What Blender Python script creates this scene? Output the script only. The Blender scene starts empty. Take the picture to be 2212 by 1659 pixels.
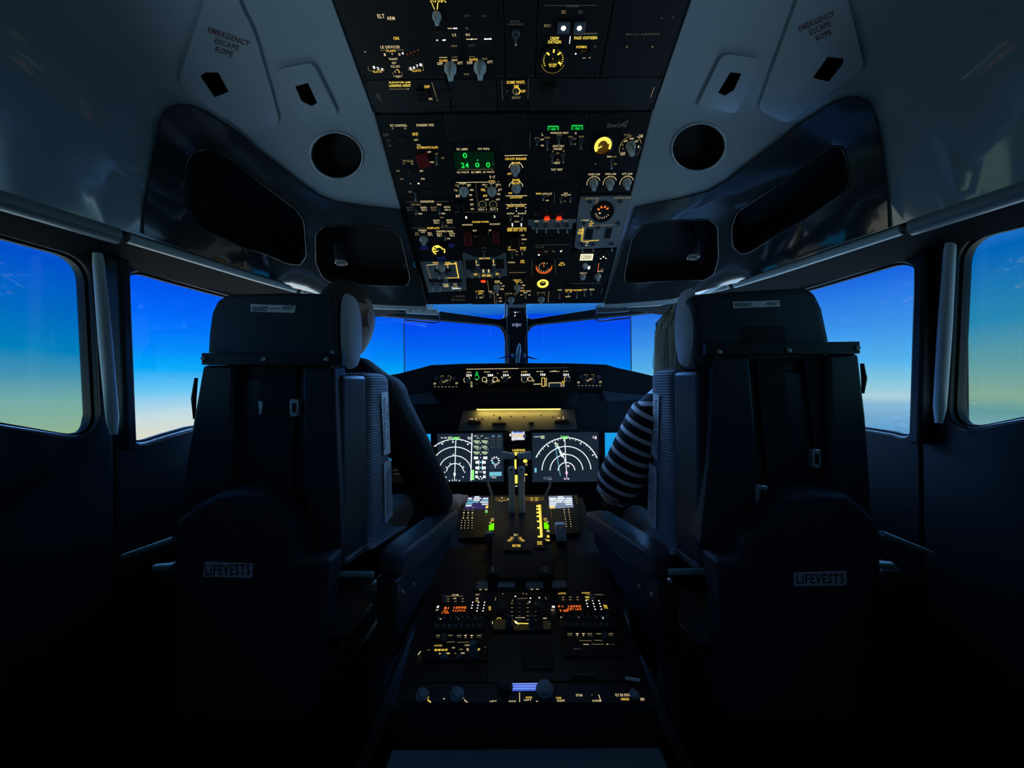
import bpy, math, random
from mathutils import Vector, Matrix
from mathutils.geometry import delaunay_2d_cdt
random.seed(7)
PI = math.pi
# ------------------------------------------------------------------ camera
H = 1.12                      # camera height above the cockpit floor
FPX, CX, CY = 830.0, 1115.0, 829.5
ROLL = 0.0105
cr, sr = math.cos(ROLL), math.sin(ROLL)
scn = bpy.context.scene
cam_d = bpy.data.cameras.new('camera'); cam = bpy.data.objects.new('camera', cam_d)
scn.collection.objects.link(cam); scn.camera = cam
cam_d.sensor_width = 36.0; cam_d.lens = FPX / 2212 * 36.0
cam_d.shift_x = -(CX - 1106) / 2212; cam_d.shift_y = 0.0
cam_d.clip_start = 0.02; cam_d.clip_end = 60
cam.matrix_world = Matrix(((cr, sr, 0, 0), (0, 0, -1, 0), (-sr, cr, 0, H), (0, 0, 0, 1)))
# ------------------------------------------------------------------ world, exposure
w = bpy.data.worlds.new('world'); scn.world = w; w.use_nodes = True
w.node_tree.nodes['Background'].inputs[0].default_value = (0.38, 0.68, 1.0, 1)
w.node_tree.nodes['Background'].inputs[1].default_value = 0.036
scn.view_settings.view_transform = 'Standard'; scn.view_settings.look = 'None'
scn.view_settings.exposure = 0.0; scn.view_settings.gamma = 1.0
scn.view_settings.use_curve_mapping = False
# ------------------------------------------------------------------ helpers
def lin(c):
    c /= 255.0
    return c / 12.92 if c <= 0.04045 else ((c + 0.055) / 1.055) ** 2.4
def srgb(r, g, b): return (lin(r), lin(g), lin(b), 1)
_mats = {}
def mat(name, col=(0.1, 0.1, 0.1), rough=0.5, metal=0.0, emit=None, strength=1.0, bump=0.0, bscale=200.0, spec=0.5, vary=0.0, vscale=6.0):
    if name in _mats: return _mats[name]
    m = bpy.data.materials.new(name); m.use_nodes = True; nt = m.node_tree
    b = nt.nodes['Principled BSDF']
    b.inputs['Base Color'].default_value = (*col, 1); b.inputs['Roughness'].default_value = rough
    b.inputs['Metallic'].default_value = metal; b.inputs['Specular IOR Level'].default_value = spec
    if emit:
        b.inputs['Emission Color'].default_value = (*emit, 1); b.inputs['Emission Strength'].default_value = strength
    if bump or vary:
        tc = nt.nodes.new('ShaderNodeTexCoord')
    if bump:
        n = nt.nodes.new('ShaderNodeTexNoise'); n.inputs['Scale'].default_value = bscale; n.inputs['Detail'].default_value = 3
        bp = nt.nodes.new('ShaderNodeBump'); bp.inputs['Strength'].default_value = bump; bp.inputs['Distance'].default_value = 0.002
        nt.links.new(tc.outputs['Object'], n.inputs['Vector']); nt.links.new(n.outputs['Fac'], bp.inputs['Height'])
        nt.links.new(bp.outputs['Normal'], b.inputs['Normal'])
    if vary:
        n = nt.nodes.new('ShaderNodeTexNoise'); n.inputs['Scale'].default_value = vscale; n.inputs['Detail'].default_value = 5
        r = nt.nodes.new('ShaderNodeMapRange'); r.inputs['To Min'].default_value = max(0.02, rough - vary); r.inputs['To Max'].default_value = min(1, rough + vary)
        nt.links.new(tc.outputs['Object'], n.inputs['Vector']); nt.links.new(n.outputs['Fac'], r.inputs['Value'])
        nt.links.new(r.outputs['Result'], b.inputs['Roughness'])
    _mats[name] = m
    return m
def emi(name, rgb, s=1.0):
    if name in _mats: return _mats[name]
    m = bpy.data.materials.new(name); m.use_nodes = True; nt = m.node_tree
    nt.nodes.clear(); o = nt.nodes.new('ShaderNodeOutputMaterial'); e = nt.nodes.new('ShaderNodeEmission')
    e.inputs[0].default_value = srgb(*rgb); e.inputs[1].default_value = s
    nt.links.new(e.outputs[0], o.inputs[0]); _mats[name] = m
    return m
def ray(x, y):
    """direction (X, Z) per unit of distance ahead for a point of the photograph"""
    u, v = (x - CX) / FPX, (CY - y) / FPX
    return u * cr + v * sr, v * cr - u * sr
def P(x, y, D):
    a, b = ray(x, y); return Vector((a * D, D, H + b * D))
C = scn.collection
def setp(o, label=None, cat=None, group=None, kind=None):
    if label: o['label'] = label
    if cat: o['category'] = cat
    if group: o['group'] = group
    if kind: o['kind'] = kind
    return o
def empty(name, mw, label=None, cat=None, group=None, kind=None, parent=None):
    o = bpy.data.objects.new(name, None); C.objects.link(o); o.empty_display_size = 0.05
    if parent: o.parent = parent; o.matrix_basis = mw
    else: o.matrix_world = mw
    return setp(o, label, cat, group, kind)
def T(x, y, z): return Matrix.Translation((x, y, z))
_glyph = {}
def glyph(s):
    if s not in _glyph:
        c = bpy.data.curves.new('t', 'FONT'); c.body = s; c.resolution_u = 2; c.space_character = 1.12; c.offset = 0.018
        o = bpy.data.objects.new('t', c); C.objects.link(o)
        bpy.context.view_layer.update()
        me = bpy.data.meshes.new_from_object(o.evaluated_get(bpy.context.evaluated_depsgraph_get()))
        vs = [(v.co.x, v.co.y) for v in me.vertices]; fs = [tuple(p.vertices) for p in me.polygons]
        bpy.data.objects.remove(o); bpy.data.curves.remove(c); bpy.data.meshes.remove(me)
        if not vs: _glyph[s] = ([], []); return _glyph[s]
        x0 = min(v[0] for v in vs); x1 = max(v[0] for v in vs); y0 = min(v[1] for v in vs); y1 = max(v[1] for v in vs)
        _glyph[s] = ([((v[0] - x0) / (x1 - x0), (v[1] - y0) / (y1 - y0)) for v in vs], fs)
    return _glyph[s]
class MB:
    def __init__(s): s.v = []; s.f = []
    def add(s, vs, fs):
        n = len(s.v); s.v += [tuple(v) for v in vs]; s.f += [tuple(i + n for i in f) for f in fs]; return s
    def box(s, x0, y0, z0, x1, y1, z1, M=None):
        vs = [Vector(p) for p in ((x0,y0,z0),(x1,y0,z0),(x1,y1,z0),(x0,y1,z0),(x0,y0,z1),(x1,y0,z1),(x1,y1,z1),(x0,y1,z1))]
        if M: vs = [M @ v for v in vs]
        return s.add(vs, ((0,3,2,1),(4,5,6,7),(0,1,5,4),(1,2,6,5),(2,3,7,6),(3,0,4,7)))
    def prism(s, pts, z0, z1, M=None):
        """extrude a 2D outline"""
        n = len(pts); vs = [Vector((p[0], p[1], z0)) for p in pts] + [Vector((p[0], p[1], z1)) for p in pts]
        if M: vs = [M @ v for v in vs]
        return s.add(vs, [tuple(range(n))[::-1], tuple(range(n, 2*n))] + [(i, (i+1) % n, n + (i+1) % n, n + i) for i in range(n)])
    def lathe(s, prof, seg=16, M=None, flat=None):
        """profile [(r, z)...] about local z, first and last rows capped"""
        vs = []
        for r, z in prof:
            for k in range(seg):
                a = 2 * PI * k / seg; vs.append(Vector((r * math.cos(a), r * math.sin(a), z)))
        if M: vs = [M @ v for v in vs]
        fs = [tuple(range(seg))[::-1]]
        for i in range(len(prof) - 1):
            for k in range(seg):
                a = i*seg + k; b = i*seg + (k+1) % seg; fs.append((a, b, b + seg, a + seg))
        fs.append(tuple(range((len(prof)-1)*seg, len(prof)*seg)))
        return s.add(vs, fs)
    def tube(s, pts, r, seg=10, closed=False, flat=1.0):
        pts = [Vector(p) for p in pts]; n = len(pts); vs = []; fs = []
        rs = r if isinstance(r, (list, tuple)) else [r] * n
        for i, p in enumerate(pts):
            if closed: d = pts[(i+1) % n] - pts[i-1]
            else: d = pts[min(i+1, n-1)] - pts[max(i-1, 0)]
            d.normalize(); up = Vector((0, 0, 1)) if abs(d.z) < 0.92 else Vector((1, 0, 0))
            a = d.cross(up).normalized(); b = a.cross(d)
            for k in range(seg):
                t = 2 * PI * k / seg; vs.append(p + a * (rs[i] * math.cos(t)) + b * (rs[i] * flat * math.sin(t)))
        for i in range(n if closed else n - 1):
            for k in range(seg):
                a0 = i*seg + k; a1 = i*seg + (k+1) % seg; j = ((i+1) % n) * seg
                fs.append((a0, a1, j + (k+1) % seg, j + k))
        if not closed: fs += [tuple(range(seg))[::-1], tuple(range((n-1)*seg, n*seg))]
        return s.add(vs, fs)
    def text(s, t, u0, v0, u1, v1, w=0.0, M=None):
        vs, fs = glyph(t)
        q = [Vector((u0 + (u1-u0)*a, v0 + (v1-v0)*b, w)) for a, b in vs]
        if M: q = [M @ v for v in q]
        return s.add(q, fs)
    def build(s, name, m, parent=None, loc=None, smooth=None, bevel=0, seg=2, subsurf=0, mw=None):
        me = bpy.data.meshes.new(name); me.from_pydata(s.v, [], s.f); me.update()
        if m: me.materials.append(m)
        if smooth is not None:
            me.shade_smooth()
            me.set_sharp_from_angle(angle=math.radians(smooth))
        o = bpy.data.objects.new(name, me); C.objects.link(o)
        if parent: o.parent = parent
        if loc is not None: o.location = loc
        if mw is not None: o.matrix_basis = mw
        if bevel:
            b = o.modifiers.new('bevel', 'BEVEL'); b.width = bevel; b.segments = seg; b.limit_method = 'ANGLE'; b.angle_limit = math.radians(35)
            if smooth is None: me.shade_smooth(); me.set_sharp_from_angle(angle=math.radians(50))
        if subsurf:
            b = o.modifiers.new('sub', 'SUBSURF'); b.levels = subsurf; b.render_levels = subsurf
        return o
def recenter(o):
    """put a world-built mesh's origin at its own middle"""
    me = o.data; c = sum((v.co for v in me.vertices), Vector()) / max(1, len(me.vertices))
    for v in me.vertices: v.co -= c
    o.location = o.location + c
    return o
class Frame:
    """a flat face of the cockpit: origin o, axes ex, ey, normal ez towards the cabin"""
    def __init__(s, o, ex, ey):
        s.o = Vector(o); s.ex = Vector(ex).normalized(); s.ey = Vector(ey).normalized(); s.ez = s.ex.cross(s.ey).normalized()
        s.M = Matrix(((s.ex.x, s.ey.x, s.ez.x, s.o.x), (s.ex.y, s.ey.y, s.ez.y, s.o.y), (s.ex.z, s.ey.z, s.ez.z, s.o.z), (0, 0, 0, 1)))
    def hit(s, x, y):
        a, b = ray(x, y); d = Vector((a, 1, b)); c = Vector((0, 0, H))
        t = (s.o - c).dot(s.ez) / d.dot(s.ez); q = c + d * t - s.o
        return q.dot(s.ex), q.dot(s.ey)
def pip(x, y, poly):
    r = False; j = len(poly) - 1
    for i in range(len(poly)):
        a, b = poly[i], poly[j]
        if (a[1] > y) != (b[1] > y) and x < (b[0]-a[0]) * (y-a[1]) / (b[1]-a[1]) + a[0]: r = not r
        j = i
    return r
def dens(poly, step):
    out = []
    for i, p in enumerate(poly):
        q = poly[(i+1) % len(poly)]; n = max(1, int(math.hypot(q[0]-p[0], q[1]-p[1]) / step))
        out += [(p[0] + (q[0]-p[0]) * k / n, p[1] + (q[1]-p[1]) * k / n) for k in range(n)]
    return out
def rnd(poly, r=0.03, seg=5):
    """round the corners of an outline"""
    out = []; n = len(poly)
    for i in range(n):
        p = Vector(poly[i]); a = Vector(poly[i-1]) - p; b = Vector(poly[(i+1) % n]) - p
        la, lb = a.length, b.length
        k = min(r, la * 0.49, lb * 0.49); A = p + a.normalized() * k; B = p + b.normalized() * k
        for t in range(seg + 1):
            f = t / seg; out.append(tuple(A * (1-f)**2 + p * 2*f*(1-f) + B * f*f))
    return out
def fill2d(outer, holes=(), grid=None):
    pts = []; edges = []
    for loop in [outer] + list(holes):
        n = len(pts); m = len(loop); pts += [Vector(p) for p in loop]; edges += [(n + i, n + (i+1) % m) for i in range(m)]
    if grid:
        x0 = min(p[0] for p in outer); x1 = max(p[0] for p in outer); y0 = min(p[1] for p in outer); y1 = max(p[1] for p in outer)
        for i in range(int((x1-x0)/grid) + 1):
            for j in range(int((y1-y0)/grid) + 1):
                x, y = x0 + grid * (i + 0.5), y0 + grid * (j + 0.5)
                if pip(x, y, outer) and not any(pip(x, y, h) for h in holes): pts.append(Vector((x, y)))
    v, e, f, _, _, _ = delaunay_2d_cdt(pts, edges, [], 0, 1e-6)
    fs = []
    for t in f:
        cx = sum(v[i][0] for i in t) / 3; cy = sum(v[i][1] for i in t) / 3
        if pip(cx, cy, outer) and not any(pip(cx, cy, h) for h in holes): fs.append(tuple(t))
    return [tuple(p) for p in v], fs
def slab(vs2, fs, fn0, fn1):
    """thick sheet: both faces from the same 2D triangulation, joined along its borders"""
    mb = MB(); n = len(vs2); cnt = {}
    for t in fs:
        for i in range(len(t)):
            a, b = t[i], t[(i+1) % len(t)]
            cnt[(min(a, b), max(a, b))] = cnt.get((min(a, b), max(a, b)), []) + [(a, b)]
    mb.v = [tuple(fn0(*p)) for p in vs2] + [tuple(fn1(*p)) for p in vs2]
    mb.f = [tuple(t) for t in fs] + [tuple(i + n for i in t[::-1]) for t in fs]
    mb.f += [(l[0][1], l[0][0], l[0][0] + n, l[0][1] + n) for l in cnt.values() if len(l) == 1]
    used = sorted({i for f in mb.f for i in f}); ix = {k: j for j, k in enumerate(used)}
    mb.v = [mb.v[i] for i in used]; mb.f = [tuple(ix[i] for i in f) for f in mb.f]
    return mb
def plate(F, outer, holes, w0, w1):
    vs, fs = fill2d(outer, holes)
    return slab(vs, fs, lambda a, b: (a, b, w1), lambda a, b: (a, b, w0))
# ------------------------------------------------------------------ materials
M_liner = mat('liner_grey_plastic', (0.38, 0.48, 0.55), 0.13, bump=0.01, bscale=320)
M_side = mat('side_liner_plastic', (0.30, 0.35, 0.39), 0.22, bump=0.12, bscale=220, vary=0.1, vscale=3)
M_dark = mat('dark_liner_plastic', (0.030, 0.040, 0.050), 0.14, bump=0.02, bscale=240)
for _m, _c, _i in ((M_liner, 0.7, 1.9), (M_dark, 0.6, 1.7)):
    _b = _m.node_tree.nodes['Principled BSDF']; _b.inputs['Coat Weight'].default_value = _c; _b.inputs['Coat IOR'].default_value = _i; _b.inputs['Coat Roughness'].default_value = 0.06
M_black = mat('black_plastic', (0.004, 0.004, 0.005), 0.6)
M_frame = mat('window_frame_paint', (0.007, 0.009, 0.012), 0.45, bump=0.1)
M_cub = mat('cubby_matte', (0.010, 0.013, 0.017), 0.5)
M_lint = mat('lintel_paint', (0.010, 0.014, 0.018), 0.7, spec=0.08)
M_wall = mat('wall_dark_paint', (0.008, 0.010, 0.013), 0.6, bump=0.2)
M_panel = mat('panel_dark', (0.006, 0.009, 0.013), 0.45, bump=0.1, bscale=500)
M_panel2 = mat('panel_dark_b', (0.010, 0.014, 0.020), 0.5, bump=0.1, bscale=500)
M_grey = mat('panel_grey', (0.27, 0.32, 0.36), 0.5, bump=0.1, bscale=500)
M_knob = mat('knob_grey', (0.66, 0.76, 0.80), 0.35)
M_knobd = mat('knob_dark', (0.10, 0.13, 0.16), 0.4)
M_metal = mat('switch_metal', (0.80, 0.83, 0.84), 0.30, metal=0.75)
M_red = mat('red_guard', (0.22, 0.006, 0.010), 0.4)
M_seat = mat('seat_leather', (0.032, 0.042, 0.056), 0.42, bump=0.35, bscale=90)
M_shell = mat('seat_shell', (0.024, 0.032, 0.042), 0.42, bump=0.1)
M_bar = mat('seat_bar_black', (0.006, 0.006, 0.008), 0.4)
M_tag = mat('white_label', (0.95, 0.95, 0.97), 0.45)
M_ink = mat('dark_ink', (0.02, 0.01, 0.03), 0.6)
M_strap = mat('belt_webbing', (0.012, 0.013, 0.018), 0.7, bump=0.4, bscale=400)
M_trim = mat('trim_light_metal', (0.62, 0.70, 0.70), 0.25, bump=0.03)
M_lever = mat('lever_grey', (0.78, 0.86, 0.98), 0.4)
A1 = emi('legend_amber', (255, 208, 84), 1.1)
A2 = emi('legend_cream', (250, 226, 170), 0.8)
A3 = emi('legend_dim', (172, 152, 104), 0.55)
A4 = emi('legend_faint', (110, 112, 104), 0.32)
AW = emi('lamp_white', (255, 250, 240), 1.6)
AG = emi('lamp_green', (30, 235, 90), 1.1)
AR = emi('lamp_red', (255, 70, 30), 1.3)
AO = emi('digits_orange', (255, 110, 40), 1.4)
AY = emi('lamp_yellow', (255, 225, 90), 1.25)
COL = {'a': A1, 'c': A2, 'd': A3, 'f': A4, 'w': AW, 'g': AG, 'r': AR, 'o': AO, 'y': AY}
LEG = {'a': 'amber_lettering', 'c': 'cream_lettering', 'd': 'dim_lettering', 'f': 'faint_lettering', 'w': 'white_glow', 'g': 'green_glow', 'r': 'red_glow', 'o': 'orange_lettering', 'y': 'yellow_lettering'}
# ================================================================== projection screens outside the windows
def screen(name, x0, y0, x1, y1, z0, z1, stops, label, top_fill=0):
    """stops: (height relative to camera, sRGB)"""
    m = bpy.data.materials.new(name + '_light'); m.use_nodes = True; nt = m.node_tree; nt.nodes.clear()
    o = nt.nodes.new('ShaderNodeOutputMaterial'); e = nt.nodes.new('ShaderNodeEmission'); tc = nt.nodes.new('ShaderNodeTexCoord')
    sp = nt.nodes.new('ShaderNodeSeparateXYZ'); mr = nt.nodes.new('ShaderNodeMapRange'); rp = nt.nodes.new('ShaderNodeValToRGB')
    no = nt.nodes.new('ShaderNodeTexNoise'); no.inputs['Scale'].default_value = 1.6; no.inputs['Detail'].default_value = 4
    ma = nt.nodes.new('ShaderNodeMath'); ma.operation = 'MULTIPLY_ADD'; ma.inputs[1].default_value = 0.05
    mp = nt.nodes.new('ShaderNodeMapping'); mp.inputs['Scale'].default_value = (0.6, 0.6, 3.0)
    L = nt.links.new
    L(tc.outputs['Object'], sp.inputs[0]); L(tc.outputs['Object'], mp.inputs['Vector']); L(mp.outputs[0], no.inputs['Vector'])
    L(no.outputs['Fac'], ma.inputs[0]); L(sp.outputs['Z'], ma.inputs[2])
    mr.inputs['From Min'].default_value = z0 + 0.025; mr.inputs['From Max'].default_value = z1 + 0.025
    L(ma.outputs[0], mr.inputs['Value']); L(mr.outputs[0], rp.inputs[0]); L(rp.outputs[0], e.inputs[0]); L(e.outputs[0], o.inputs[0])
    lo_ = nt.nodes.new('ShaderNodeMapRange'); lo_.inputs['From Min'].default_value = -0.36; lo_.inputs['From Max'].default_value = -0.52   # fill light for the ceiling, added below the window sills
    lo_.inputs['To Min'].default_value = 1.0; lo_.inputs['To Max'].default_value = LOW; L(sp.outputs['Z'], lo_.inputs['Value']); L(lo_.outputs[0], e.inputs[1])
    if top_fill:      # cabin fill light added to the screen band above what the windows frame
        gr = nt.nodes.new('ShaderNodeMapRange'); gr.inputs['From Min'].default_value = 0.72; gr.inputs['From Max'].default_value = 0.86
        gr.inputs['To Min'].default_value = 1.0; gr.inputs['To Max'].default_value = top_fill; L(sp.outputs['Z'], gr.inputs['Value']); mu = nt.nodes.new('ShaderNodeMath'); mu.operation = 'MULTIPLY'; L(gr.outputs[0], mu.inputs[0]); L(lo_.outputs[0], mu.inputs[1]); L(mu.outputs[0], e.inputs[1])
    el = rp.color_ramp.elements
    stops = sorted(stops); ps = [((z - z0) / (z1 - z0), srgb(*c)) for z, c in stops]
    el[0].position, el[0].color = ps[0]; el[1].position, el[1].color = ps[-1]
    for p, c in ps[1:-1]:
        n = el.new(p); n.color = c
    d = Vector((x1 - x0, y1 - y0, 0)); nrm = Vector((-d.y, d.x, 0)).normalized() * 0.02
    mb = MB(); mb.add([(x0, y0, z0), (x1, y1, z0), (x1, y1, z1), (x0, y0, z1)], [(0, 1, 2, 3)])
    fr = MB(); fr.add([(x0+nrm.x, y0+nrm.y, z0), (x1+nrm.x, y1+nrm.y, z0), (x1+nrm.x, y1+nrm.y, z1), (x0+nrm.x, y0+nrm.y, z1),
                       (x0+nrm.x*.1, y0+nrm.y*.1, z0), (x1+nrm.x*.1, y1+nrm.y*.1, z0), (x1+nrm.x*.1, y1+nrm.y*.1, z1), (x0+nrm.x*.1, y0+nrm.y*.1, z1)],
                      ((0,1,2,3),(7,6,5,4),(0,4,5,1),(1,5,6,2),(2,6,7,3),(3,7,4,0)))
    t = empty('sky_screen', T(0, 0, H), label, 'screen')
    mb.build('screen_surface', m, t); fr.build('screen_backing', M_black, t)
    return t
TOP_FILL = 36  # emission factor of the added fill, upper screen band out of view
LOW = 4.4  # emission factor of the added fill, lower screen band out of view
B0 = [(-0.9, (165, 215, 255)), (-0.35, (130, 200, 255)), (0.0, (0, 165, 255)), (0.10, (0, 140, 252)), (0.2, (0, 118, 252)), (0.32, (0, 98, 250)), (0.50, (0, 76, 246)), (0.575, (0, 70, 240)), (0.585, (14, 98, 205)), (0.66, (40, 122, 210)), (0.8, (70, 150, 250)), (1.4, (120, 185, 255))]  # end stops of all screens paled out of view, added to light the cabin
screen('center_screen', -0.925, 3.2, 0.956, 3.2, -0.9, 1.4, B0, 'flat glowing blue sky screen straight ahead of the nose, behind the centre post', TOP_FILL)
SL = [(-0.9, (205, 232, 255)), (-0.29, (236, 228, 205)), (-0.16, (205, 228, 232)), (-0.02, (110, 205, 252)), (0.10, (0, 172, 255)), (0.22, (0, 138, 255)), (0.38, (0, 110, 255)), (0.58, (0, 84, 246)), (0.75, (60, 140, 255)), (1.4, (150, 205, 255))]
screen('left_screen', -2.0, 1.92, -0.93, 3.19, -0.9, 1.4, SL, 'angled sky screen fading to cream haze seen past the left headrest', TOP_FILL)
SR = [(-0.9, (200, 228, 255)), (-0.4, (160, 205, 245)), (-0.26, (98, 160, 208)), (-0.13, (140, 190, 222)), (-0.09, (178, 216, 226)), (0.0, (135, 205, 232)), (0.10, (88, 182, 240)), (0.30, (60, 150, 240)), (0.58, (24, 104, 232)), (0.75, (70, 150, 245)), (1.4, (150, 205, 255))]
screen('right_screen', 0.961, 3.19, 2.1, 1.83, -0.9, 1.4, SR, 'angled sky screen with a hazy horizon seen past the right headrest', TOP_FILL)
SLL = [(-0.9, (200, 230, 255)), (-0.4, (170, 210, 225)), (-0.22, (150, 184, 148)), (-0.05, (118, 176, 172)), (0.07, (66, 150, 184)), (0.16, (0, 132, 192)), (0.34, (0, 108, 200)), (0.58, (0, 82, 212)), (0.75, (60, 140, 240)), (1.4, (140, 200, 255))]
screen('far_left_screen', -2.02, -0.9, -2.02, 1.89, -0.9, 1.4, SLL, 'side sky screen with a greenish haze filling the far left window')
SRR = [(-0.9, (200, 230, 255)), (-0.4, (160, 200, 225)), (-0.15, (100, 158, 160)), (-0.07, (136, 176, 154)), (0.06, (100, 162, 166)), (0.26, (40, 138, 182)), (0.58, (0, 102, 190)), (0.75, (60, 140, 230)), (1.4, (140, 200, 255))]
screen('far_right_screen', 2.12, 1.80, 2.12, -0.9, -0.9, 1.4, SRR, 'side sky screen with a sea horizon filling the far right window')
# ================================================================== walls with window openings
def wall(name, A, B, zlo, zhi, holes, m=M_frame, th=0.05, ext=None):
    """vertical wall strip from A to B (x, y), window openings given as outlines in the photograph or wall metres"""
    a = Vector((A[0], A[1], 0)); b = Vector((B[0], B[1], 0))
    F = Frame((A[0], A[1], H), b - a, (0, 0, 1)); L = (b - a).length
    hs = []
    for h in holes:
        q = [(p[0], p[1]) if len(p) == 3 else F.hit(*p) for p in h]
        hs.append(q)
    mb = plate(F, [(0, zlo), (L, zlo), (L, zhi), (0, zhi)], hs, -th, 0)
    o = mb.build(name, m, mw=F.M); o['kind'] = 'structure'
    bv = o.modifiers.new('bevel', 'BEVEL'); bv.width = 0.008; bv.segments = 3; bv.limit_method = 'ANGLE'; bv.angle_limit = math.radians(50)
    o.data.shade_smooth(); o.data.set_sharp_from_angle(angle=math.radians(40))
    return F, hs, o
M_glass = bpy.data.materials.new('window_glass'); M_glass.use_nodes = True
_n = M_glass.node_tree; _n.nodes.clear(); _o = _n.nodes.new('ShaderNodeOutputMaterial'); _t = _n.nodes.new('ShaderNodeBsdfTransparent'); _g = _n.nodes.new('ShaderNodeBsdfGlossy'); _x = _n.nodes.new('ShaderNodeMixShader')
_t.inputs[0].default_value = (0.985, 0.99, 0.99, 1); _g.inputs['Roughness'].default_value = 0.02; _x.inputs[0].default_value = 0.03
_n.links.new(_t.outputs[0], _x.inputs[1]); _n.links.new(_g.outputs[0], _x.inputs[2]); _n.links.new(_x.outputs[0], _o.inputs[0])
nwin = [0]
def window(F, hole):
    """gasket ring and pane in an opening"""
    nwin[0] += 1
    c = (sum(p[0] for p in hole) / len(hole), sum(p[1] for p in hole) / len(hole))
    t = empty('window_%d' % nwin[0], F.M @ T(c[0], c[1], 0), kind='structure')
    big = [((p[0]-c[0]) , (p[1]-c[1])) for p in hole]
    def sc(k): 
        return [(p[0] * (1 + k / max(0.05, math.hypot(*p))), p[1] * (1 + k / max(0.05, math.hypot(*p)))) for p in big]
    plate(F, sc(0.004), [], -0.034, -0.030).build('glass_pane', M_glass, t)
    plate(F, sc(0.006), [sc(-0.006)], -0.030, -0.018).build('window_gasket', M_black, t)
W2L = [(800, 655), (475, 633), (330, 592), (300, 592), (280, 606), (270, 625), (285, 940), (296, 951), (325, 952), (415, 926), (700, 850)]
def R2(*p): return rnd(list(p), 0.03)
# left side: plane 2 (beside the pilot), then plane 3 (behind)
def sidewin2(sx, F):
    L = F
# wall lines
LB0, LB1 = (-1.045, 1.0), (-0.865, 1.93)
FB = Frame((LB0[0], LB0[1], H), (LB1[0]-LB0[0], LB1[1]-LB0[1], 0), (0, 0, 1))
def hp(F, pts): return [F.hit(*p) for p in pts]
h2 = hp(FB, [(300, 590), (270, 604), (284, 940), (300, 953), (335, 951), (415, 926)])
LBlen = math.hypot(LB1[0]-LB0[0], LB1[1]-LB0[1])
holeL2 = [(LBlen - 0.07, 0.300)] + hp(FB, [(475, 633), (372, 604)]) + rnd(hp(FB, [(372, 604), (277, 576), (289, 964), (360, 943)]), 0.095, 8)[9:27] + hp(FB, [(360, 942), (415, 926)]) + [(LBlen - 0.07, -0.10)]
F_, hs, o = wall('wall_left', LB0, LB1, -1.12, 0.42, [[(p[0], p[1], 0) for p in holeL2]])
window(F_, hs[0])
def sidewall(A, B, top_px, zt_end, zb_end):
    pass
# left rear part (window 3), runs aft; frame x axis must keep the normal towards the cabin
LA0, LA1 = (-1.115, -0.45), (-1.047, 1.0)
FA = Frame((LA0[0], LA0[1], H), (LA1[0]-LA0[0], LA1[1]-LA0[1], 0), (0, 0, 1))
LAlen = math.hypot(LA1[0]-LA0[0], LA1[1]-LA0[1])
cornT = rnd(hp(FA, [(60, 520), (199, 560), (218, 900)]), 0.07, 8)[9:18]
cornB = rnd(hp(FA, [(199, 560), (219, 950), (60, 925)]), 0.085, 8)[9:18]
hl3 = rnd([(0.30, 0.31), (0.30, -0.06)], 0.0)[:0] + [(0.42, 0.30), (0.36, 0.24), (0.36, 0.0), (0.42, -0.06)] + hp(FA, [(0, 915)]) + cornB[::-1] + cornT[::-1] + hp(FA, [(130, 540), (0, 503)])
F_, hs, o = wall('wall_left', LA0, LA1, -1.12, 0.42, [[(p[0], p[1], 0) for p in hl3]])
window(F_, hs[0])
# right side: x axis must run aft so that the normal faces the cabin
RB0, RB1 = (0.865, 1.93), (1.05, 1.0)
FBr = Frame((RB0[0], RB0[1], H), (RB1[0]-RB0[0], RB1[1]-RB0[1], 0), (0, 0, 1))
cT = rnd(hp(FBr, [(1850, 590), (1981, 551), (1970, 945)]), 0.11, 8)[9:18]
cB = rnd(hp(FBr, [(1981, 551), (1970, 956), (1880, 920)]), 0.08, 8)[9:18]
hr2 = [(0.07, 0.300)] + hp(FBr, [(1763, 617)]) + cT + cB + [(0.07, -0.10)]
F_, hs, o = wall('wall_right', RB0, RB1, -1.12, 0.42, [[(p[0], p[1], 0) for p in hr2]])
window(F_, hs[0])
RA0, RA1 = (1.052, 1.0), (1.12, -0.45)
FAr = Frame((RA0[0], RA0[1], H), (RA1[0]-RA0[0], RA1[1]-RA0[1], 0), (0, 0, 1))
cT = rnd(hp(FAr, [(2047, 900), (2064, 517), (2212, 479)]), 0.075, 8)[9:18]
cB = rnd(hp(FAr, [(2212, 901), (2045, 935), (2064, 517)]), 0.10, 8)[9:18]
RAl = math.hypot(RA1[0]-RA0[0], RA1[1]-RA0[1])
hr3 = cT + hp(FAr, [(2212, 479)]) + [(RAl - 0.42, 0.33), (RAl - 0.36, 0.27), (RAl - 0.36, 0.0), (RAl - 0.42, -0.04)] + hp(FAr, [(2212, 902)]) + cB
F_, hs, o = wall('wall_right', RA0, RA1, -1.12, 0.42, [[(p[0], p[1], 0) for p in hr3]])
window(F_, hs[0])
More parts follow.
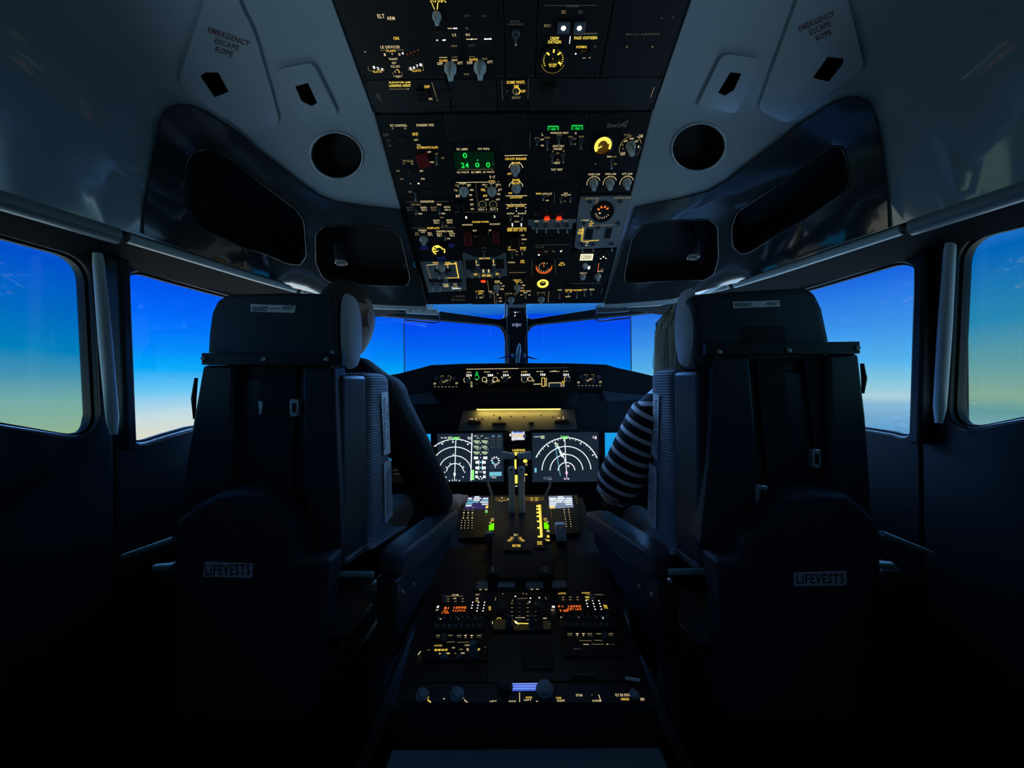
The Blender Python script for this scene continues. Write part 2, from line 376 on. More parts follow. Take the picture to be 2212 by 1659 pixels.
# glossy mullion tubes and flat pillars between the side windows
def tubeobj(name, pts, r, m, seg=12, **k):
    return recenter(MB().tube(pts, r, seg, **k).build(name, m, smooth=50))
for i, (pl, pr) in enumerate((((213, 568, 0.925), (243, 905, 0.93)), ((2052, 538, 0.925), (2030, 880, 0.93)))):
    a, b = P(*pl), P(*pr)
    setp(tubeobj('trim_%d' % (i+1), [a + (a-b)*0.06, a, (a+b)/2, b, b + (b-a)*0.10], [0.009, 0.011, 0.013, 0.012, 0.007], M_trim), kind='structure')
for i, (q, D) in enumerate((([(219, 545), (258, 556), (274, 975), (240, 970)], 0.965), ([(1998, 542), (2046, 530), (2024, 960), (1986, 962)], 0.965))):
    v = [P(x, y, D) for x, y in q]; v2 = [p + Vector((0, 0.03, 0)) for p in v]
    mb = MB().add(v + v2, ((0,1,2,3),(7,6,5,4),(0,4,5,1),(1,5,6,2),(2,6,7,3),(3,7,4,0)))
    setp(recenter(mb.build('trim_%d' % (i+3), M_frame, bevel=0.008, seg=3)), kind='structure')
setp(tubeobj('screen_seam', [P(2056, 650, 1.80), P(2072, 790, 1.80), P(2088, 915, 1.80)], 0.006, mat('seam_teal', (0.03, 0.10, 0.11), 0.6)), 'thin dark slanting cable outside the far right window', 'seam')  # tube added to draw the slanting edge between the right-hand screens
for i, (x0, x1) in enumerate(((-1.12, -1.052), (1.057, 1.125))):     # corner posts closing the joints of the side walls
    setp(MB().box(x0, 0.95, 0.0, x1, 1.05, 0.93).build('trim_%d' % (15 + i), M_wall), kind='structure')
for i, s_ in enumerate((-1, 1)):
    setp(MB().box(min(s_*0.88, s_*0.96), 1.90, 0.0, max(s_*0.88, s_*0.96), 2.0, 0.93).build('trim_%d' % (17 + i), M_wall), kind='structure')
# windshield walls
WL0, WL1 = (-0.865, 1.93), (-0.045, 2.235)
FWl = Frame((WL0[0], WL0[1], H), (WL1[0]-WL0[0], WL1[1]-WL0[1], 0), (0, 0, 1)); WLl = math.hypot(WL1[0]-WL0[0], WL1[1]-WL0[1])
def windsh(F, L, flip):
    f = (lambda p: (L - p[0], p[1])) if flip else (lambda p: p)
    main = [(0.07, 0.367), (0.07, -0.05), (L - 0.004, -0.05), (L - 0.004, 0.255), (L - 0.012, 0.30), (L - 0.035, 0.332), (L - 0.065, 0.343)]
    eye = [(0.36, 0.500), (0.36, 0.412), (L - 0.05, 0.374), (L - 0.015, 0.385), (L - 0.004, 0.41), (L - 0.004, 0.500)]
    return [[f(p) for p in main], [f(p) for p in eye]]
hh = windsh(FWl, WLl, False)
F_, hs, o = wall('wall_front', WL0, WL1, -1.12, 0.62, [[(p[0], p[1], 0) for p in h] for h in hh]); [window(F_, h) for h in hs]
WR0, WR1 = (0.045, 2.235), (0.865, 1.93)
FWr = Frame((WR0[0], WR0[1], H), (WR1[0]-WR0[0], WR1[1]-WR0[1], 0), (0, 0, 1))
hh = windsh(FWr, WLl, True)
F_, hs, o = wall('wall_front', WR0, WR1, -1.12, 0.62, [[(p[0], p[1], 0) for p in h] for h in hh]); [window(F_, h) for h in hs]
# floor and roof skin
fl = MB().box(-1.15, -0.6, -0.02, 1.15, 2.24, 0).build('floor', mat('floor_carpet', (0.018, 0.022, 0.030), 0.9, bump=0.6, bscale=500)); fl['kind'] = 'structure'
# ================================================================== moulded ceiling liner
def interp(t, tab):
    for (a, va), (b, vb) in zip(tab, tab[1:]):
        if t <= b: return va + (vb - va) * max(0, (t - a)) / (b - a)
    return tab[-1][1]
XR = [(-0.6, 1.07), (0.3, 1.045), (0.745, 1.0), (0.97, 0.95), (1.435, 0.855), (1.79, 0.68), (2.0, 0.50)]
def Xr(D): return interp(D, XR)
def zo(D):
    a = 0.6875 - 0.6524 * (D - 0.968); b = 0.6875 + 0.315 * (0.968 - D)
    return min(a, b)
ZR = 0.385
def S(X, D):
    X = abs(X); xr = Xr(D)
    if X > xr: return ZR - (X - xr) * 3
    t = (xr - X) / (xr - 0.35)
    if t > 1: return zo(D)
    return ZR + (zo(D) - ZR) * (0.52 * (1 - (1 - t) ** 2.2) + 0.48 * (1 - (1 - t) ** 14))
def Sn(X, D):
    e = 1e-3; return Vector(((S(X+e, D) - S(X-e, D)) / (2*e), (S(X, D+e) - S(X, D-e)) / (2*e), -1)).normalized()
def sray(x, y):
    a, b = ray(x, y); D = 0.25; st = 0.01
    while D < 2.1:
        if b * D > S(a * D, D):
            lo, hi = D - st, D
            for _ in range(24):
                m = (lo + hi) / 2
                if b * m > S(a * m, m): hi = m
                else: lo = m
            return (a * lo, lo)
        D += st
    return (a * 1.6, 1.6)
def spt(off): return lambda X, D: Vector((X, D, H + S(X, D))) + Sn(X, D) * off
def splate(name, px, off, th, m, holes=(), grid=0.035, parent=None, step=0.03, raw=None, rr=0.0, **k):
    o2 = raw if raw else [sray(*p) for p in px]
    if rr: o2 = rnd(o2, rr)
    o2 = dens(o2, step); hs = [dens(h, step) for h in holes]
    vs, fs = fill2d(o2, hs, grid)
    mb = slab(vs, fs, spt(off + th), spt(off))
    return mb.build(name, m, parent, smooth=35)
PXL = dict(dark=[(302, 503), (303, 460), (318, 380), (335, 300), (346, 250), (362, 228), (385, 220), (415, 222), (450, 238), (560, 320), (650, 390), (690, 418), (730, 432), (800, 442), (866, 449), (893, 545), (922, 656), (810, 652), (700, 632), (620, 612), (500, 575), (400, 540)],
    cub=[[(393, 400), (398, 350), (412, 320), (440, 313), (480, 325), (560, 385), (640, 445), (658, 470), (664, 545), (650, 566), (620, 562), (520, 530), (428, 492), (402, 450)],
         [(683, 500), (698, 484), (740, 480), (850, 491), (868, 508), (888, 596), (880, 612), (800, 610), (718, 604), (698, 592), (684, 560)]],
    door=[(441, 0), (452, -60), (500, -60), (517, 0), (549, 60), (585, 185), (605, 262), (541, 288), (392, 181), (387, 160)],
    doorcut=[(432, 157), (443, 149), (471, 149), (494, 191), (463, 203)], hatch=[(597, 143), (676, 127), (732, 240), (656, 264), (612, 196)],
    hatchcut=[(638, 179), (666, 171), (686, 215), (674, 222), (652, 211)], vent=(728, 333, 57, 50, 0.25), txt=((452, 50), (542, 82), 5))
PXR = dict(dark=[(1927, 490), (1925, 440), (1912, 330), (1895, 250), (1880, 215), (1855, 203), (1830, 203), (1800, 214), (1680, 300), (1570, 385), (1530, 408), (1470, 424), (1372, 444), (1340, 545), (1305, 652), (1450, 640), (1600, 602), (1700, 566), (1800, 530)],
    cub=[[(1578, 485), (1590, 452), (1700, 380), (1800, 308), (1820, 306), (1834, 345), (1842, 385), (1832, 410), (1740, 470), (1620, 538), (1598, 542), (1580, 525)],
         [(1362, 510), (1385, 482), (1440, 472), (1530, 468), (1548, 482), (1550, 550), (1540, 585), (1520, 598), (1420, 602), (1350, 606), (1346, 590)]],
    door=[(1720, 0), (1735, -60), (1815, -60), (1833, 0), (1866, 130), (1862, 146), (1710, 254), (1696, 258), (1636, 231), (1680, 110)],
    doorcut=[(1788, 115), (1823, 119), (1821, 131), (1791, 169), (1756, 161)], hatch=[(1561, 108), (1640, 119), (1636, 150), (1589, 239), (1504, 223)],
    hatchcut=[(1577, 148), (1601, 151), (1585, 187), (1565, 199), (1550, 193)], vent=(1508, 315, 59, 51, -0.3), txt=((1722, 50), (1800, 14), -5))
def pit(name, loop, m, parent, depth, off=0.0):
    """recessed pan behind a cut-out"""
    lp = dens(loop, 0.02); n = len(lp); cx = sum(p[0] for p in lp) / n; cy = sum(p[1] for p in lp) / n
    vs = [spt(off)(*p) for p in lp]; nb = Sn(cx, cy)
    rings = [vs]
    for f, s_ in ((0.35, 0.99), (0.8, 0.96), (1.0, 0.86)):
        c = spt(off)(cx, cy); rings.append([c + (v - c) * s_ - nb * depth * f for v in vs])
    mb = MB(); 
    for r_ in rings: mb.v += [tuple(v) for v in r_]
    for k in range(3):
        mb.f += [(k*n + i, k*n + (i+1) % n, (k+1)*n + (i+1) % n, (k+1)*n + i) for i in range(n)]
    mb.f.append(tuple(range(3*n, 4*n)))
    return mb.build(name, m, parent, smooth=40)
M_faint_red = mat('faded_red_print', (0.10, 0.035, 0.045), 0.6)
for side, Q, sx in (('left', PXL, -1), ('right', PXR, 1)):
    dk = [sray(*p) for p in Q['dark']]
    # liner: from the overhead panel out to the rail, dark panel cut out
    Ds = [-0.55, -0.2, 0.1, 0.3, 0.5, 0.745, 0.97, 1.2, 1.435, 1.55]
    outer = [(sx * 0.352, d) for d in Ds] + [(sx * Xr(d), d) for d in Ds[::-1]]
    sh = [(p[0], p[1]) for p in dk]
    c = (sum(p[0] for p in sh) / len(sh), sum(p[1] for p in sh) / len(sh))
    hole = [(c[0] + (p[0]-c[0]) * 0.985, c[1] + (p[1]-c[1]) * 0.985) for p in sh]
    hole = [(max(-Xr(q[1]) + 0.012, min(Xr(q[1]) - 0.012, q[0])), q[1]) for q in hole]
    hole = [(sx * max(0.362, abs(q[0])), min(1.53, q[1])) for q in hole]
    # doors' finger pulls and the vent are recesses in the liner too
    vx, vy, vrx, vry, va = Q['vent']
    vent = [sray(vx + vrx * math.cos(t) * math.cos(va) - vry * math.sin(t) * math.sin(va), vy + vrx * math.cos(t) * math.sin(va) + vry * math.sin(t) * math.cos(va)) for t in [2*PI*i/36 for i in range(36)]]
    cuts = [[sray(*p) for p in Q['doorcut']], [sray(*p) for p in Q['hatchcut']]]
    o = splate('ceiling', None, 0.0, 0.006, M_liner, holes=[hole, vent] + cuts, raw=outer, grid=0.04)
    setp(o, kind='structure')
    # roof skin behind
    o = splate('ceiling', None, -0.20, 0.01, M_black, raw=[(sx * 0.30, d) for d in Ds] + [(sx * (Xr(d) + 0.0), d) for d in Ds[::-1]], grid=0.12)
    setp(o, kind='structure')
    Tn = empty('storage_panel', T(0, 0, 0), 'dark moulded storage panel with two open cubbies under the %s ceiling liner' % side, 'panel')
    cubs = [[sray(*p) for p in q] for q in Q['cub']]
    cubs = [rnd(q, 0.012, 3) for q in cubs]
    splate('panel_shell', None, -0.004, 0.018, M_dark, holes=cubs, raw=dk, grid=0.035, parent=Tn)
    for q, nm, dp in ((cubs[0], 'long_cubby', 0.09), (cubs[1], 'small_cubby', 0.08)):
        pit(nm, q, M_cub, Tn, dp, 0.004)
        lp = [spt(0.0145)(*p) for p in dens(q, 0.02)]
        setp(MB().tube(lp, 0.0022, 8, closed=True).build('cubby_rim', M_dark, Tn, smooth=60))
    # escape rope door
    Td = empty('escape_rope_door', T(0, 0, 0), 'large grey flush door marked for the emergency escape rope in the %s ceiling' % side, 'door')
    splate('door_panel', None, 0.006, 0.005, M_liner, holes=[cuts[0]], raw=rnd([sray(*p) for p in Q['door']], 0.02), parent=Td)
    pit('finger_pull', cuts[0], M_black, Td, 0.03, 0.01)
    (ax, ay), (bx, by), dy = Q['txt']
    mb = MB()
    for i, (wd, f0, f1) in enumerate((('EMERGENCY', 0, 1), ('ESCAPE', 0.22, 0.80), ('ROPE', 0.30, 0.72))):
        gv, gf = glyph(wd); L = math.hypot(bx-ax, by-ay); ux, uy = (bx-ax)/L, (by-ay)/L; nx, ny = -uy, ux
        vs = []
        for a, b in gv:
            s_ = (f0 + (f1-f0) * a) * L; h_ = i * 17 + (1-b) * 12
            vs.append(spt(0.0117)(*sray(ax + ux*s_ + nx*h_, ay + uy*s_ + ny*h_)))
        mb.add(vs, gf)
    mb.build('door_lettering', M_faint_red, Td)
    Th = empty('access_hatch', T(0, 0, 0), 'small grey access hatch beside the escape rope door in the %s ceiling' % side, 'hatch')
    splate('hatch_panel', None, 0.006, 0.006, M_liner, holes=[cuts[1]], raw=rnd([sray(*p) for p in Q['hatch']], 0.015), parent=Th)
    pit('finger_pull', cuts[1], M_black, Th, 0.03, 0.01)
    Tv = empty('speaker_opening', T(0, 0, 0), 'round black speaker opening in the %s ceiling liner by the overhead panel' % side, 'speaker')
    pit('speaker_well', vent, M_black, Tv, 0.04, 0.004)
    MB().tube([spt(0.006)(*p) for p in vent], 0.003, 8, closed=True).build('speaker_rim', M_liner, Tv, smooth=60)
# rails along the window tops
def rail(side, sx, n0):
    pts = [Vector((sx * (Xr(d) + 0.004), d, H + ZR - 0.016)) for d in (-0.5, -0.2, 0.1, 0.3, 0.5, 0.75, 0.93)]
    o = tubeobj('trim_%d' % n0, pts, 0.020, M_side, seg=14); setp(o, kind='structure')
    pts = [Vector((sx * (Xr(d) + 0.004), d, H + ZR - 0.014)) for d in (0.95, 1.1, 1.3, 1.47)]
    o = tubeobj('trim_%d' % (n0 + 1), pts, 0.014, M_trim, seg=14, flat=0.9); setp(o, kind='structure')
    pts = [Vector((sx * (Xr(d) - 0.01), d, H + ZR - 0.014)) for d in (1.48, 1.60, 1.79)] + [Vector((sx * 0.50, 1.94, H + ZR + 0.005)), Vector((sx * 0.42, 1.96, H + ZR + 0.01))]
    o = tubeobj('trim_%d' % (n0 + 2), pts, 0.014, M_trim, seg=14); setp(o, kind='structure')
    # lintel filling between rail and wall
    mb = MB(); A = []; B = []
    for d in (-0.5, 0.0, 0.5, 0.75, 1.0, 1.2, 1.435, 1.6, 1.79, 1.93):
        xw = interp(d, [(-0.45, 1.118), (1.0, 1.05), (1.93, 0.868)])
        A.append((sx * (Xr(d) - 0.005), d, H + ZR - 0.02)); B.append((sx * xw, d, H + ZR - 0.065))
    n = len(A); mb.v = A + B + [(p[0], p[1], p[2] + 0.02) for p in A] + [(p[0], p[1], p[2] + 0.02) for p in B]
    mb.f = [(i, i+1, n+i+1, n+i) for i in range(n-1)] + [(2*n+i, 3*n+i, 3*n+i+1, 2*n+i+1) for i in range(n-1)]
    setp(mb.build('trim_%d' % (n0 + 3), M_lint, smooth=40), kind='structure')
rail('left', -1, 5); rail('right', 1, 9)
# front valance joining the liner to the windshield top
for sx, nn in ((-1, 13), (1, 14)):
    mb = MB(); X = [0.352, 0.45, 0.55, 0.62, 0.70, 0.80]
    a = [(sx * x, 1.54, H + S(x, 1.54) - 0.004) for x in X]; b = [(sx * x, min(1.93, interp(x, [(0.35, 1.72), (0.5, 1.9), (0.80, 1.80)])), H + 0.40) for x in X]
    n = len(X); mb.v = a + b + [(p[0], p[1], p[2] + 0.02) for p in a] + [(p[0], p[1], p[2] + 0.02) for p in b]
    mb.f = [(i, i+1, n+i+1, n+i) for i in range(n-1)] + [(2*n+i, 3*n+i, 3*n+i+1, 2*n+i+1) for i in range(n-1)] + [(n+i, n+i+1, 3*n+i+1, 3*n+i) for i in range(n-1)] + [(0, n, 3*n, 2*n)]
    setp(mb.build('trim_%d' % nn, M_dark, smooth=40), kind='structure')
# ================================================================== instrument module builder
def proj(p):
    d = Vector(p) - Vector((0, 0, H)); a, b = d.x / d.y, d.z / d.y
    u = a * cr - b * sr; v = a * sr + b * cr
    return CX + u * FPX, CY - v * FPX
_share = {}
def shared(key, fn):
    if key not in _share: _share[key] = fn()
    return _share[key]
def inst(name, me, parent, mw):
    o = bpy.data.objects.new(name, me); C.objects.link(o)
    if parent: o.parent = parent
    o.matrix_basis = mw; return o
def meshof(mb, m, smooth=40):
    me = bpy.data.meshes.new('shape'); me.from_pydata(mb.v, [], mb.f); me.update(); me.materials.append(m)
    me.shade_smooth(); me.set_sharp_from_angle(angle=math.radians(smooth)); return me
class Mod:
    def __init__(s, name, label, cat, F, poly, m=M_panel, th=0.003, rect=None, group=None, gap=0.0008, screws=True, base=0.0):
        """poly: outline as photo points; rect: (u0, u1, ytop, ybottom)"""
        s.F = F
        if rect:
            v1 = F.hit(CX, rect[2])[1]; v0 = F.hit(CX, rect[3])[1]
            q = [(rect[0]+gap, v0+gap), (rect[1]-gap, v0+gap), (rect[1]-gap, v1-gap), (rect[0]+gap, v1-gap)]
        else: q = [F.hit(*p) for p in poly]
        s.c = (sum(p[0] for p in q) / len(q), sum(p[1] for p in q) / len(q))
        s.t = empty(name, F.M @ T(s.c[0], s.c[1], base), label, cat, group); s.W = F.M @ T(s.c[0], s.c[1], base)
        lq = [(p[0]-s.c[0], p[1]-s.c[1]) for p in q]
        s.q4 = lq; s.th = th; s.L = {}; s.mname = m.name
        MB().prism(lq, -0.004, th).build('faceplate', m, s.t, bevel=0.0008, seg=1)
        if screws and rect:
            me = shared('screw', lambda: meshof(MB().lathe([(0.0032, 0), (0.0032, 0.0012), (0.0022, 0.0018), (0.0008, 0.0012)], 10), M_bar))
            for a, b in ((0.006, 0.006), (-0.006, 0.006), (-0.006, -0.006), (0.006, -0.006)):
                i = {(1,1):0, (-1,1):1, (-1,-1):2, (1,-1):3}[(1 if a > 0 else -1, 1 if b > 0 else -1)]
                inst('fastener', me, s.t, T(lq[i][0]+a, lq[i][1]+b, th))
    def p(s, x, y):
        a, b = s.F.hit(x, y); return a - s.c[0], b - s.c[1]
    def k(s, x, y):
        a = s.F.hit(x, y); b = s.F.hit(x + 1, y); return math.hypot(a[0]-b[0], a[1]-b[1])
    def mb(s, col): return s.L.setdefault(col, MB())
    def tx(s, col, t, x0, y0, x1, y1):
        a = s.p(x0, y1); b = s.p(x1, y0); s.mb(col).text(t, a[0], a[1], b[0], b[1], s.th + 0.0004)
    def ln(s, col, x0, y0, x1, y1, w=1.2):
        a = Vector((*s.p(x0, y0), 0)); b = Vector((*s.p(x1, y1), 0)); k = s.k(x0, y0) * w / 2
        d = (b-a).normalized(); n = Vector((-d.y, d.x, 0)) * k; z = Vector((0, 0, s.th + 0.0004))
        s.mb(col).add([a-n+z, b-n+z, b+n+z, a+n+z], [(0, 1, 2, 3)])
    def blk(s, col, x0, y0, x1, y1):
        a = s.p(x0, y1); b = s.p(x1, y0); s.mb(col).box(a[0], a[1], s.th, b[0], b[1], s.th + 0.0006)
    def dot(s, col, x, y, r=1.5, ry=None):
        c = s.p(x, y); k = s.k(x, y) * r; c2 = s.p(x, y - (ry or r)); ky = abs(c2[1]-c[1])
        if col in 'wr' and len(col) == 1:
            me = shared(('led', col, round(k, 4), round(ky, 4)), lambda: meshof(MB().add([(k*math.cos(t), ky*math.sin(t), 0) for t in [2*PI*i/12 for i in range(12)]] + [(k*.7*math.cos(t), ky*.7*math.sin(t), k*.3) for t in [2*PI*i/12 for i in range(12)]], [tuple(range(12, 24))] + [(i, (i+1) % 12, 12+(i+1) % 12, 12+i) for i in range(12)]), COL[col]))
            inst('indicator_light', me, s.t, T(c[0], c[1], s.th + 0.0004)); return
        s.mb(col).add([(c[0] + k*math.cos(t), c[1] + ky*math.sin(t), s.th + 0.0006) for t in [2*PI*i/10 for i in range(10)]], [tuple(range(10))])
    def arc(s, col, x, y, r, a0, a1, w=1.6, lift=0.0, n=None):
        """angles in degrees, 0 = right, 90 = up, radius in photo pixels across"""
        c = s.p(x, y); k = s.k(x, y); R = r * k; W = w * k / 2; n = n or max(4, int(abs(a1-a0) / 9)); vs = []
        for i in range(n + 1):
            t = math.radians(a0 + (a1-a0) * i / n)
            vs += [(c[0] + (R-W)*math.cos(t), c[1] + (R-W)*math.sin(t), s.th + 0.0004 + lift), (c[0] + (R+W)*math.cos(t), c[1] + (R+W)*math.sin(t), s.th + 0.0004 + lift)]
        s.mb(col).add(vs, [(2*i, 2*i+1, 2*i+3, 2*i+2) for i in range(n)])
    def ticks(s, col, x, y, r, a0, a1, n, l=3, w=1.2, lift=0.0):
        c = s.p(x, y); k = s.k(x, y)
        for i in range(n):
            t = math.radians(a0 + (a1-a0) * i / max(1, n-1)); d = Vector((math.cos(t), math.sin(t), 0)); nn = Vector((-d.y, d.x, 0)) * w * k / 2
            z = Vector((c[0], c[1], s.th + 0.0004 + lift)); a = z + d * r * k; b = z + d * (r + l) * k
            s.mb(col).add([a-nn, b-nn, b+nn, a+nn], [(0, 1, 2, 3)])
    def box(s, name, m, x0, y0, x1, y1, h=0.002, bev=0.0005, parent=None):
        a = s.p(x0, y1); b = s.p(x1, y0); c = ((a[0]+b[0])/2, (a[1]+b[1])/2); hx, hy = abs(b[0]-a[0])/2, abs(b[1]-a[1])/2
        return MB().box(-hx, -hy, 0, hx, hy, h).build(name, m, parent or s.t, (c[0], c[1], s.th), bevel=bev, seg=1)
    def tip(s, x, y, h, v=0.0):
        c = s.p(x, y); return proj(s.W @ Vector((c[0], c[1] + v, s.th + h)))
    def sw(s, x, y, x2, y2, r=4.0, m=None, L=None):
        """toggle switch: bushing at (x, y), lever tip seen at (x2, y2)"""
        c = s.p(x, y); R = s.k(x, y) * r
        best = None
        for Li in ([L] if L else [0.010, 0.013, 0.016, 0.020, 0.024]):
            for d in range(-50, 51, 5):
                a = math.radians(d); q = proj(s.W @ Vector((c[0], c[1] + Li*math.sin(a), s.th + Li*math.cos(a))))
                e = math.hypot(q[0]-x2, q[1]-y2) + abs(d) * 0.01
                if best is None or e < best[0]: best = (e, Li, a)
        _, Li, a = best
        bm_ = shared(('bush', round(R, 4)), lambda: meshof(MB().lathe([(R, 0), (R, R*0.35), (R*0.82, R*0.5), (R*0.8, R*0.75), (R*0.5, R*0.75), (R*0.45, R*0.3)], 14), M_knobd))
        lm = shared(('lev', Li, (m or M_metal).name), lambda: meshof(MB().lathe([(0.0012, 0), (0.0016, Li*0.4), (0.0026, Li*0.8), (0.0029, Li*0.93), (0.0022, Li*1.01), (0.0008, Li*1.05)], 12), m or M_metal))
        b = inst('toggle_switch', bm_, s.t, T(c[0], c[1], s.th))
        inst('lever', lm, b, Matrix.Rotation(-a, 4, 'X'))
    def knob(s, x, y0, y1, w, rot=0.0, m=None, round_=False, name='rotary_knob'):
        k = s.k(x, y0); R = w * k / 2; c = s.p(x, y0 + w * 0.40); h = 0.004
        if proj(s.W @ Vector((c[0], c[1], s.th + 0.02)))[1] < proj(s.W @ Vector((c[0], c[1], s.th)))[1]:   # face seen from above: tops rise in the view
            k = s.k(x, y1); R = w * k / 2; c = s.p(x, y1); c = (c[0], c[1] + R)
            while h < 0.045 and proj(s.W @ Vector((c[0], c[1] + R*0.8, s.th + h)))[1] > y0: h += 0.0005
            h = max(h, 0.003); c = (c[0], c[1])
        else:
            while h < 0.04 and proj(s.W @ Vector((c[0], c[1] - R*0.8, s.th + h)))[1] < y1: h += 0.0005
        h = max(h, R * 0.6); m = m or M_knob
        def mk():
            b = MB()
            if round_: b.lathe([(R, 0), (R, h*0.25), (R*0.86, h*0.3), (R*0.78, h*0.92), (R*0.66, h), (R*0.3, h)], 18)
            else:
                b.lathe([(R, 0), (R*0.98, h*0.28), (R*0.80, h*0.38), (R*0.5, h*0.40)], 20)
                g = R * 0.36; f = R * 0.94
                pts0 = [(-g*1.25, -f), (g*1.25, -f), (g*1.45, 0), (g, f*0.9), (0, f*1.06), (-g, f*0.9), (-g*1.45, 0)]
                n = 7; sc_ = ((1.0, h*0.25), (0.92, h*0.8), (0.78, h))
                vs = [(p[0]*q, p[1]*q, z) for q, z in sc_ for p in pts0]
                b.add(vs, [tuple(range(n))[::-1], tuple(range(2*n, 3*n))] + [(i*n+j, i*n+(j+1) % n, (i+1)*n+(j+1) % n, (i+1)*n+j) for i in range(2) for j in range(n)])
            return meshof(b, m, 38)
        me = shared(('knob', round(R, 4), round(h, 3), round_, m.name), mk)
        o = inst(name, me, s.t, T(c[0], c[1], s.th) @ Matrix.Rotation(rot, 4, 'Z'))
        if not round_:
            pm = shared(('kp', round(R, 4), round(h, 3)), lambda: meshof(MB().box(-R*0.05, R*0.1, h*0.995, R*0.05, R*0.74, h*1.012), M_bar))
            inst('pointer_line', pm, o, Matrix.Identity(4))
        return o
    def gauge(s, x, y, r, ry=None, face=None, h=0.006):
        k = s.k(x, y); R = r * k; c = s.p(x, y)
        o = MB().lathe([(R*1.12, 0), (R*1.12, h*0.8), (R*1.05, h), (R*0.96, h), (R*0.94, 0.0001)], 32).build('gauge_bezel', M_bar, s.t, (c[0], c[1], s.th), smooth=40)
        MB().lathe([(R*0.95, 0.00012), (R*0.95, 0.00024)], 28).build('dial_face', face or M_black, o)
        return o
    def done(s):
        for col, mb in s.L.items(): mb.build(LEG[col], COL[col], s.t)
        return s
# ================================================================== overhead panels
FO = Frame((0, 0.968, H + 0.6875), (1, 0, 0), (0, -1, 0.6524))
FAo = Frame((0, 0.968, H + 0.6875), (1, 0, 0), (0, -1, 0.315))
U = [-0.35, -0.178, -0.043, 0.036, 0.193, 0.35]
tO = empty('overhead_panel_housing', FO.M, 'long black sloping tray that carries the forward overhead instrument panels', 'panel')
Lf = -FO.hit(CX, 656)[1]
MB().box(-0.352, -Lf, -0.05, 0.352, 0, -0.0045).build('housing_tray', M_panel, tO, bevel=0.003)
for sx in (-1, 1): MB().box(sx*0.350 if sx > 0 else -0.354, -Lf, -0.045, 0.354 if sx > 0 else -0.350, 0, 0.004).build('side_rail', M_trim, tO, bevel=0.001)
tA = empty('overhead_panel_housing', FAo.M, 'black tray near the top edge that carries the aft overhead instrument panels', 'panel')
MB().box(-0.352, 0.0, -0.05, 0.352, 0.62, -0.0045).build('housing_tray', M_panel, tA, bevel=0.003)
def M_(name, label, ci, y0, y1, m=M_panel, F=FO, cat='control panel', **k):
    return Mod(name, label, cat, F, None, m, rect=(U[ci[0]], U[ci[1]], y0, y1), **k)
# ---- column 1
q = M_('flight_control_panel', 'dark flight control panel with a red guarded flaps switch and sparse cream lettering', (0, 1), 243, 427)
for a in [('c','FLT CONTROL',844,267,879,272.5),('d','A',847,274,851,278),('d','B',874,274,878,278),('c','STANDBY HYD',900,266,937,272),('a','LOW QTY',892,285,903,293),('c','OFF',895,299,903,303),('c','ON',901,310,908,314),('a','ALTERNATE FLAPS',901,314.5,946,320),('c','OFF',924,325,931,329),('c','DOWN',929,347,937,351),('d','UP',941,329,946,333),('d','RET',954,338,960,342),('d','SPOILER',871,344,893,349),('d','A',871,350,874,354),('d','B',889,350,893,354),('f','OFF',828,287,840,293),('f','ON',836,300,842,304),('f','STBY',839,312,846,316),('c','OFF',907,366,914,370),('c','ON',910,383,917,387),('d','OFF',857,366,864,370),('d','ON',865,383,871,387),('d','ON',883,411,889,415)]: q.tx(*a)
q.dot('w',904.5,395,1.8); q.dot('d',887,395,1.5); q.dot('d',888,396,1); q.dot('f',890,425,1)
g = q.box('switch_guard', M_red, 905, 328, 925, 357, 0.012, 0.002); g.rotation_euler = (0.12, 0, 0.12)
q.sw(943,338,946,355,4); q.sw(897,416,899,432,3.5); q.sw(886,372,884,380,4,M_bar); q.sw(846,305,845,312,4,M_bar)
q.box('annunciator', M_black, 916, 392, 936, 404); q.box('annunciator', M_black, 918, 407, 938, 420); q.box('annunciator', M_black, 863,296,880,306)
q.done()
q = M_('navigation_switch_panel', 'dark navigation and displays panel with knob, four toggles and a long ruled heading', (0, 1), 427, 522)
for a in [('c','NAVIGATION',909.5,431.5,937,436.5),('d','VHF NAV',889,438.5,909,443),('c','IRS',945,438.5,953,442.5),('f','BOTH',880,445,891,449),('f','ON 1',881,450,891,454),('c','BOTH',909.5,445,921,449),('c','ON 2',911,450,922,454),('d','BOTH',931,445,943,449),('d','ON L',932,450,943,454),('c','BOTH',960,444,972,448),('c','ON R',961,450,973,454),('c','NORMAL',904,458.5,912,462),('c','NORMAL',954,458,962,461.5),('d','FMC',951,467,959,470),('c','BOTH',937,473,949,477),('c','ON L',938,478,949,482),('c','BOTH',965,472.5,977,476.5),('c','ON R',966,477.5,977,481.5),('d','NORMAL',961,485,967,488),('a','DISPLAYS',924,489,949,493.5),('c','SOURCE',904.5,494,921,498),('c','AUTO',910,498.7,918,502),('d','ALL',897,500,905,503),('d','ON 1',897,504,905,507.5),('c','ALL',924,500,933,503.5),('c','ON 2',925,504.5,934,508),('c','CONTROL PANEL',943,496,979,500.5),('c','BOTH',944,502,954,505.5),('c','ON 1',945,506,954,510),('c','BOTH',971,501.5,982,505),('c','ON 2',972,506,982,509.5),('c','NORMAL',966,512.5,973,515.5)]: q.tx(*a)
q.ln('f',878,435,907,434.5,1.2); q.ln('f',940,434,968.5,433.5,1.2); q.ln('f',889,491.5,922,491); q.ln('f',951,490.5,984,490)
q.sw(899,453,900,463,3.5); q.sw(949.5,452,950.5,463,3.5); q.sw(956,478,957,490,3.5); q.sw(961.5,507,962.5,520,3.5); q.knob(916,508,531,18)
q.done()
q = M_('fuel_gauge_panel', 'dark panel with one round amber lit fuel temperature dial and dim blue annunciators', (0, 1), 522, 562, base=0.0)
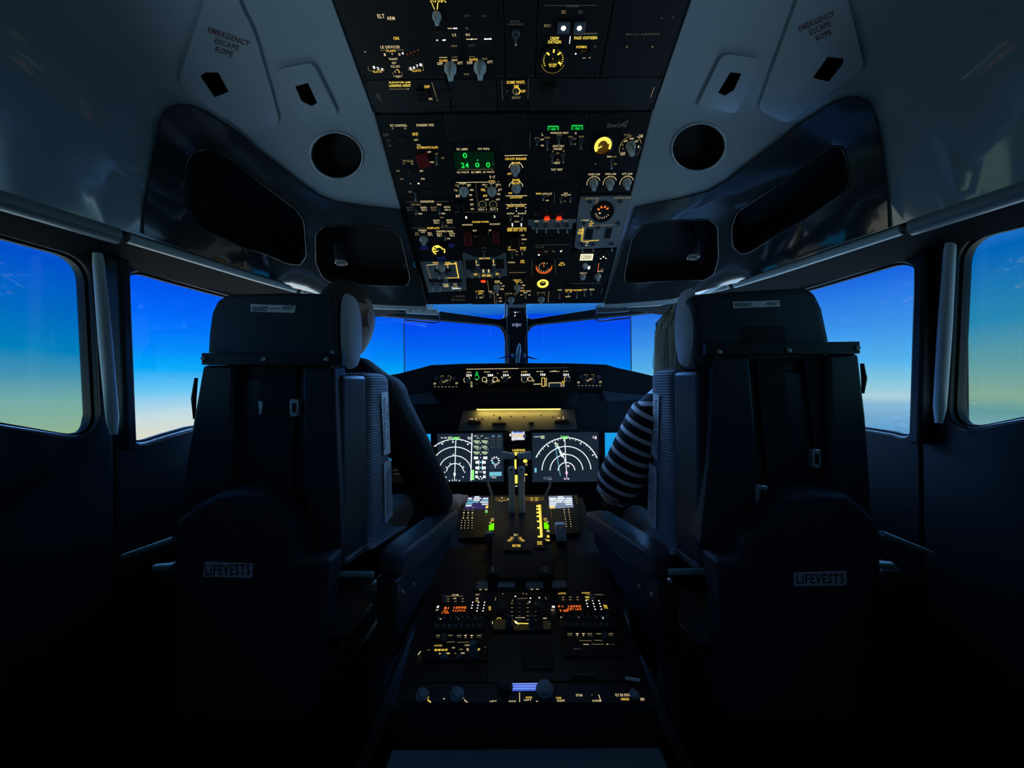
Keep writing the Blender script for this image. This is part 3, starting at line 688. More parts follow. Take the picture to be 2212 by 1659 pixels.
q.gauge(948,539,15,face=M_black,h=0.004)
q.arc('y',948,539,13,100,235,3.2); q.arc('y',948,539,13,-35,20,3.2); q.ticks('y',948,539,6,120,200,3,6,3); q.dot('y',946,531,4.5,3); q.ticks('y',948,539,7,15,60,3,4,2.4); q.ln('y',943,543,947,539,1.5)
MB_blue = mat('blue_annunciator', (0.004, 0.006, 0.03), 0.4, emit=(0.004, 0.006, 0.05), strength=1.0)
for b in ((910,530,925,538),(970,525,981,533),(946,552,962,560)): q.box('annunciator', MB_blue, *b)
q.done()
q = Mod('fuel_pump_panel', 'light grey fuel pump panel with a slanted crossfeed knob and six toggles', 'control panel', FO, [(926,631),(1009,625.5),(1006,600),(998,561),(907,564)], M_grey, 0.0045)
for a in [('a','VALVE',935,564,946,567),('a','OPEN',962,564,973,567),('c','FUEL',958,611,969,614.5),('c','PUMPS',959,615,969,618.5),('c','CTR',979,611,987,614),('c','OFF',981,617,989,620)]: q.tx(*a)
q.ln('c',922,571,945,569,1.6); q.ln('a',961,569,985,567.5,2.4); q.ln('a',984.5,564,991,599,2.6); q.ln('a',962,599,991,598,1.6); q.ln('d',922,571,931,600,1.2); q.ln('c',967,569,968,578,1.6); q.ln('w',976,622,996,621,1.6); q.ln('w',976,612,978,621.5,1)
q.knob(953,566,589,20,0.5); q.box('annunciator', M_black, 940,579,950,586); q.box('annunciator', M_black, 963,578,974,585)
q.box('annunciator', M_black, 927,601,957,608); q.box('annunciator', M_black, 969,600.5,997,608)
q.sw(949.5,590,950,603,3.5); q.sw(964.5,589.5,965.5,602,3.5)
for x in (934.5,950.5,976,992.5): q.sw(x,613,x+1.5,630,3.5)
q.done()
q = M_('apu_strip_panel', 'black strip below the light grey fuel panel with faint worn lettering', (0, 1), 622, 655)
for a in [('f','L WIPER',978,637,1004,641),('f','OFF LOW HI',975,644,1003,649)]: q.tx(*a)
q.done()
# ---- column 2
q = M_('blank_cover', 'plain black blank cover above the green digit meter', (1, 2), 243, 305, M_panel2, cat='cover'); q.done()
q = M_('electrical_meter_panel', 'electrical meter panel with glowing green digits reading 0 24 0 0', (1, 2), 305, 386)
q.box('display_window', mat('green_display', (0.002, 0.012, 0.006), 0.2, emit=(0.0, 0.010, 0.003)), 984,326,1067,363,0.0008,0)
for a in [('c','DC AMPS',987,318.5,1010.5,323.5),('c','CPS FREQ',1032,318,1057,323),('c','DC VOLTS',988,368.5,1013,373),('c','AC AMPS',1018,368,1039,373),('c','AC VOLTS',1043,368,1067,372.5)]: q.tx(*a)
q.th += 0.0012
for a in [('g','0',1000.5,328,1008.5,340),('g','24',997,349.5,1012,361),('g','0',1027,349,1035.5,360),('g','0',1050.5,348.5,1058.5,360)]: q.tx(*a)
q.dot('g',1032,344,2,1); q.tx('f','115',1061,349,1068,354)
q.th -= 0.0012; q.ln('d',990,365,1066,364,0.8); q.done()
q = M_('electrical_selector_panel', 'DC and AC selector panel with two grey pointer knobs and twin ringed switches', (1, 2), 386, 458)
for a in [('c','STBY PWR',992,393,1007,397),('d','BAT',984,397,991,401),('c','BUS',1010,396,1017,400),('d','TR1',980.5,407,988,413),('c','TR2',1016.5,407,1023,411),('c','BAT',985.5,419,994,425),('c','TEST',1013.5,418,1020,422),('c','OFF',1015,428.5,1022,432),('c','BAT',1016.5,438,1023,442.5),('c','ON',1017,448,1023.5,452),('a','STBY',1056,388,1069,391.5),('c','PWR',1057,392.5,1069,395.5),('c','GEN 1',1041.5,396,1052,399.5),('c','GEN 2',1071,395.5,1082,399.5),('a','GRD',1039,406,1047.5,411),('c','INV',1077,406,1084,410),('a','APU',1043.5,419,1052,424),('c','TEST',1073.5,416,1081,420),('c','OFF',1048.5,428,1056,432),('c','OFF',1071.5,427.5,1079.5,431.5),('c','ON 1',1033.5,449,1051,453.5),('c','ON 2',1058.5,448.5,1076,453)]: q.tx(*a)
q.ln('c',982,393,1056,392,1.2); q.ln('c',1069,391.5,1078,391,1.2); q.ln('f',1027.5,393,1033.5,454,1.2); q.ln('f',982,457,1080,456,1)
q.ticks('c',1002,410,12,40,140,3,4,1); q.ticks('c',1002,410,13,0,180,2,4,1); q.ticks('c',1062,411,12,40,140,3,4,1); q.ticks('c',1062,411,13,0,180,2,4,1)
q.ln('c',1058,378,1060,384,1.6); q.ln('c',1068.5,377.5,1066.5,384,1.6); q.dot('c',1063,380,1)
q.knob(1002.5,403,427,21); q.knob(1062.5,403,426,21)
q.arc('d',1042.5,440.5,8,0,360,1.3); q.arc('d',1065.5,440.5,8,0,360,1.3); q.sw(1042.5,440,1043,455,4); q.sw(1065.5,440,1066,454,4)
q.box('switch_guard', M_bar, 991,433,1001,456,0.012,0.002)
q.done()
q = M_('standby_power_panel', 'standby power panel with two dark red guarded disconnect switches', (1, 2), 458, 532)
for a in [('w','1',1006,466,1008.5,471),('w','2',1066.5,464,1070,469),('a','STANDBY POWER',1020,476,1056,480),('c','DISCONNECT',999,482.5,1021,486),('c','DISCONNECT',1058,481,1081,484.5),('c','BAT',1022,495,1030,498.5),('c','OFF',1056,494.5,1061,498),('f','AUTO',1024,508,1031,511)]: q.tx(*a)
for x0, y0, x1, y1 in ((1005.5,496,1018,526),(1065.5,495,1077,523)):
    q.box('switch_guard', M_red, x0, y0, x1, y1, 0.014, 0.002)
q.box('switch_guard', M_bar, 1036,500,1048,524,0.010,0.002); q.ln('f',1055,499,1055,505,1)
for b in ((1003,487,1021,493),(1033,487,1051,493),(1062,486,1080,492)): q.box('annunciator', M_black, *b)
q.done()
q = Mod('generator_bus_panel', 'light grey bus panel with a scooped top edge, dark annunciators and a red lamp', 'control panel', FO,
        [(1006,599),(1096,595.5),(1094,569),(1093,545),(1088,544),(1082,549),(1073,553),(1055,554.5),(1035,554.5),(1023,553),(1013,548.5),(1007,545),(998.5,545.5)], M_grey, 0.0045)
q.tx('a','GRD PWR',1035,554.5,1059,558)
for b in ((1008,560,1027,580),(1037,559,1063,579),(1071,558,1088,578)): q.box('annunciator', M_black, *b)
for a in [('c','BUS',1028.5,569,1038,572),('c','OFF',1064,569,1070,572),('a','GEN 1',1024,588.5,1032,593),('a','GEN 2',1071,587.5,1078,592),('a','APU GEN',1041.5,590.5,1060,596)]: q.tx(*a)
q.ln('a',1028.5,560,1029,567,1.6); q.ln('a',1065.5,558.5,1066,567,1.8); q.dot('c',1059,568,1); q.ln('c',1041,568,1044,574,2)
q.ln('c',1044,580,1044.5,587,3); q.ln('c',1055.5,580,1056,587,3)
for x in (1020,1035.5,1063,1079.5): q.sw(x,584,x+.5,600,3.6)
q.done()
q = M_('ground_power_panel', 'dark panel with a single toggle above the scooped light grey bus panel', (1, 2), 532, 604, M_panel2)
q.tx('f','GRD POWER',1040,533,1051,535.5); q.sw(1045.5,541,1045.5,558,4); q.done()
q = M_('wiper_light_panel', 'dark front edge panel with a tall wiper knob and small red lamp', (1, 2), 604, 656)
for a in [('a','L TURN',1028,626,1045,629.5),('a','LIGHT',1029,630.5,1045,634.5),('c','WIPER',1068,604.5,1080,607),('a','PARK',1069,607.5,1079,610),('c','INT',1080,608.5,1085,612),('c','LOW',1084,615,1090,618),('c','HIGH',1081,621.5,1088,625),('c','TAXI',1055.5,627,1063,630.5),('c','OFF',1059,631.5,1064,634),('c','OFF',1036,640,1042,643),('c','OFF',1073,634,1077.5,637),('c','ON',1078,641,1083,644),('c','APU',1078,648,1084,651)]: q.tx(*a)
q.ln('d',1053,604.5,1056,627,1); q.ln('d',1067,628,1069,655,1); q.knob(1073.5,612,634,15)
q.sw(1030,632,1030.5,644,3.2); q.sw(1044.5,632,1045,643,3.2); q.sw(1059,633,1059.5,643,3.2); q.sw(1073,641,1073.5,655,3.4)
red = q.dot('r',1044,606.5,6,3); q.done()
# ---- column 3
q = M_('bell_slot_panel', 'narrow blank black panel with one dark rectangular slot above circuit breaker knob', (2, 3), 243, 331, M_panel2)
q.box('slot', M_black, 1105,286,1123,314,0.0006,0); q.done()
q = M_('panel_lighting_panel', 'narrow panel with bright amber circuit breaker and panel dimmer knobs', (2, 3), 331, 429)
for a in [('a','CIRCUIT BREAKER',1091,339,1137.5,344.5),('a','BRIGHT',1105.5,348.5,1123,353.5),('a','OFF',1096,372,1104.5,376.5),('a','PANEL',1107,385,1124,390),('a','BRIGHT',1106.5,392,1123,396.8),('a','OFF',1098,414,1106.5,418),('a','LAVATORY',1102,423,1129,427.5)]: q.tx(*a)
q.ln('c',1090,335,1138.5,334,1.6); q.ln('c',1092.5,421.8,1138.5,421.3,1.6)
for y in (364,404): q.arc('c',1114.5,y,15,110,170,1.6); q.arc('c',1114.5,y,15,10,70,1.6)
q.knob(1113.5,354,383,21,-0.12); q.knob(1115,397,419,21,0.35); q.done()
q = M_('equipment_cooling_panel', 'narrow equipment cooling panel with bright amber headings and two small toggles', (2, 3), 429, 500)
for a in [('a','EQUIP COOLING',1097,442,1133,446.5),('c','SUPPLY',1095,458.2,1111.5,461.8),('c','EXHAUST',1118.5,457.8,1137,461.4),('c','NORM',1110,464,1121,467),('c','ALTN',1111,475.8,1121,479),('a','EMER EXIT LIGHTS',1096,492.8,1137,498.6)]: q.tx(*a)
q.ln('c',1093,441,1137.5,440.5,1.6); q.ln('a',1096,491.6,1137,491,1.4)
for x, y in ((1096,448.5),(1115.5,448.5),(1135.5,447.5),(1115.5,454.5),(1135.5,454.5),(1105.5,437),(1125.5,437)): q.dot('w' if y > 440 else 'd',x,y,1.1)
q.sw(1103,466,1103.5,477,3.6); q.sw(1127.5,466,1128,476,3.6)
q.ln('w',1106.5,480.6,1107,488,2.6); q.ln('w',1126,480.6,1126.3,488,2.6); q.done()
q = M_('passenger_signs_panel', 'narrow panel with the black exit light guard, two sign toggles and attend button', (2, 3), 500, 597)
for a in [('c','OFF',1125.6,505.5,1133,508.5),('c','ARMED',1126,514,1138,517.3),('d','ON',1126,523,1131.6,525.5),('a','NO',1101,532,1110,535),('a','SMOKING',1097,536,1114,539.5),('a','FASTEN',1123.5,532,1136,535.5),('a','BELTS',1124,536.3,1135,540),('c','AUTO',1114,541,1119,543),('d','ON',1113,547.5,1119,550),('c','ATTEND',1097,564,1112,567.2),('a','GRD',1124.5,560,1132.5,563),('a','CALL',1123.4,563.6,1134,567)]: q.tx(*a)
q.ln('c',1097,532,1114,531.8,1); q.ln('d',1099.5,587.5,1135,587,1.2)
q.box('switch_guard', M_bar, 1103,507,1122,533,0.014,0.002); q.sw(1106,542,1106.5,558,3.6); q.sw(1127.5,540,1128,551.5,3.6); q.done()
q = M_('engine_start_panel', 'narrow panel at the front edge with two tall start knobs above the centre post', (2, 3), 597, 656)
for a in [('a','IGNITION',1109,602.3,1125.5,605.3),('a','GRD',1112.5,606,1122,608.5),('c','OFF',1124,607,1129,610),('c','CONT',1127,613.5,1135,616.5),('c','FLT',1126,619.5,1131.5,622.5),('a','STROBE',1123.5,625.5,1134,628.5),('c','STEADY',1130.5,629.5,1139,632.5),('c','ON',1124,634.5,1128.5,637),('d','OFF',1092,631.5,1098.5,634.5),('d','GRD',1100,631,1107,634),('d','CONT',1110,632,1117,635)]: q.tx(*a)
q.ln('f',1091.5,630,1092.5,655,1); q.ln('a',1116,608,1117,613,1); q.ticks('d',1104,641,9,45,135,3,3,.8)
q.knob(1117.5,613,633,14.5); q.knob(1104,639,659,15.5); q.sw(1135,634,1135.5,645,3.2); q.done()
# ---- column 4
q = M_('window_heat_panel', 'window heat panel with two bright green ON lights over seven small grey toggles', (3, 4), 243, 396)
for a in [('c','L',1170,286,1174,292),('c','R',1242,284,1246,289),('c','WINDOW HEAT',1188.5,283.5,1228,288),('d','TEST',1202.5,289,1214,292),('d','SIDE',1155,295,1165,298.5),('d','FWD',1176.6,294,1188,298.5),('c','OFF',1167,298.5,1175,302),('c','ON',1168,311,1174.5,315),('d','FWD',1227,292.6,1238,296),('d','SIDE',1250,292,1261,296),('d','OFF',1238,297,1245,300),('d','ON',1239,308,1244,312),('c','PITOT STAT',1194,312,1218.6,317),('c','PROBE',1196,318.5,1214,322.7),('d','A',1192,323,1196,328),('d','B',1216,322.5,1219.5,327),('d','OFF',1201,328,1208,332),('d','ON',1202,342,1207,346),('c','HEAT',1197,348,1210,353),('c','TAT TEST',1190,362.6,1215,367.5)]: q.tx(*a)
for x0, y0, x1, y1, cx in ((1184,271,1206,280,1195),(1235,269.5,1258,279,1247)):
    q.box('lit_annunciator', mat('green_lamp_lens', (0.0, 0.1, 0.01), 0.3, emit=(0.0, 0.10, 0.012)), x0, y0, x1, y1, 0.001, 0)
    q.th += 0.0012; q.ln('g',x0,y0,x1,y0,1.6); q.ln('g',x0,y0,x0-0.5,y1,1.3); q.ln('g',x1,y0,x1-0.3,y1,1.3); q.tx('w' if 0 else 'g','ON',cx-4,y0+4,cx+4,y1); q.th -= 0.0012
for a in ((1160,301,1160,314),(1182,305,1182.5,324),(1207,296,1207.5,313),(1233,301,1233,313),(1254,303,1254.5,322),(1192.5,334,1193,354),(1216,333,1216.5,353)): q.sw(*a, 4.8, mat('switch_dull', (0.45,0.52,0.54), 0.35, metal=0.6))
q.dot('f',1199,372,1.2); q.ln('f',1146,285,1144,318,1); q.done()
q = M_('anti_ice_hydraulic_panel', 'dark panel of anti-ice and hydraulic pump switches with two glowing red caution lights', (3, 4), 396, 512, M_panel)
for a in [('a','WING',1157,415,1169,419),('c','ANTI-ICE',1171,415,1192.5,419),('d','OFF',1180,419.5,1187,422),('c','ON',1179,430,1185,433.5),('c','ENG',1218,414.5,1226,417.4),('c','ANTI-ICE',1211.6,418,1233,421.3),('d','OFF',1218,422,1225,424),('d','ON',1217,432,1222,435)]: q.tx(*a)
q.ln('f',1197.5,416,1197.5,438,1); q.sw(1173,423,1173,433,4); q.sw(1211,427,1211.6,438,4); q.sw(1231.5,427,1232,437,4)
q.dot('f',1156,462,1); q.dot('f',1161,462,1); q.dot('f',1181,453.5,1); q.done()
q = Mod('hydraulic_pump_plate', 'small stepped light grey plate with four silver toggles under two red lights', 'control panel', FO, [(1148.5,494),(1235,492.5),(1236,480),(1244.5,478.5),(1244,470.5),(1140.5,472.5),(1140.5,484),(1147,486)], M_grey, 0.006)
for a in [('c','ENG 1',1155,474,1164,477),('d','ELEC 2',1174,474,1186,477),('d','ELEC 1',1200,473.5,1212,476.5),('d','ENG 2',1217,473,1227,476)]: q.tx(*a)
for cx in (1181.5,1207.5):
    q.dot('r',cx,470.5,7,3); q.tx('r','LOW',cx-5,464,cx+5,468)
for x in (1159,1179,1205.5,1225): q.sw(x,484,x+1,503,5)
q.done()
q = M_('door_light_panel', 'dark strip with a small dark red lamp and two white indicator dots', (3, 4), 512, 553)
q.ln('f',1155,528,1228,527,1); q.tx('f','AIR TEMP',1157,531,1176,534)
q.box('red_lens', M_red, 1160,539,1170,546,0.002); q.dot('w',1164,549.3,2.2,1.6); q.dot('w',1211.5,541.5,2,1.6); q.ln('c',1212,542,1215,538.5,1.2); q.tx('d','L PACK',1176,540.5,1183,543.5); q.tx('d','R PACK',1192,540,1199,543); q.done()
q = M_('cabin_altitude_panel', 'panel with an orange ringed altitude dial above a yellow lit cabin climb dial', (3, 4), 553, 622)
q.gauge(1175,576,18.5,h=0.004); q.arc('o',1175,576,17,165,375,1.6); q.arc('o',1175,576,14.3,185,355,1); q.ticks('o',1175,576,17.5,165,375,8,3.5,1.6); q.ticks('c',1175,576,10,60,330,10,2.6,1.8); q.ln('o',1175,576,1174,565,1)
q.gauge(1172.5,611,13.5,h=0.003,face=M_black); q.arc('y',1172.5,611,9.5,0,360,6.0); q.arc('y',1172.5,611,3,20,160,1.5)
q.tx('a','LDG',1209,565,1218,568.5); q.tx('a','ALT',1205.5,569,1221,572.6); q.ln('f',1150,560,1148,594,1); q.ln('f',1198,559,1201,592,1); q.done()
q = M_('landing_light_panel', 'front edge panel with a tall start knob beside the logo and position light toggles', (3, 4), 622, 656)
for a in [('d','OFF',1159,630,1167,632.5),('d','GRD',1170,629.5,1178,632),('c','CONT',1136,626,1147,629),('c','ON',1141,634.5,1146,637),('c','LOGO',1204,623.5,1214,626.5),('a','POSITION',1220,623.5,1237,627),('a','STROBE',1222,627.6,1235,630.4),('c','OFF',1221,638,1232,641)]: q.tx(*a)
q.ln('d',1185.5,628,1184,652,1); q.ticks('d',1169,641,8.5,45,135,3,3,.8); q.knob(1169,638.5,657,15.5); q.sw(1208,632,1208.5,645,3.2); q.sw(1228,629,1228,639,3.2); q.done()
# ---- column 5
q = M_('air_temperature_panel', 'air temperature panel with bright round yellow dial, big selector and three pointer knobs', (4, 5), 243, 418)
q.tx('f','SimON',1310,265,1353,274); q.ln('f',1345,266,1357,259,1.6); q.ln('f',1357,259,1355,263,1.2)
q.gauge(1301.5,312,19.5,h=0.007,face=mat('yellow_dial', (0.1, 0.07, 0.01), 0.5, emit=(0.10, 0.045, 0.002), strength=0.5)); 
z = q.th; q.th += 0.004
q.arc('y',1301.5,312,14.5,20,200,8.5); q.arc('y',1301.5,312,16,-25,20,5); q.arc('y',1301.5,312,15.5,200,225,6); q.ln('y',1290,318,1300,313,2.4); q.th = z
q.arc('d',1361,317,23,20,70,1.4); q.arc('d',1361,317,23,95,230,1.4); q.arc('f',1361,317,23,-50,10,1.4)
for a in [('d','SUPPLY DUCT',1347,288,1362,292),('c','CAB',1378,289,1389,296),('c','FWD',1359,296,1369,300.5),('c','AFT',1347,301,1356,306),('c','AFT',1370,301.5,1379,306),('d','PASS',1341,309,1347,314),('c','R',1377,313,1382,318.5),('d','DUCT',1343,318,1348,322),('c','PACK',1341,327,1351,334),('c','TRIM AIR',1310,335,1321,339),('d','OFF',1322,335.5,1332,339),('d','ON',1325,351,1332,355),('c','CONT CAB',1270,373,1296,377.3),('c','AUTO',1277,378.6,1288,382),('c','FWD CAB',1307,372.4,1331,376.6),('c','AUTO',1312,378.4,1323,381.8),('c','AFT CAB',1342.6,372,1366,376.3),('c','AUTO',1349,377.6,1360,381)]: q.tx(*a)
q.knob(1361.5,305,342,20); q.sw(1320,346,1320.5,364,4.5); q.dot('d',1286,353,1.3)
for x, y in ((1281.7,394),(1316.7,393.5),(1353,393)):
    q.arc('c',x,y,14,20,75,1.3); q.arc('c',x,y,14,110,200,1.3)
q.knob(1281.7,385,413.5,19); q.knob(1316.7,385,412.5,19); q.knob(1353.5,384,411.5,19,0.1); q.done()
q = Mod('bleed_air_panel', 'large light grey bleed air panel with black pressure dial, two windows and eight toggles', 'control panel', FO, [(1240,532),(1251,537),(1335.5,531.5),(1347,485),(1350,480),(1364,421),(1254,423.5),(1250,440),(1245,480),(1246,487)], M_grey, 0.0055)
for a in [('d','RECIRC FAN',1264,424.5,1293,428.5),('d','RECIRC FAN',1326,423,1362,427),('d','OFF',1286,430,1292,433.5),('d','AUTO',1284.5,435,1293,438.5),('c','L PACK',1255,471.5,1272.5,475),('a','OFF',1274,474.5,1279,477),('a','AUTO',1272.5,478.5,1282.5,482),('a','HIGH',1271,483,1278.5,486),('d','ISOL',1287,471.5,1293,474.5),('a','APU',1249,492,1259.5,497),('a','BLEED',1247.5,498,1258.5,503.5),('c','OFF',1264.5,520.5,1271,523.5),('c','ON',1264,526,1268.5,529)]: q.tx(*a)
q.gauge(1301.5,455,22,h=0.004); q.ticks('o',1301.5,455,9,40,150,4,5,3.6); q.ticks('c',1301.5,455,13,200,330,8,4,1.3); q.dot('c',1295,458,2.4,1.8)
for b in ((1263,491.5,1282,514),(1304,490,1322.5,512.5)): q.box('display_window', M_black, *b, 0.001, 0)
q.ln('a',1261,489,1257,519.5,1.2); q.ln('a',1258.5,488,1254.8,518,1); q.ln('a',1258.5,519.4,1293,516.4,1.6); q.ln('d',1272,486.5,1325,483,1)
for a in ((1275,433,1277,452),(1339.5,432.5,1340,450),(1262,480,1263,495),(1292.5,489,1294,505),(1335.5,480,1336,496),(1257.5,526,1258.5,544),(1281,525,1282,543),(1321.5,524,1322.5,543)): q.sw(*a, 4.6)
q.done()
q = M_('pressurization_panel', 'cabin pressure panel with a bright white counter window and three lit silver knobs', (4, 5), 541, 616)
q.box('counter_window', emi('counter_glow', (232, 232, 196), 1.15), 1252,547,1282,561,0.002,0.0005)
q.th += 0.002; q.tx('d','12000',1255,549,1278,558); q.th -= 0.002
q.gauge(1303.5,554,11,h=0.003); q.dot('w',1303.5,553.5,1.8,1.4); q.dot('w',1297.5,557.5,1.8,.9); q.dot('w',1308.5,556.8,1.8,.9)
q.knob(1263.5,567,582,12,0,None,True); q.knob(1258.5,590,606,13,0,None,True); q.knob(1291,589,608,14.5,0.2); q.dot('w',1272,577,2.6,4)
for a in [('c','LAND ALT',1252,587,1268,590),('c','AUTO',1290,583,1303,586.5),('d','ALTN',1297,579,1304,582)]: q.tx(*a)
q.ln('o',1291,586,1293.5,567,1); q.ln('f',1233,611.5,1301,610.5,1); q.done()
q = M_('anti_collision_panel', 'small front corner panel with three light toggles at right end of the overhead', (4, 5), 616, 656)
for a in [('a','ANTI COLLISION',1238.5,623.5,1257,627.5),('c','WING',1258.5,623,1268,626),('c','WHEEL WELL',1272,622.2,1284,625.8)]: q.tx(*a)
q.sw(1246,631,1246,643.5,3.2); q.sw(1262,629,1262.5,639.5,3.2); q.sw(1276,628,1276.5,638.5,3.2); q.ln('f',1301,622,1299,634,1); q.done()
# ---- aft overhead
UA = [-0.35, -0.15, -0.02, 0.045, 0.35]
def MA(name, label, u0, u1, y0, y1, m=M_panel, **k): return Mod(name, label, 'control panel', FAo, None, m, rect=(u0, u1, y0, y1), **k)
q = MA('leading_edge_devices_panel', 'aft overhead panel with winged slat display, amber and red dots and ELT lettering', -0.35, -0.155, -60, 168)
for a in [('c','ELT',817,28,830,37),('c','ARM',837,33,852,41),('a','ON',851,77,861,84),('c','LE DEVICES',823,96,863,102.6),('a','FLAPS',836,105,854,110),('c','1',830.5,113,832.5,118.5),('c','2',846,112,848.5,115.5),('c','3',861,112.5,864.5,118),('w','4',868,110,871.5,115.5),('c','TRANSIT',840.6,123,858.7,127.5),('c','EXT',848,131.5,856,136),('c','FULL EXT',845.6,139,863.6,144),('a','SLATS',807,149.8,824,155),('a','SLATS',891,147.5,908,153),('w','1',807,140.5,809.5,146),('w','2',815,142.5,818.5,148),('w','3',823.5,145,827,150),('w','5',885.5,142.5,889,149),('w','6',892.5,140.5,896.5,146.5),('w','7',900,137.5,903.5,143.5),('w','8',907,134.5,911,141),('c','TEST',854.6,161,866,165.5)]: q.tx(*a)
q.ln('d',821.6,106.6,835,106.3,1); q.ln('d',855,106.1,873,105.5,1); q.ln('d',797,150,805,152,1); q.ln('d',795,140,797,150,1); q.ln('d',826,152,830,151,1); q.ln('d',830,151,829,144,1)
q.ln('d',883,149,890,150,1); q.ln('d',883,149,882,144,1); q.ln('d',909,150,915.5,149.5,1); q.ln('d',915.5,149.5,912.5,135,1); q.ln('d',848,153,851,163,1); q.ln('d',851,163,870,162.8,1); q.ln('d',870,162.8,867,152.5,1)
q.ln('c',853,150,854.5,155,1.4); q.arc('a',859,152,3.4,-60,120,1.6)
MBR = emi('dim_amber_dot', (120, 62, 36), 0.6); MGR = emi('dim_green_dot', (44, 62, 26), 0.4); MDR = emi('dim_red_dot', (70, 30, 20), 0.5)
COL.update(m=MBR, n=MGR, k=MDR); LEG.update(m='dim_amber_marking', n='dim_green_marking', k='dim_red_marking')
for i in range(4): q.dot('m',880+i*7.7,115-i*3.1,2.2); q.dot('k',876+i*8.5,121-i*2,1.8)
for i in range(6): q.dot('n',868+i*7,134-i*1.8,1.8); q.dot('n',868+i*6.5,141-i*1.8,1.8); q.dot('n',838-i*6.5,133-i*1.8,1.8); q.dot('n',838-i*6.5,141-i*1.8,1.5); q.dot('k',832-i*6.5,125-i*2,1.3)
q.dot('d',789,109.5,2); q.done()
q = MA('elevator_jam_panel', 'aft strip with bright yellow elevator jam landing assist wording and an off-on guard', -0.35, -0.155, 168, 238, M_panel2)
q.box('switch_guard', M_bar, 902, 190, 922, 214, 0.008, 0.002)
for a in [('y','ELEVATOR JAM',842,173.6,886,179),('y','LANDING ASSIST',841.5,179.8,887,185.5),('a','OFF',917,182,928,188.5),('c','ON',924.7,209,933,214)]: q.tx(*a)
q.ln('d',841,190.5,884,189.8,1); q.dot('c',882,190,1.2); q.ln('c',917.5,197,920,206.5,2.2); q.ln('d',912,197,914,204,1); q.ln('d',933,176,946,217,1.4)
q.ln('f',813,200,818,214,1.5); q.ln('f',818,200,826,220,1.5); q.done()
q = MA('inertial_system_panel', 'aft overhead panel with two large grey mode knobs under lit align and nav wording', -0.153, -0.018, -60, 168)
for a in [('y','SYS DSPL',930,-8,963,3),('c','L2',977.5,70,985,75.6),('c','GLS',1006,70,1015,75),('d','HDG',975,95,987,99),('a','ALIGN',949,126,966,131),('c','NAV',976.5,125,988.5,130),('c','OFF',945,132,956,138.5),('c','ATT',988.5,131,999.5,137),('a','ALIGN',1013.6,123.3,1031,128.6),('d','NAV',1041.5,122.5,1053,127),('c','OFF',1009,130,1020.5,136.5),('c','ATT',1052.6,128.5,1064,134.5),('d','RCL',1003,156,1013.6,160)]: q.tx(*a)
q.ln('y',933,4,939,18,1.6); q.ln('y',946,4,944.5,18,1.8)
q.ln('c',967,59.3,977,59,1.6); q.ln('w',979,59,988,58.8,2); q.ln('d',1006,58,1011,59.5,1.4); q.dot('w',944.5,84.5,2,1.4); q.ln('w',956,84.6,963,84,2.4); q.ln('c',1007,82.5,1031,82,1.6); q.dot('w',1019,82.5,2,1.3); q.ln('w',1046,82.3,1062,81.5,2); q.dot('w',1048,82,2.2,1.8); q.dot('w',1059.5,81.8,2.2,1.8)
q.ln('c',949,122,966,121.7,1.2); q.ln('d',976,121,989,120.8,1); q.ln('d',1013,120,1026,119.6,1)
q.tx('f','ALTN',1012,93,1026,98); q.tx('f','ENT',1004,30,1016,34); q.tx('f','CLR',1040,30,1052,34)
q.box('keypad', M_black, 1000,52,1062,118,0.0003,0); q.box('display_window', M_black, 941,62,998,118,0.0003,0)
q.knob(943.7,24,57,19.5,0); q.knob(973,133,176.5,27); q.knob(1037,131,175,27.5); q.done()
q = MA('blank_strip', 'plain dark strip of the aft overhead left of the dome light switch', -0.153, -0.040, 168, 238, M_panel2); q.box('slot', M_black, 944,192,978,212,0.001,0); q.done()
q = MA('service_interphone_panel', 'narrow aft overhead panel with one large toggle under faint wording', -0.016, 0.050, -60, 168)
q.tx('f','SERVICE',1102,42,1122,46); q.tx('f','INTERPHONE',1097,48,1130,52.5); q.sw(1114,70,1114,98,8.5); q.done()
q = MA('dome_light_panel', 'small dome white light panel with a ringed toggle between two thin pale lines', -0.038, 0.036, 168, 238)
for a in [('a','DOME WHITE',1095,172,1134,179),('a','DIM',1110,181,1120,185.5),('a','OFF',1124.6,192,1135,198),('d','BRIGHT',1106,206,1124.6,211.5)]: q.tx(*a)
q.arc('a',1115.4,194.5,7.5,-60,120,2.4); q.arc('d',1115.4,194.5,7.5,120,300,1.6); q.ln('f',1084,172,1086,215,1.4); q.ln('f',1141.5,168,1140.7,212,1.4); q.dot('d',1095.5,194.5,1); q.sw(1115.4,193.5,1115.5,205,4); q.done()
q = MA('oxygen_panel', 'aft overhead oxygen panel with round amber crew oxygen dial under two white lamps', 0.052, 0.20, -60, 168)
for a in [('f','ENGINE',1223,8,1250,13),('d','EEC',1213,20,1223,27),('f','EEC',1248.5,20,1260,27),('d','EEC',1175,50,1190,56),('y','CREW',1188,77,1208,84),('y','OXYGEN',1183,84.6,1212,92),('y','PASS OXYGEN',1240,76,1290,83),('a','NORMAL',1244.5,96,1268.6,102),('c','ON',1258,119,1265.5,124.5)]: q.tx(*a)
q.ln('f',1177,9.5,1288,9,1); q.gauge(1194.8,124,23,h=0.008); z = q.th; q.th += 0.003
q.ticks('y',1194.8,124,19.5,-35,215,23,4,1.7); q.ticks('y',1194.8,122,11,38,142,3,8,3.4); q.ticks('y',1194.8,122,14,-32,-32,1,7,4); q.tx('y','OXY PRESS',1184.5,133,1203,137); q.tx('a','PSI',1187,137.5,1200,141); q.dot('a',1194,122.5,1); q.th = z
q.arc('a',1194.8,124,25.5,200,340,1.6,0.0055)
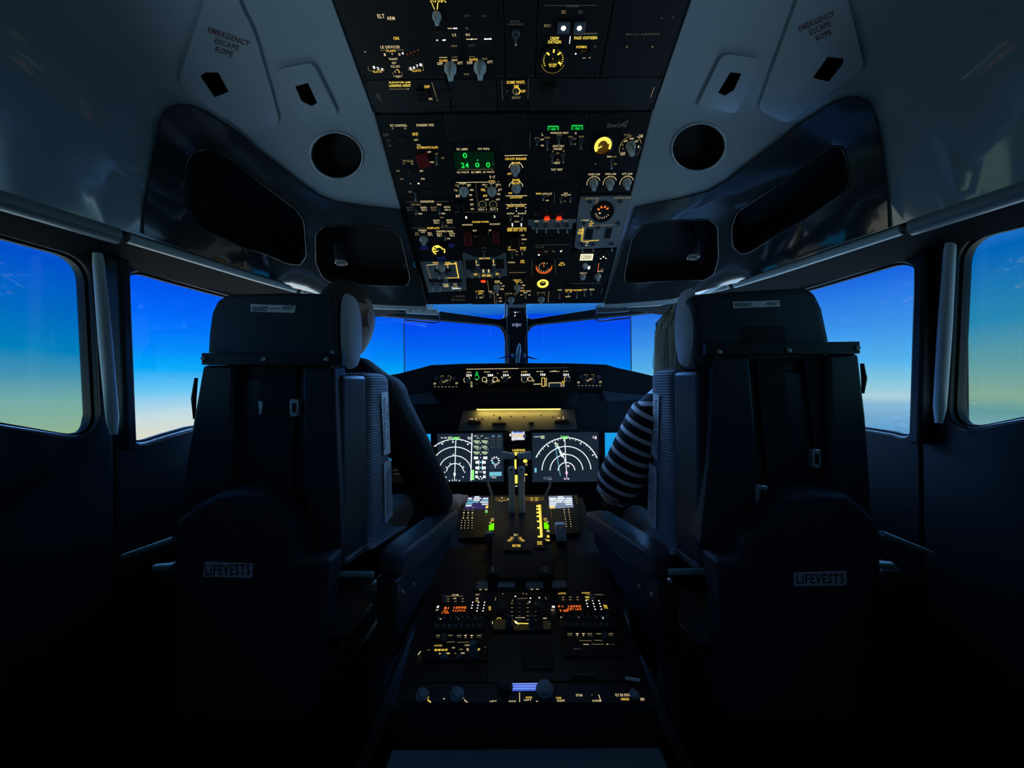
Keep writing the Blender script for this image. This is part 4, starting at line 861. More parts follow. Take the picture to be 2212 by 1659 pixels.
for x0, x1, lx in ((1203,1232,1216.7),(1238,1266,1251)):
    q.box('lamp_housing', M_knobd, x0,42,x1,68,0.006,0.001); z = q.th; q.th += 0.006; q.dot('w',lx,54.5,5.5,5.5); q.th = z
q.ln('w',1231.8,76,1230,92,1.6); q.ln('f',1240,71,1290,70,3); q.box('switch_guard', M_bar, 1250,104,1277,117,0.01,0.002); q.dot('w',1243.5,114,1.8); q.dot('c',1273.6,121,1.8,2.6); q.dot('f',1285,98,1.8,3)
q.done()
q = MA('voice_recorder_panel', 'dark aft overhead panel at the far end with four faint white dots', 0.202, 0.35, -60, 168)
q.tx('f','MACH AIRSPEED',1352,69,1426,74)
for x, y in ((1429,37),(1454,35),(1354,98.7),(1409,98.7)): q.dot('f' if x > 1400 and y < 90 else 'd',x,y,1.6,2)
q.done()
q = MA('speaker_strip', 'dark aft strip with a black round socket just below the crew oxygen dial', 0.038, 0.35, 168, 238, M_panel2)
q.knob(1190,176,208,40,0,M_black,True,'socket'); q.dot('d',1190,188.5,1.2); q.ln('d',1412.8,186,1405,208,1.4); q.done()
# ================================================================== centre post with model aircraft
def worldprism(name, pts, D0, D1, m, parent=None, bevel=0.0, seg=2, scale_back=1.0):
    """outline taken at distance D0, carried straight back to D1 with its real size"""
    a = [P(x, y, D0) for x, y in pts]; b = [p + Vector((0, D1 - D0, 0)) for p in a]; n = len(a)
    mb = MB().add(a + b, [tuple(range(n)), tuple(range(n, 2*n))[::-1]] + [((i+1) % n, i, n+i, n+(i+1) % n) for i in range(n)])
    return mb.build(name, m, parent, bevel=bevel, seg=seg)
tp = empty('center_post', T(0, 0, 0), 'black windshield centre post rising from the glareshield to the overhead panel', 'post')
worldprism('post_cover', [(1095,656),(1137,656),(1139,700),(1141,790),(1097,790),(1095,700)], 2.10, 2.24, mat('post_black', (0.008, 0.011, 0.017), 0.4), tp, 0.004)
worldprism('post_head', [(1097,658),(1136,658),(1136,664),(1097,664)], 2.085, 2.10, M_grey, tp, 0.001)
for x in (1098, 1135): worldprism('side_clip', [(x-2,662),(x+2,662),(x+2,681),(x-2,681)], 2.09, 2.10, mat('clip_green', (0.10, 0.16, 0.16), 0.4), tp)
for x0, y0, x1, y1 in ((1099,723,1100.5,786),(1134,723,1135.2,786),(1094.2,684,1095.6,714),(1138.5,684,1139.6,714)): worldprism('edge_strip', [(x0,y0),(x1,y0),(x1,y1),(x0,y1)], 2.094, 2.10, mat('edge_strip_grey', (0.30, 0.30, 0.36), 0.3), tp)
Fpost = Frame((0, 2.0995, H), (1, 0, 0), (0, 0, 1))
qp = Mod('emblem_plate', 'small dark emblem plate with white wording and dots on the centre post', 'plate', Fpost, [(1100,666),(1132,666),(1132,720),(1100,720)], mat('post_black'), 0.001)
MWl = mat('white_print', (0.62, 0.66, 0.85), 0.4, emit=(0.22, 0.25, 0.42), strength=1.0); COL['p'] = MWl; LEG['p'] = 'white_lettering'
qp.tx('p','SKYJAL',1106,701,1126,706); qp.ln('p',1106,700,1127,700,1); qp.ln('p',1116.7,697,1116.7,708,1); qp.dot('w',1113,675,1.4,1.8); qp.dot('p',1118,674.5,1.3,1.3); qp.dot('w',1112.2,682,1.5,1.2); qp.ln('f',1107,674.5,1112,674.5,.8); qp.ln('f',1120,674,1125,673.5,.8); qp.done()
# model aircraft hanging nose-up on the post
ta = empty('model_airplane', T(0, 0, 0), 'small silver blue model airliner mounted nose up on the centre post', 'model')
Mpl = mat('model_silver', (0.30, 0.50, 0.58), 0.25); Mwg = mat('model_wing_blue', (0.01, 0.02, 0.30), 0.35)
Dm = 2.05; ax = [(1122, 740.5, .3), (1121.9, 743, 1.8), (1121.4, 748, 3.4), (1120.8, 755, 4.6), (1120, 764, 5.0), (1119, 774, 4.6), (1118, 783, 4.2), (1118, 785, 1.0)]
MB().tube([P(x, y, Dm) for x, y, r in ax], [r * Dm / FPX for *_, r in ax], 16).build('fuselage', Mpl, ta, smooth=60)
for x in (1107.8, 1132.4):
    MB().tube([P(x, 764, Dm), P(x, 766, Dm), P(x + .3, 772, Dm)], [2.6*Dm/FPX, 3.1*Dm/FPX, 2.0*Dm/FPX], 14).build('engine', Mpl, ta, smooth=50)
for pts in ([(1119,766),(1119,773),(1098,772.2),(1076,775),(1075,773.5),(1097,769)], [(1120,766),(1120,773),(1140,773),(1160,777),(1162,776),(1141,769.3)]):
    worldprism('wing', pts, Dm, Dm + 0.008, Mwg, ta, 0.001, 1)
for pts in ([(1118,781),(1118,786),(1108,786),(1108,784)], [(1119,781),(1119,786),(1128,786),(1128,784)]): worldprism('tailplane', pts, Dm, Dm + 0.004, Mwg, ta)
# visor brackets with wire loops
for sx, x0, x1, yt, yb, lab in ((-1, 876, 947, 661, 678, 'left'), (1, 1290, 1362, 656, 674, 'right')):
    t = empty('visor_bracket', T(0, 0, 0), 'grey metal visor bracket with a hanging wire loop, %s of the centre post' % lab, 'bracket')
    dy = -sx * 1.6 * 0
    s0 = -4 if sx > 0 else 4
    worldprism('bracket_plate', [(x0, yt + (4 if sx < 0 else 8)), (x1, yt + (8 if sx < 0 else 4)), (x1, yb + (2 if sx < 0 else -2)), (x0, yb + (-2 if sx < 0 else 2))], 1.90, 1.915, M_trim if sx < 0 else M_knobd, t, 0.001, 1)
    for fx in (0.14, 0.55, 0.86):
        c = P(x0 + (x1-x0)*fx, (yt+yb)/2 + 2, 1.899); MB().lathe([(0.003, 0), (0.003, 0.003), (0.001, 0.003)], 10, T(*c) @ Matrix.Rotation(PI/2, 4, 'X')).build('screw', M_bar, t)
    lp = [P(x, y, 1.90) for x, y in (((877,680),(877,692),(940,697),(948,697),(948,676)) if sx < 0 else ((1288,660),(1288,692),(1294,694),(1360,687),(1361,668)))]
    MB().tube(lp, 0.0036, 8).build('wire_loop', mat('loop_blue_black', (0.004, 0.008, 0.05), 0.4), t, smooth=50)
# ================================================================== glareshield and mode control panel
Fg = Frame((0, 1.72, H), (1, 0, 0), (0, 0, 1))
tg = empty('glareshield', T(0, 1.72, H), 'wide dark glareshield below the windshield carrying the autopilot control panels', 'glareshield')
go = [(862,806),(905,795),(930,788),(1000,785),(1115,783.5),(1230,784),(1310,787),(1330,793),(1372,802),(1440,818),(1526,838),(1526,870),(1440,856),(1330,846),(1300,842),(935,845),(890,850),(800,858),(704,866),(704,834),(800,816)]
a = [P(x, y, 1.72) - Vector((0, 1.72, H)) for x, y in go]; b = [Vector((p.x, 0.40, p.z - 0.04)) for p in a]; n = len(a)
b = [Vector((p.x, 0.445 - 0.372 * abs(p.x), p.z)) for p in b]
MB().add(a + b, [tuple(range(n)), tuple(range(n, 2*n))[::-1]] + [((i+1) % n, i, n+i, n+(i+1) % n) for i in range(n)]).build('glareshield_cover', mat('glareshield_vinyl', (0.010, 0.013, 0.020), 0.5, bump=0.3, bscale=300), tg, bevel=0.006, seg=3)
for pts in ([(858,842),(925,840),(938,858),(945,872),(865,874)], [(1300,843),(1395,838),(1400,852),(1395,864),(1310,868)]):
    worldprism('lower_fairing', pts, 1.735, 1.80, mat('fairing_blue_grey', (0.10, 0.13, 0.17), 0.4), tg, 0.004).location = (0, -1.72, -H)
def MG(name, label, poly, m=M_panel, **k): return Mod(name, label, 'control panel', Fg, poly, m, base=0.003, **k)
q = MG('mode_control_panel', 'autopilot mode control panel with lit white digits along the middle of the glareshield', [(1000,796),(1233,793),(1234,839),(999,842)], th=0.006)
q.ln('c',1008,797.6,1120,796.2,1.2); q.ln('f',1120,796.2,1224,794.5,1.2)
for a in [('c','COURSE',1008,803,1018.5,806),('w','254',1007.5,808.3,1019.3,813.6),('g','A/T',1027.8,802.6,1033,805.6),('g','ARM',1027.8,806,1033,809.5),('c','IAS/MACH',1045.7,802.5,1058.3,805),('w','280',1053.5,808,1065.6,813.3),('c','HEADING',1086.5,802,1097.5,804.7),('w','254',1086.5,808,1099,813),('a','ALTITUDE',1126,802,1138.4,804.8),('w','26000',1125,807.3,1145,812.4),('c','VERT SPEED',1158,801.5,1173.3,804),('w','750',1166.6,807,1177.8,812.2),('c','A/P ENGAGE',1186,801.5,1208,803.6),('c','COURSE',1216.3,801,1226.7,803.4),('w','254',1216,807,1228.3,812)]: q.tx(*a)
for x, y in ((1012.5,822),(1092.5,819.8),(1132.8,819),(1224.8,818.8),(1058.5,825)): q.knob(x,y-6,y+7,12,0,M_knobd,True)
q.arc('c',1009.6,820.8,7,-60,60,1.2); q.arc('c',1009.6,820.8,7,140,230,1.2); q.arc('g',1030.3,815,4.7,-150,150,1.2); q.tx('c','OFF',1028,819.5,1032.5,821.5)
for x, y, r in ((1046.7,819.8,5),(1070,819.8,5),(1144.8,818.8,4.6)): q.arc('c',x,y,r,0,360,1.3); q.knob(x,y-3,y+4,7,0,M_black,True,'push_button')
q.arc('c',1058.5,824.5,6.4,150,390,1.1); q.arc('c',1132.8,819,6.6,150,390,1.1); q.arc('c',1224.8,819,6.6,-60,70,1.2); q.arc('c',1224.8,819,6.6,120,230,1.2); q.ln('c',1049,827,1053,826,1.2); q.ln('c',1064,825,1069,826.5,1.2)
q.ln('c',1082.5,814,1087,817,1.8); q.ln('c',1098,817,1103,814,1.8)
q.tx('a','10 30',1075,820,1079.5,825); q.tx('c','FD',1017,824,1021,829); q.tx('c','ON',1017,830,1021,837); q.tx('c','UP',1149.5,820,1154,825)
for x0, y0, x1, y1 in ((1037,832,1045.6,834.4),(1105,808.3,1113.2,810.6),(1141,831,1149,833.2)): q.blk('g',x0,y0,x1,y1)
for a in [('d','VNAV',1072.5,805,1077.5,807.6),('f','LNAV',1106,816,1112,818.4),('f','VOR',1107.5,827.5,1112,830),('f','HDG SEL',1090,827.5,1096,830),('d','LVL CHG',1073,827.5,1078.5,830),('f','N1',1028,828,1031.5,830.5),('d','SPEED',1037,828,1044.5,830.5),('d','ALT HLD',1129.5,827.5,1136.5,830),('g','V/S',1142.5,827,1147,829.5),('d','CMD A',1189,807,1193,809.5),('d','CMD B',1202,806.5,1206.5,809),('d','CWS A',1189,818.5,1193,821),('d','CWS B',1202,818.5,1206.5,821)]: q.tx(*a)
for x0, y0, x1, y1 in ((1035.5,826.5,1047,836),(1071,826,1080,835),(1088.5,826,1098,835),(1104,806,1114,814),(1104,815,1114,823),(1104,826,1114,835),(1128,826,1138,835),(1140,826,1150,835),(1187,805,1195,814),(1200,804.5,1208,813.5),(1187,816.5,1195,825.5),(1200,816,1208,825)): q.box('push_button', M_panel2, x0, y0, x1, y1, 0.002)
q.ln('c',1152,830,1168,829.5,1.8); 
for x0, y0, x1, y1 in ((1170,816.5,1176.5,816.3),(1170,834.5,1176.5,834.3),(1170,816.5,1170,834.5),(1176.5,816.5,1176.5,834.5)): q.ln('a',x0,y0,x1,y1,1.4)
q.box('thumb_wheel', M_knobd, 1171.5,818.5,1175,832.5,0.006,0.002); q.ticks('c',1179.3,825,0,0,0,1,1,1); q.ln('c',1179.3,816,1179.3,834,1); 
for k_ in range(6): q.ln('c',1179.3,817+k_*3.2,1181.5,817+k_*3.2,1)
q.box('disengage_bar', M_grey, 1186.5,828,1210,836,0.008,0.001); q.ln('c',1185.5,827.2,1211,826.8,1.6); q.ln('c',1185.3,827,1185.5,836,1.4); q.ln('c',1211.5,826.6,1211.7,835.5,1.4); q.tx('a','FD',1213.5,823,1219,829); q.tx('c','OFF',1214,830,1219,835.5)
q.arc('c',1197,812,11,55,125,1); q.done()
for sx, x0, x1, dy, lab in ((-1, 934, 992, 1.6, 'left'), (1, 1242, 1302, -1.0, 'right')):
    q = MG('display_control_panel', 'dim display control panel with four dark knobs at the %s end of the glareshield' % lab, [(x0,804+dy),(x1,803+dy),(x1,839+dy),(x0,840+dy)], th=0.005)
    m = (x0 + x1) / 2
    for i, (ox, oy, r) in enumerate(((-18.5,-8,9),(18.5,-8,9),(-7,-7,7),(7,-7,7),(-9,4,7),(7,3,7))): q.knob(m+ox, 822+oy+dy-r*.4, 822+oy+dy+r*.7, r, 0, M_knobd, i > 1)
    for i in range(7): q.blk('d', m-24+i*7.6, 833+dy, m-20.5+i*7.6, 835+dy)
    for ox, oy in ((-23,5),(24,4),(-3,2),(3,-1)): q.tx('c','VOR' if oy > 3 else 'FT', m+ox-3, 822+oy-2+dy, m+ox+3, 822+oy+1.5+dy)
    q.tx('d','ADF',m-26,827+dy,m-21,830+dy); q.tx('d','ADF',m+21,826+dy,m+26,829+dy)
    q.arc('d',m-7,815+dy,5,30,150,1); q.arc('d',m+7,815+dy,5,-150,120,1); q.arc('f',m-9,826+dy,5,30,150,1); q.arc('f',m+7,825+dy,5,0,180,1); q.done()
# ================================================================== main instrument panel
Fm = Frame((0, 1.80, H), (1, 0, 0), (0, 0, 1))
tm = empty('main_instrument_panel', T(0, 1.80, H), 'dark main instrument panel spanning the cockpit below the glareshield', 'control panel')
mo = [(714,850),(1516,846),(1516,1075),(1270,1085),(1262,1072),(975,1075),(940,1085),(714,1080)]
MB().prism([Fm.hit(*p) for p in mo], -0.06, 0).build('panel_body', mat('main_panel_dark', (0.016, 0.018, 0.022), 0.4, bump=0.1), tm, mw=T(0, 0, 0) @ Matrix(((1,0,0,0),(0,0,-1,0),(0,1,0,0),(0,0,0,1))), bevel=0.003)
def onF(F, name, pts, w0, w1, m, parent, bevel=0.001):
    q_ = [F.hit(*p) for p in pts]; o = MB().prism(q_, w0, w1).build(name, m, parent, bevel=bevel)
    o.matrix_basis = parent.matrix_world.inverted() @ F.M if parent else F.M
    return o
bpy.context.view_layer.update()
onF(Fm, 'gloss_band', [(985,848),(1250,845),(1245,880),(990,882)], 0, 0.012, mat('gloss_black', (0.020, 0.019, 0.018), 0.12), tm)
tl = empty('led_strip', Fm.M, 'thin glowing yellow light strip under the glareshield above the centre displays', 'light')
bpy.context.view_layer.update()
onF(Fm, 'strip_housing', [(1026,878.5),(1214,877),(1214,881.5),(1026,882.5)], 0.012, 0.030, M_bar, tl)
onF(Fm, 'strip_lens', [(1030,882),(1210,881),(1209,884.5),(1032,885.5)], 0.014, 0.029, emi('strip_glow', (255, 232, 118), 1.6), tl, 0)
la = bpy.data.lights.new('strip_light', 'AREA'); la.shape = 'RECTANGLE'; la.size = 0.38; la.size_y = 0.012; la.energy = 0.28; la.color = (1.0, 0.72, 0.16)
lo = bpy.data.objects.new('strip_light', la); C.objects.link(lo); c = P(1120, 886, 1.772); lo.location = c
lo.rotation_euler = (math.radians(22), 0, 0)
lo.parent = tl; lo.matrix_parent_inverse = tl.matrix_world.inverted()
# lit lip panel under the strip
Fl = Frame(P(1115, 886, 1.798), (1, 0, 0), (0, 0.42, 1))
MLp = mat('lip_panel_grey', (0.17, 0.165, 0.15), 0.5, bump=0.1)
q = Mod('center_lip_panel', 'grey lip panel glowing amber beneath the light strip, over the two centre displays', 'control panel', Fl, [(1000,888),(1032,886),(1210,884),(1240,886),(1248,927),(1150,928),(1140,932),(1098,932),(1092,929),(990,930)], MLp, 0.002, screws=False)
for a in [('d','BELOW G/S INHIBIT',1104,903,1132,905.6),('d','MAIN PANEL',1109,906.6,1126,908.6)]: q.tx(*a)
q.ln('c',1015,905.5,1023,905.3,1.4); q.ln('c',1028,902,1028.4,908,1.4); q.ln('c',1203.5,903.5,1210,903.3,1.6); q.ln('c',1216.5,900,1217,906,1.6)
q.ln('d',1079.5,899,1083,903,.8); q.ln('d',1079.5,899,1076,903,.8); q.knob(1079.5,899,906,6,0,M_bar,True)
for x0, y0, x1, y1 in ((1011,909,1040,918),(1063,913,1094,920),(1197,908,1228,917),(1142,912,1153,919)): q.box('rotary_selector', M_bar, x0, y0, x1, y1, 0.012, 0.004)
for x, y in ((1042,905),(1067,897),(1104,899.5),(1132,900),(1169,897),(1194,901)): q.knob(x,y-1.5,y+1.5,3,0,M_bar,True,'fastener')
q.done()
# display units
Fd = Frame((0, 1.792, H), (1, 0, 0), (0, 0, 1))
MS = emi('display_background', (26, 38, 52), 1.0); COL['s'] = emi('display_white', (228, 236, 240), 1.15); LEG['s'] = 'white_graphics'
COL['h'] = emi('display_green', (150, 255, 140), 1.0); LEG['h'] = 'green_graphics'; COL['b'] = emi('display_cyan', (120, 205, 225), 0.9); LEG['b'] = 'cyan_graphics'; COL['q'] = emi('display_magenta', (235, 205, 235), 1.0); LEG['q'] = 'pink_graphics'; COL['x'] = emi('display_grey', (78, 92, 104), 0.8); LEG['x'] = 'grey_graphics'; COL['e'] = emi('display_sage', (170, 196, 160), 0.9); LEG['e'] = 'sage_graphics'
def disp(label, x0, y0, x1, y1, m=MS):
    q = Mod('display_unit', label, 'display', Fd, [(x0-6,y0-5),(x1+5,y0-6),(x1+6,y1+7),(x0-7,y1+8)], M_bar, 0.006, screws=False)
    q.box('screen', m, x0, y0, x1, y1, 0.0004, 0); q.th += 0.0008; return q
q = disp('left centre display glowing with a compass arc map beside green engine dials', 946, 935, 1087, 1041)
cx, cy = 983.5, 1019
for r, a0, a1 in ((18.4, 5, 175), (35.2, 8, 176), (54, 50, 142), (71, 57, 129)): q.arc('s', cx, cy, r, a0, a1, 1.9)
q.ticks('s',cx,cy,68.5,62,126,9,2.5,1.6); q.ln('s',985,951,983,1022,1.9); q.ln('s',1020,935.8,1017.4,1038,2.2)
q.dot('s',982.5,1023.6,2.6,4.6); q.ln('s',982.5,1027,982.2,1038,1.4)
for x, y in ((961.3,1019.4),(1004.3,1019),(964.7,1008.5),(1001.8,1008),(973,1000.5),(994,1000),(979.7,981),(950.7,1020.6),(964,1029.8),(1001,1029.4),(971.6,1037.4),(978,1036.5),(986,1036.5),(992.7,1037.2)): q.dot('s',x,y,1.3,1.7)
q.tx('s','GS 290 TAS',953,943.5,975,947); q.blk('e',969,942.5,976,950); q.tx('h','HDG 254 MAG',977,943,994,948); q.dot('h',985.5,947,5,3); q.tx('s','TERR',1010,943.5,1018,949)
for x, y in ((956,958),(979,954),(1011,959)): q.dot('s',x,y,2,2)
q.tx('s','TAT +1',1024,940,1033,943); q.tx('s','97.4',1039,940,1043.5,943); q.tx('b','CRZ',1062,940,1069,943.3); q.tx('b','N1',1076,940,1082,943.3)
for r_, yy in enumerate((950,961.5,974)):
    for i, xx in enumerate((1030, 1047.5)):
        q.arc('e',xx,yy,6.6,180,(355 if r_ != 1 else 330),1.3); q.arc('e',xx,yy,3.2,190,340,(6 if r_ != 1 else 4)); q.tx('e','86.2',xx,yy-6,xx+8,yy-2.5)
for yy in (956,967,981,988): q.dot('s',1038.3,yy,1.1,1.2)
for i, yy in enumerate((985.5,)):
    q.blk('s',1024,yy,1033,yy+6); q.blk('s',1044,yy,1053,yy+6)
for yy in (998,1010):
    for x0, x1 in ((1027.5,1034),(1043,1049.5)): q.blk('s',x0,yy-3,x1,yy+3)
    q.ln('s',1035,yy-5,1034.5,yy+5,1.6); q.ln('s',1042,yy-5,1042.5,yy+5,1.6); q.dot('b',1038.3,yy,2.4,2)
for x0, x1 in ((1027,1032.5),(1044,1049.5)): q.blk('s',x0,1016.5,x1,1022.5); q.blk('s',x0,1026,x1,1032)
q.ln('s',1031,1028,1036,1035,2); q.ln('s',1046,1028,1040,1035,2); q.tx('s','VIB',1034.5,1017.5,1042,1020); q.dot('s',1038,1029,1.8,1.8)
q.blk('h',1018.5,1014.5,1024.3,1036)
for i in range(6):
    q.ln('x',1059,945+i*4.2,1069.5,945+i*4.2,1); q.ln('x',1073,945+i*4.2,1083.5,945+i*4.2,1)
q.ticks('s',1070.3,995,6,-100,175,9,4,2.4); q.dot('b',1065,999,3,3); q.ln('x',1058.5,1006,1081,1006,1); q.ln('x',1058.5,1010,1081,1010,1); q.ln('x',1058.5,1006,1058.5,1010,1); q.ln('x',1081,1006,1081,1010,1); q.ln('s',1070,1003,1070,1010,1.4)
q.blk('b',1057.5,1018.5,1083.5,1027.5); q.tx('s','18.4 19.2 18.4',1058,1021,1083,1025); q.tx('b','TOT',1057.5,1028.5,1062,1031); q.tx('s','56.0',1063,1028,1072,1032.5); q.done()
q = disp('right centre display glowing with a wide compass arc map and a cyan route line', 1150, 933, 1292, 1041)
cx, cy = 1223.2, 1016.5
for r, a0, a1 in ((18.2, 3, 178), (35.4, 3, 178), (52.8, 3, 178), (71.5, 22, 156)): q.arc('s', cx, cy, r, a0, a1, 2.0, n=30)
for i in range(25):
    l = 4 if i % 6 == 1 else (3 if i % 2 else 1.6); a = 25 + i * 5.3; q.ticks('s',cx,cy,70.5-l,a,a,1,l,1.5)
    if i % 6 == 1: q.ticks('s',cx,cy,64.5,a,a,1,2.6,2.8)
q.ln('s',1219.5,947,1223,1016,1.8); q.dot('q',1223.5,1020.5,2.6,4.6); q.ln('q',1223.6,1024,1223.8,1035,1.6); q.dot('q',1219.5,1033.5,1.9,2); q.dot('q',1227.5,1033.5,1.9,2); q.dot('q',1227,1006,2.6,2.4); q.ln('q',1222,1000,1223.3,1020,1.8)
q.ln('b',1198,956,1210,1027,1.4); q.ln('b',1205,968,1208,974,1.6); q.ln('s',1204,962,1222,996,1.8); q.ln('s',1208,974,1214,986,2.6); q.dot('e',1202,960,4,4.6); q.dot('s',1205,965.5,3.6,2.6); q.dot('s',1199,957,1.6,3)
for x, y in ((1211,975.5),(1217,979),(1215,985.5),(1220.5,995)): q.dot('s',x,y,2.4,1.8)
q.tx('s','GS 290 TAS',1153,941.5,1169,944.5); q.blk('e',1168,940.5,1176,947.5); q.tx('h','HDG 254 MAG',1210.5,940.8,1228.5,944.8); q.dot('h',1219.5,945.5,5,3); q.tx('q','4.8',1279,940.5,1288,947); q.blk('q',1284,943,1288,948)
q.blk('b',1154.5,1010,1159,1020); q.blk('x',1173.5,1029,1192,1035); q.tx('s','VOR',1184,1033.5,1191,1036); q.done()
MHz = bpy.data.materials.new('horizon_screen'); MHz.use_nodes = True; _t = MHz.node_tree; _t.nodes.clear()
_o = _t.nodes.new('ShaderNodeOutputMaterial'); _e = _t.nodes.new('ShaderNodeEmission'); _c = _t.nodes.new('ShaderNodeTexCoord'); _s = _t.nodes.new('ShaderNodeSeparateXYZ'); _r = _t.nodes.new('ShaderNodeValToRGB'); _r.color_ramp.interpolation = 'CONSTANT'
_t.links.new(_c.outputs['Generated'], _s.inputs[0]); _t.links.new(_s.outputs['Y'], _r.inputs[0]); _t.links.new(_r.outputs[0], _e.inputs[0]); _t.links.new(_e.outputs[0], _o.inputs[0])
_r.color_ramp.elements[0].color = srgb(12, 9, 6); _r.color_ramp.elements[1].position = 0.42; _r.color_ramp.elements[1].color = srgb(24, 158, 232)
for sx, x0, x1, y0, lab in ((-1, 785, 931, 937, 'left'), (1, 1307, 1452, 933, 'right')):
    q = disp('outer %s flight display mostly hidden, a bright blue sliver showing' % lab, x0, y0, x1, y0 + 106, MHz)
    m = (x0+x1)/2; q.ln('x',m-12,y0+62,m-4,y0+62,2); q.ln('x',m+4,y0+62,m+12,y0+62,2)
    for k_ in range(-3, 4): q.ln('x',m-6,y0+62+k_*8,m+6,y0+62+k_*8,.8)
    q.done()
# standby instrument and gear panel between the centre displays
q = Mod('standby_instrument', 'small glowing standby instrument with a blue screen and pale buttons between the centre displays', 'instrument', Fd, [(1101,911),(1137,910),(1137,952),(1102,953)], M_bar, 0.010, screws=False)
q.box('lit_frame', emi('standby_glow', (216, 214, 220), 0.95), 1105,916,1133,950,0.001,0.0004); q.th += 0.0014
q.box('blue_screen', emi('standby_blue', (22, 86, 230), 1.0), 1109,920.5,1129,934,0.0006,0); q.th += 0.001
q.ln('b',1118.8,922,1118.8,934,1); q.ln('b',1111,928,1127,928,.8); q.tx('a','STBY RMI',1110,937,1128,943); q.blk('w',1111,913.5,1116,918); q.blk('w',1122,913,1128.5,917.5); q.blk('w',1100.5,925.5,1103,929); q.blk('w',1101,936,1103.5,941.5)
q.tx('s','ATT',1106,945,1114,951.5); q.tx('s','HP/IN',1117,943,1128,949.5); q.knob(1134,938,946,8,0,M_trim,True); q.done()
q = Mod('landing_gear_panel', 'narrow dark gear panel with bright yellow lettering behind the thrust levers', 'control panel', Fd, [(1097,960),(1145,959),(1146,1062),(1097,1064)], M_bar, 0.004, screws=False)
q.tx('y','LANDING',1107,969.5,1134,974.5); q.tx('y','GEAR',1110,975.5,1133,980.5); q.blk('y',1112.5,976,1116,984); q.blk('y',1111.5,992,1115.5,1013); q.blk('y',1111.8,1025.5,1118,1044); q.dot('y',1134.5,995.5,5,4); q.ln('c',1106.5,991,1107,1010,1.6); q.ln('c',1127,991,1127.4,1010,1.6); q.blk('a',1131,1023,1139,1026.5); q.ln('c',1133,1030,1133,1040,1.6); q.blk('e',1112.5,1048,1118,1051); q.dot('d',1137,1003,3,3); q.done()
# ================================================================== centre pedestal
Fp = Frame((0, 0.8, H - 0.67), (1, 0, 0), (0, 1, 0.231))
tpd = empty('center_pedestal', T(0, 0.8, 0), 'black centre pedestal between the seats carrying the throttles and radio panels', 'pedestal')
pp = [(848,1524),(1422,1524),(1258,1072),(975,1075)]
top = [(Fp.M @ Vector((*Fp.hit(*p), -0.003))) - Vector((0, 0.8, 0)) for p in pp]; bot = [Vector((p.x*0.98, p.y, 0.0)) for p in top]
MB().add(top + bot, ((0,1,2,3),(7,6,5,4),(1,0,4,5),(2,1,5,6),(3,2,6,7),(0,3,7,4))).build('pedestal_body', mat('pedestal_dark', (0.010, 0.011, 0.013), 0.45), tpd, bevel=0.004)
a = P(845, 1622, 0.79); b = P(1427, 1622, 0.79)
MB().box(a.x, -0.19, 0.0, b.x, -0.006, a.z).build('rear_step', mat('step_grey', (0.20, 0.24, 0.28), 0.5), tpd, bevel=0.004)
def MP(name, label, poly, m=M_panel, th=0.003, **k): return Mod(name, label, 'control panel', Fp, poly, m, th, screws=False, **k)
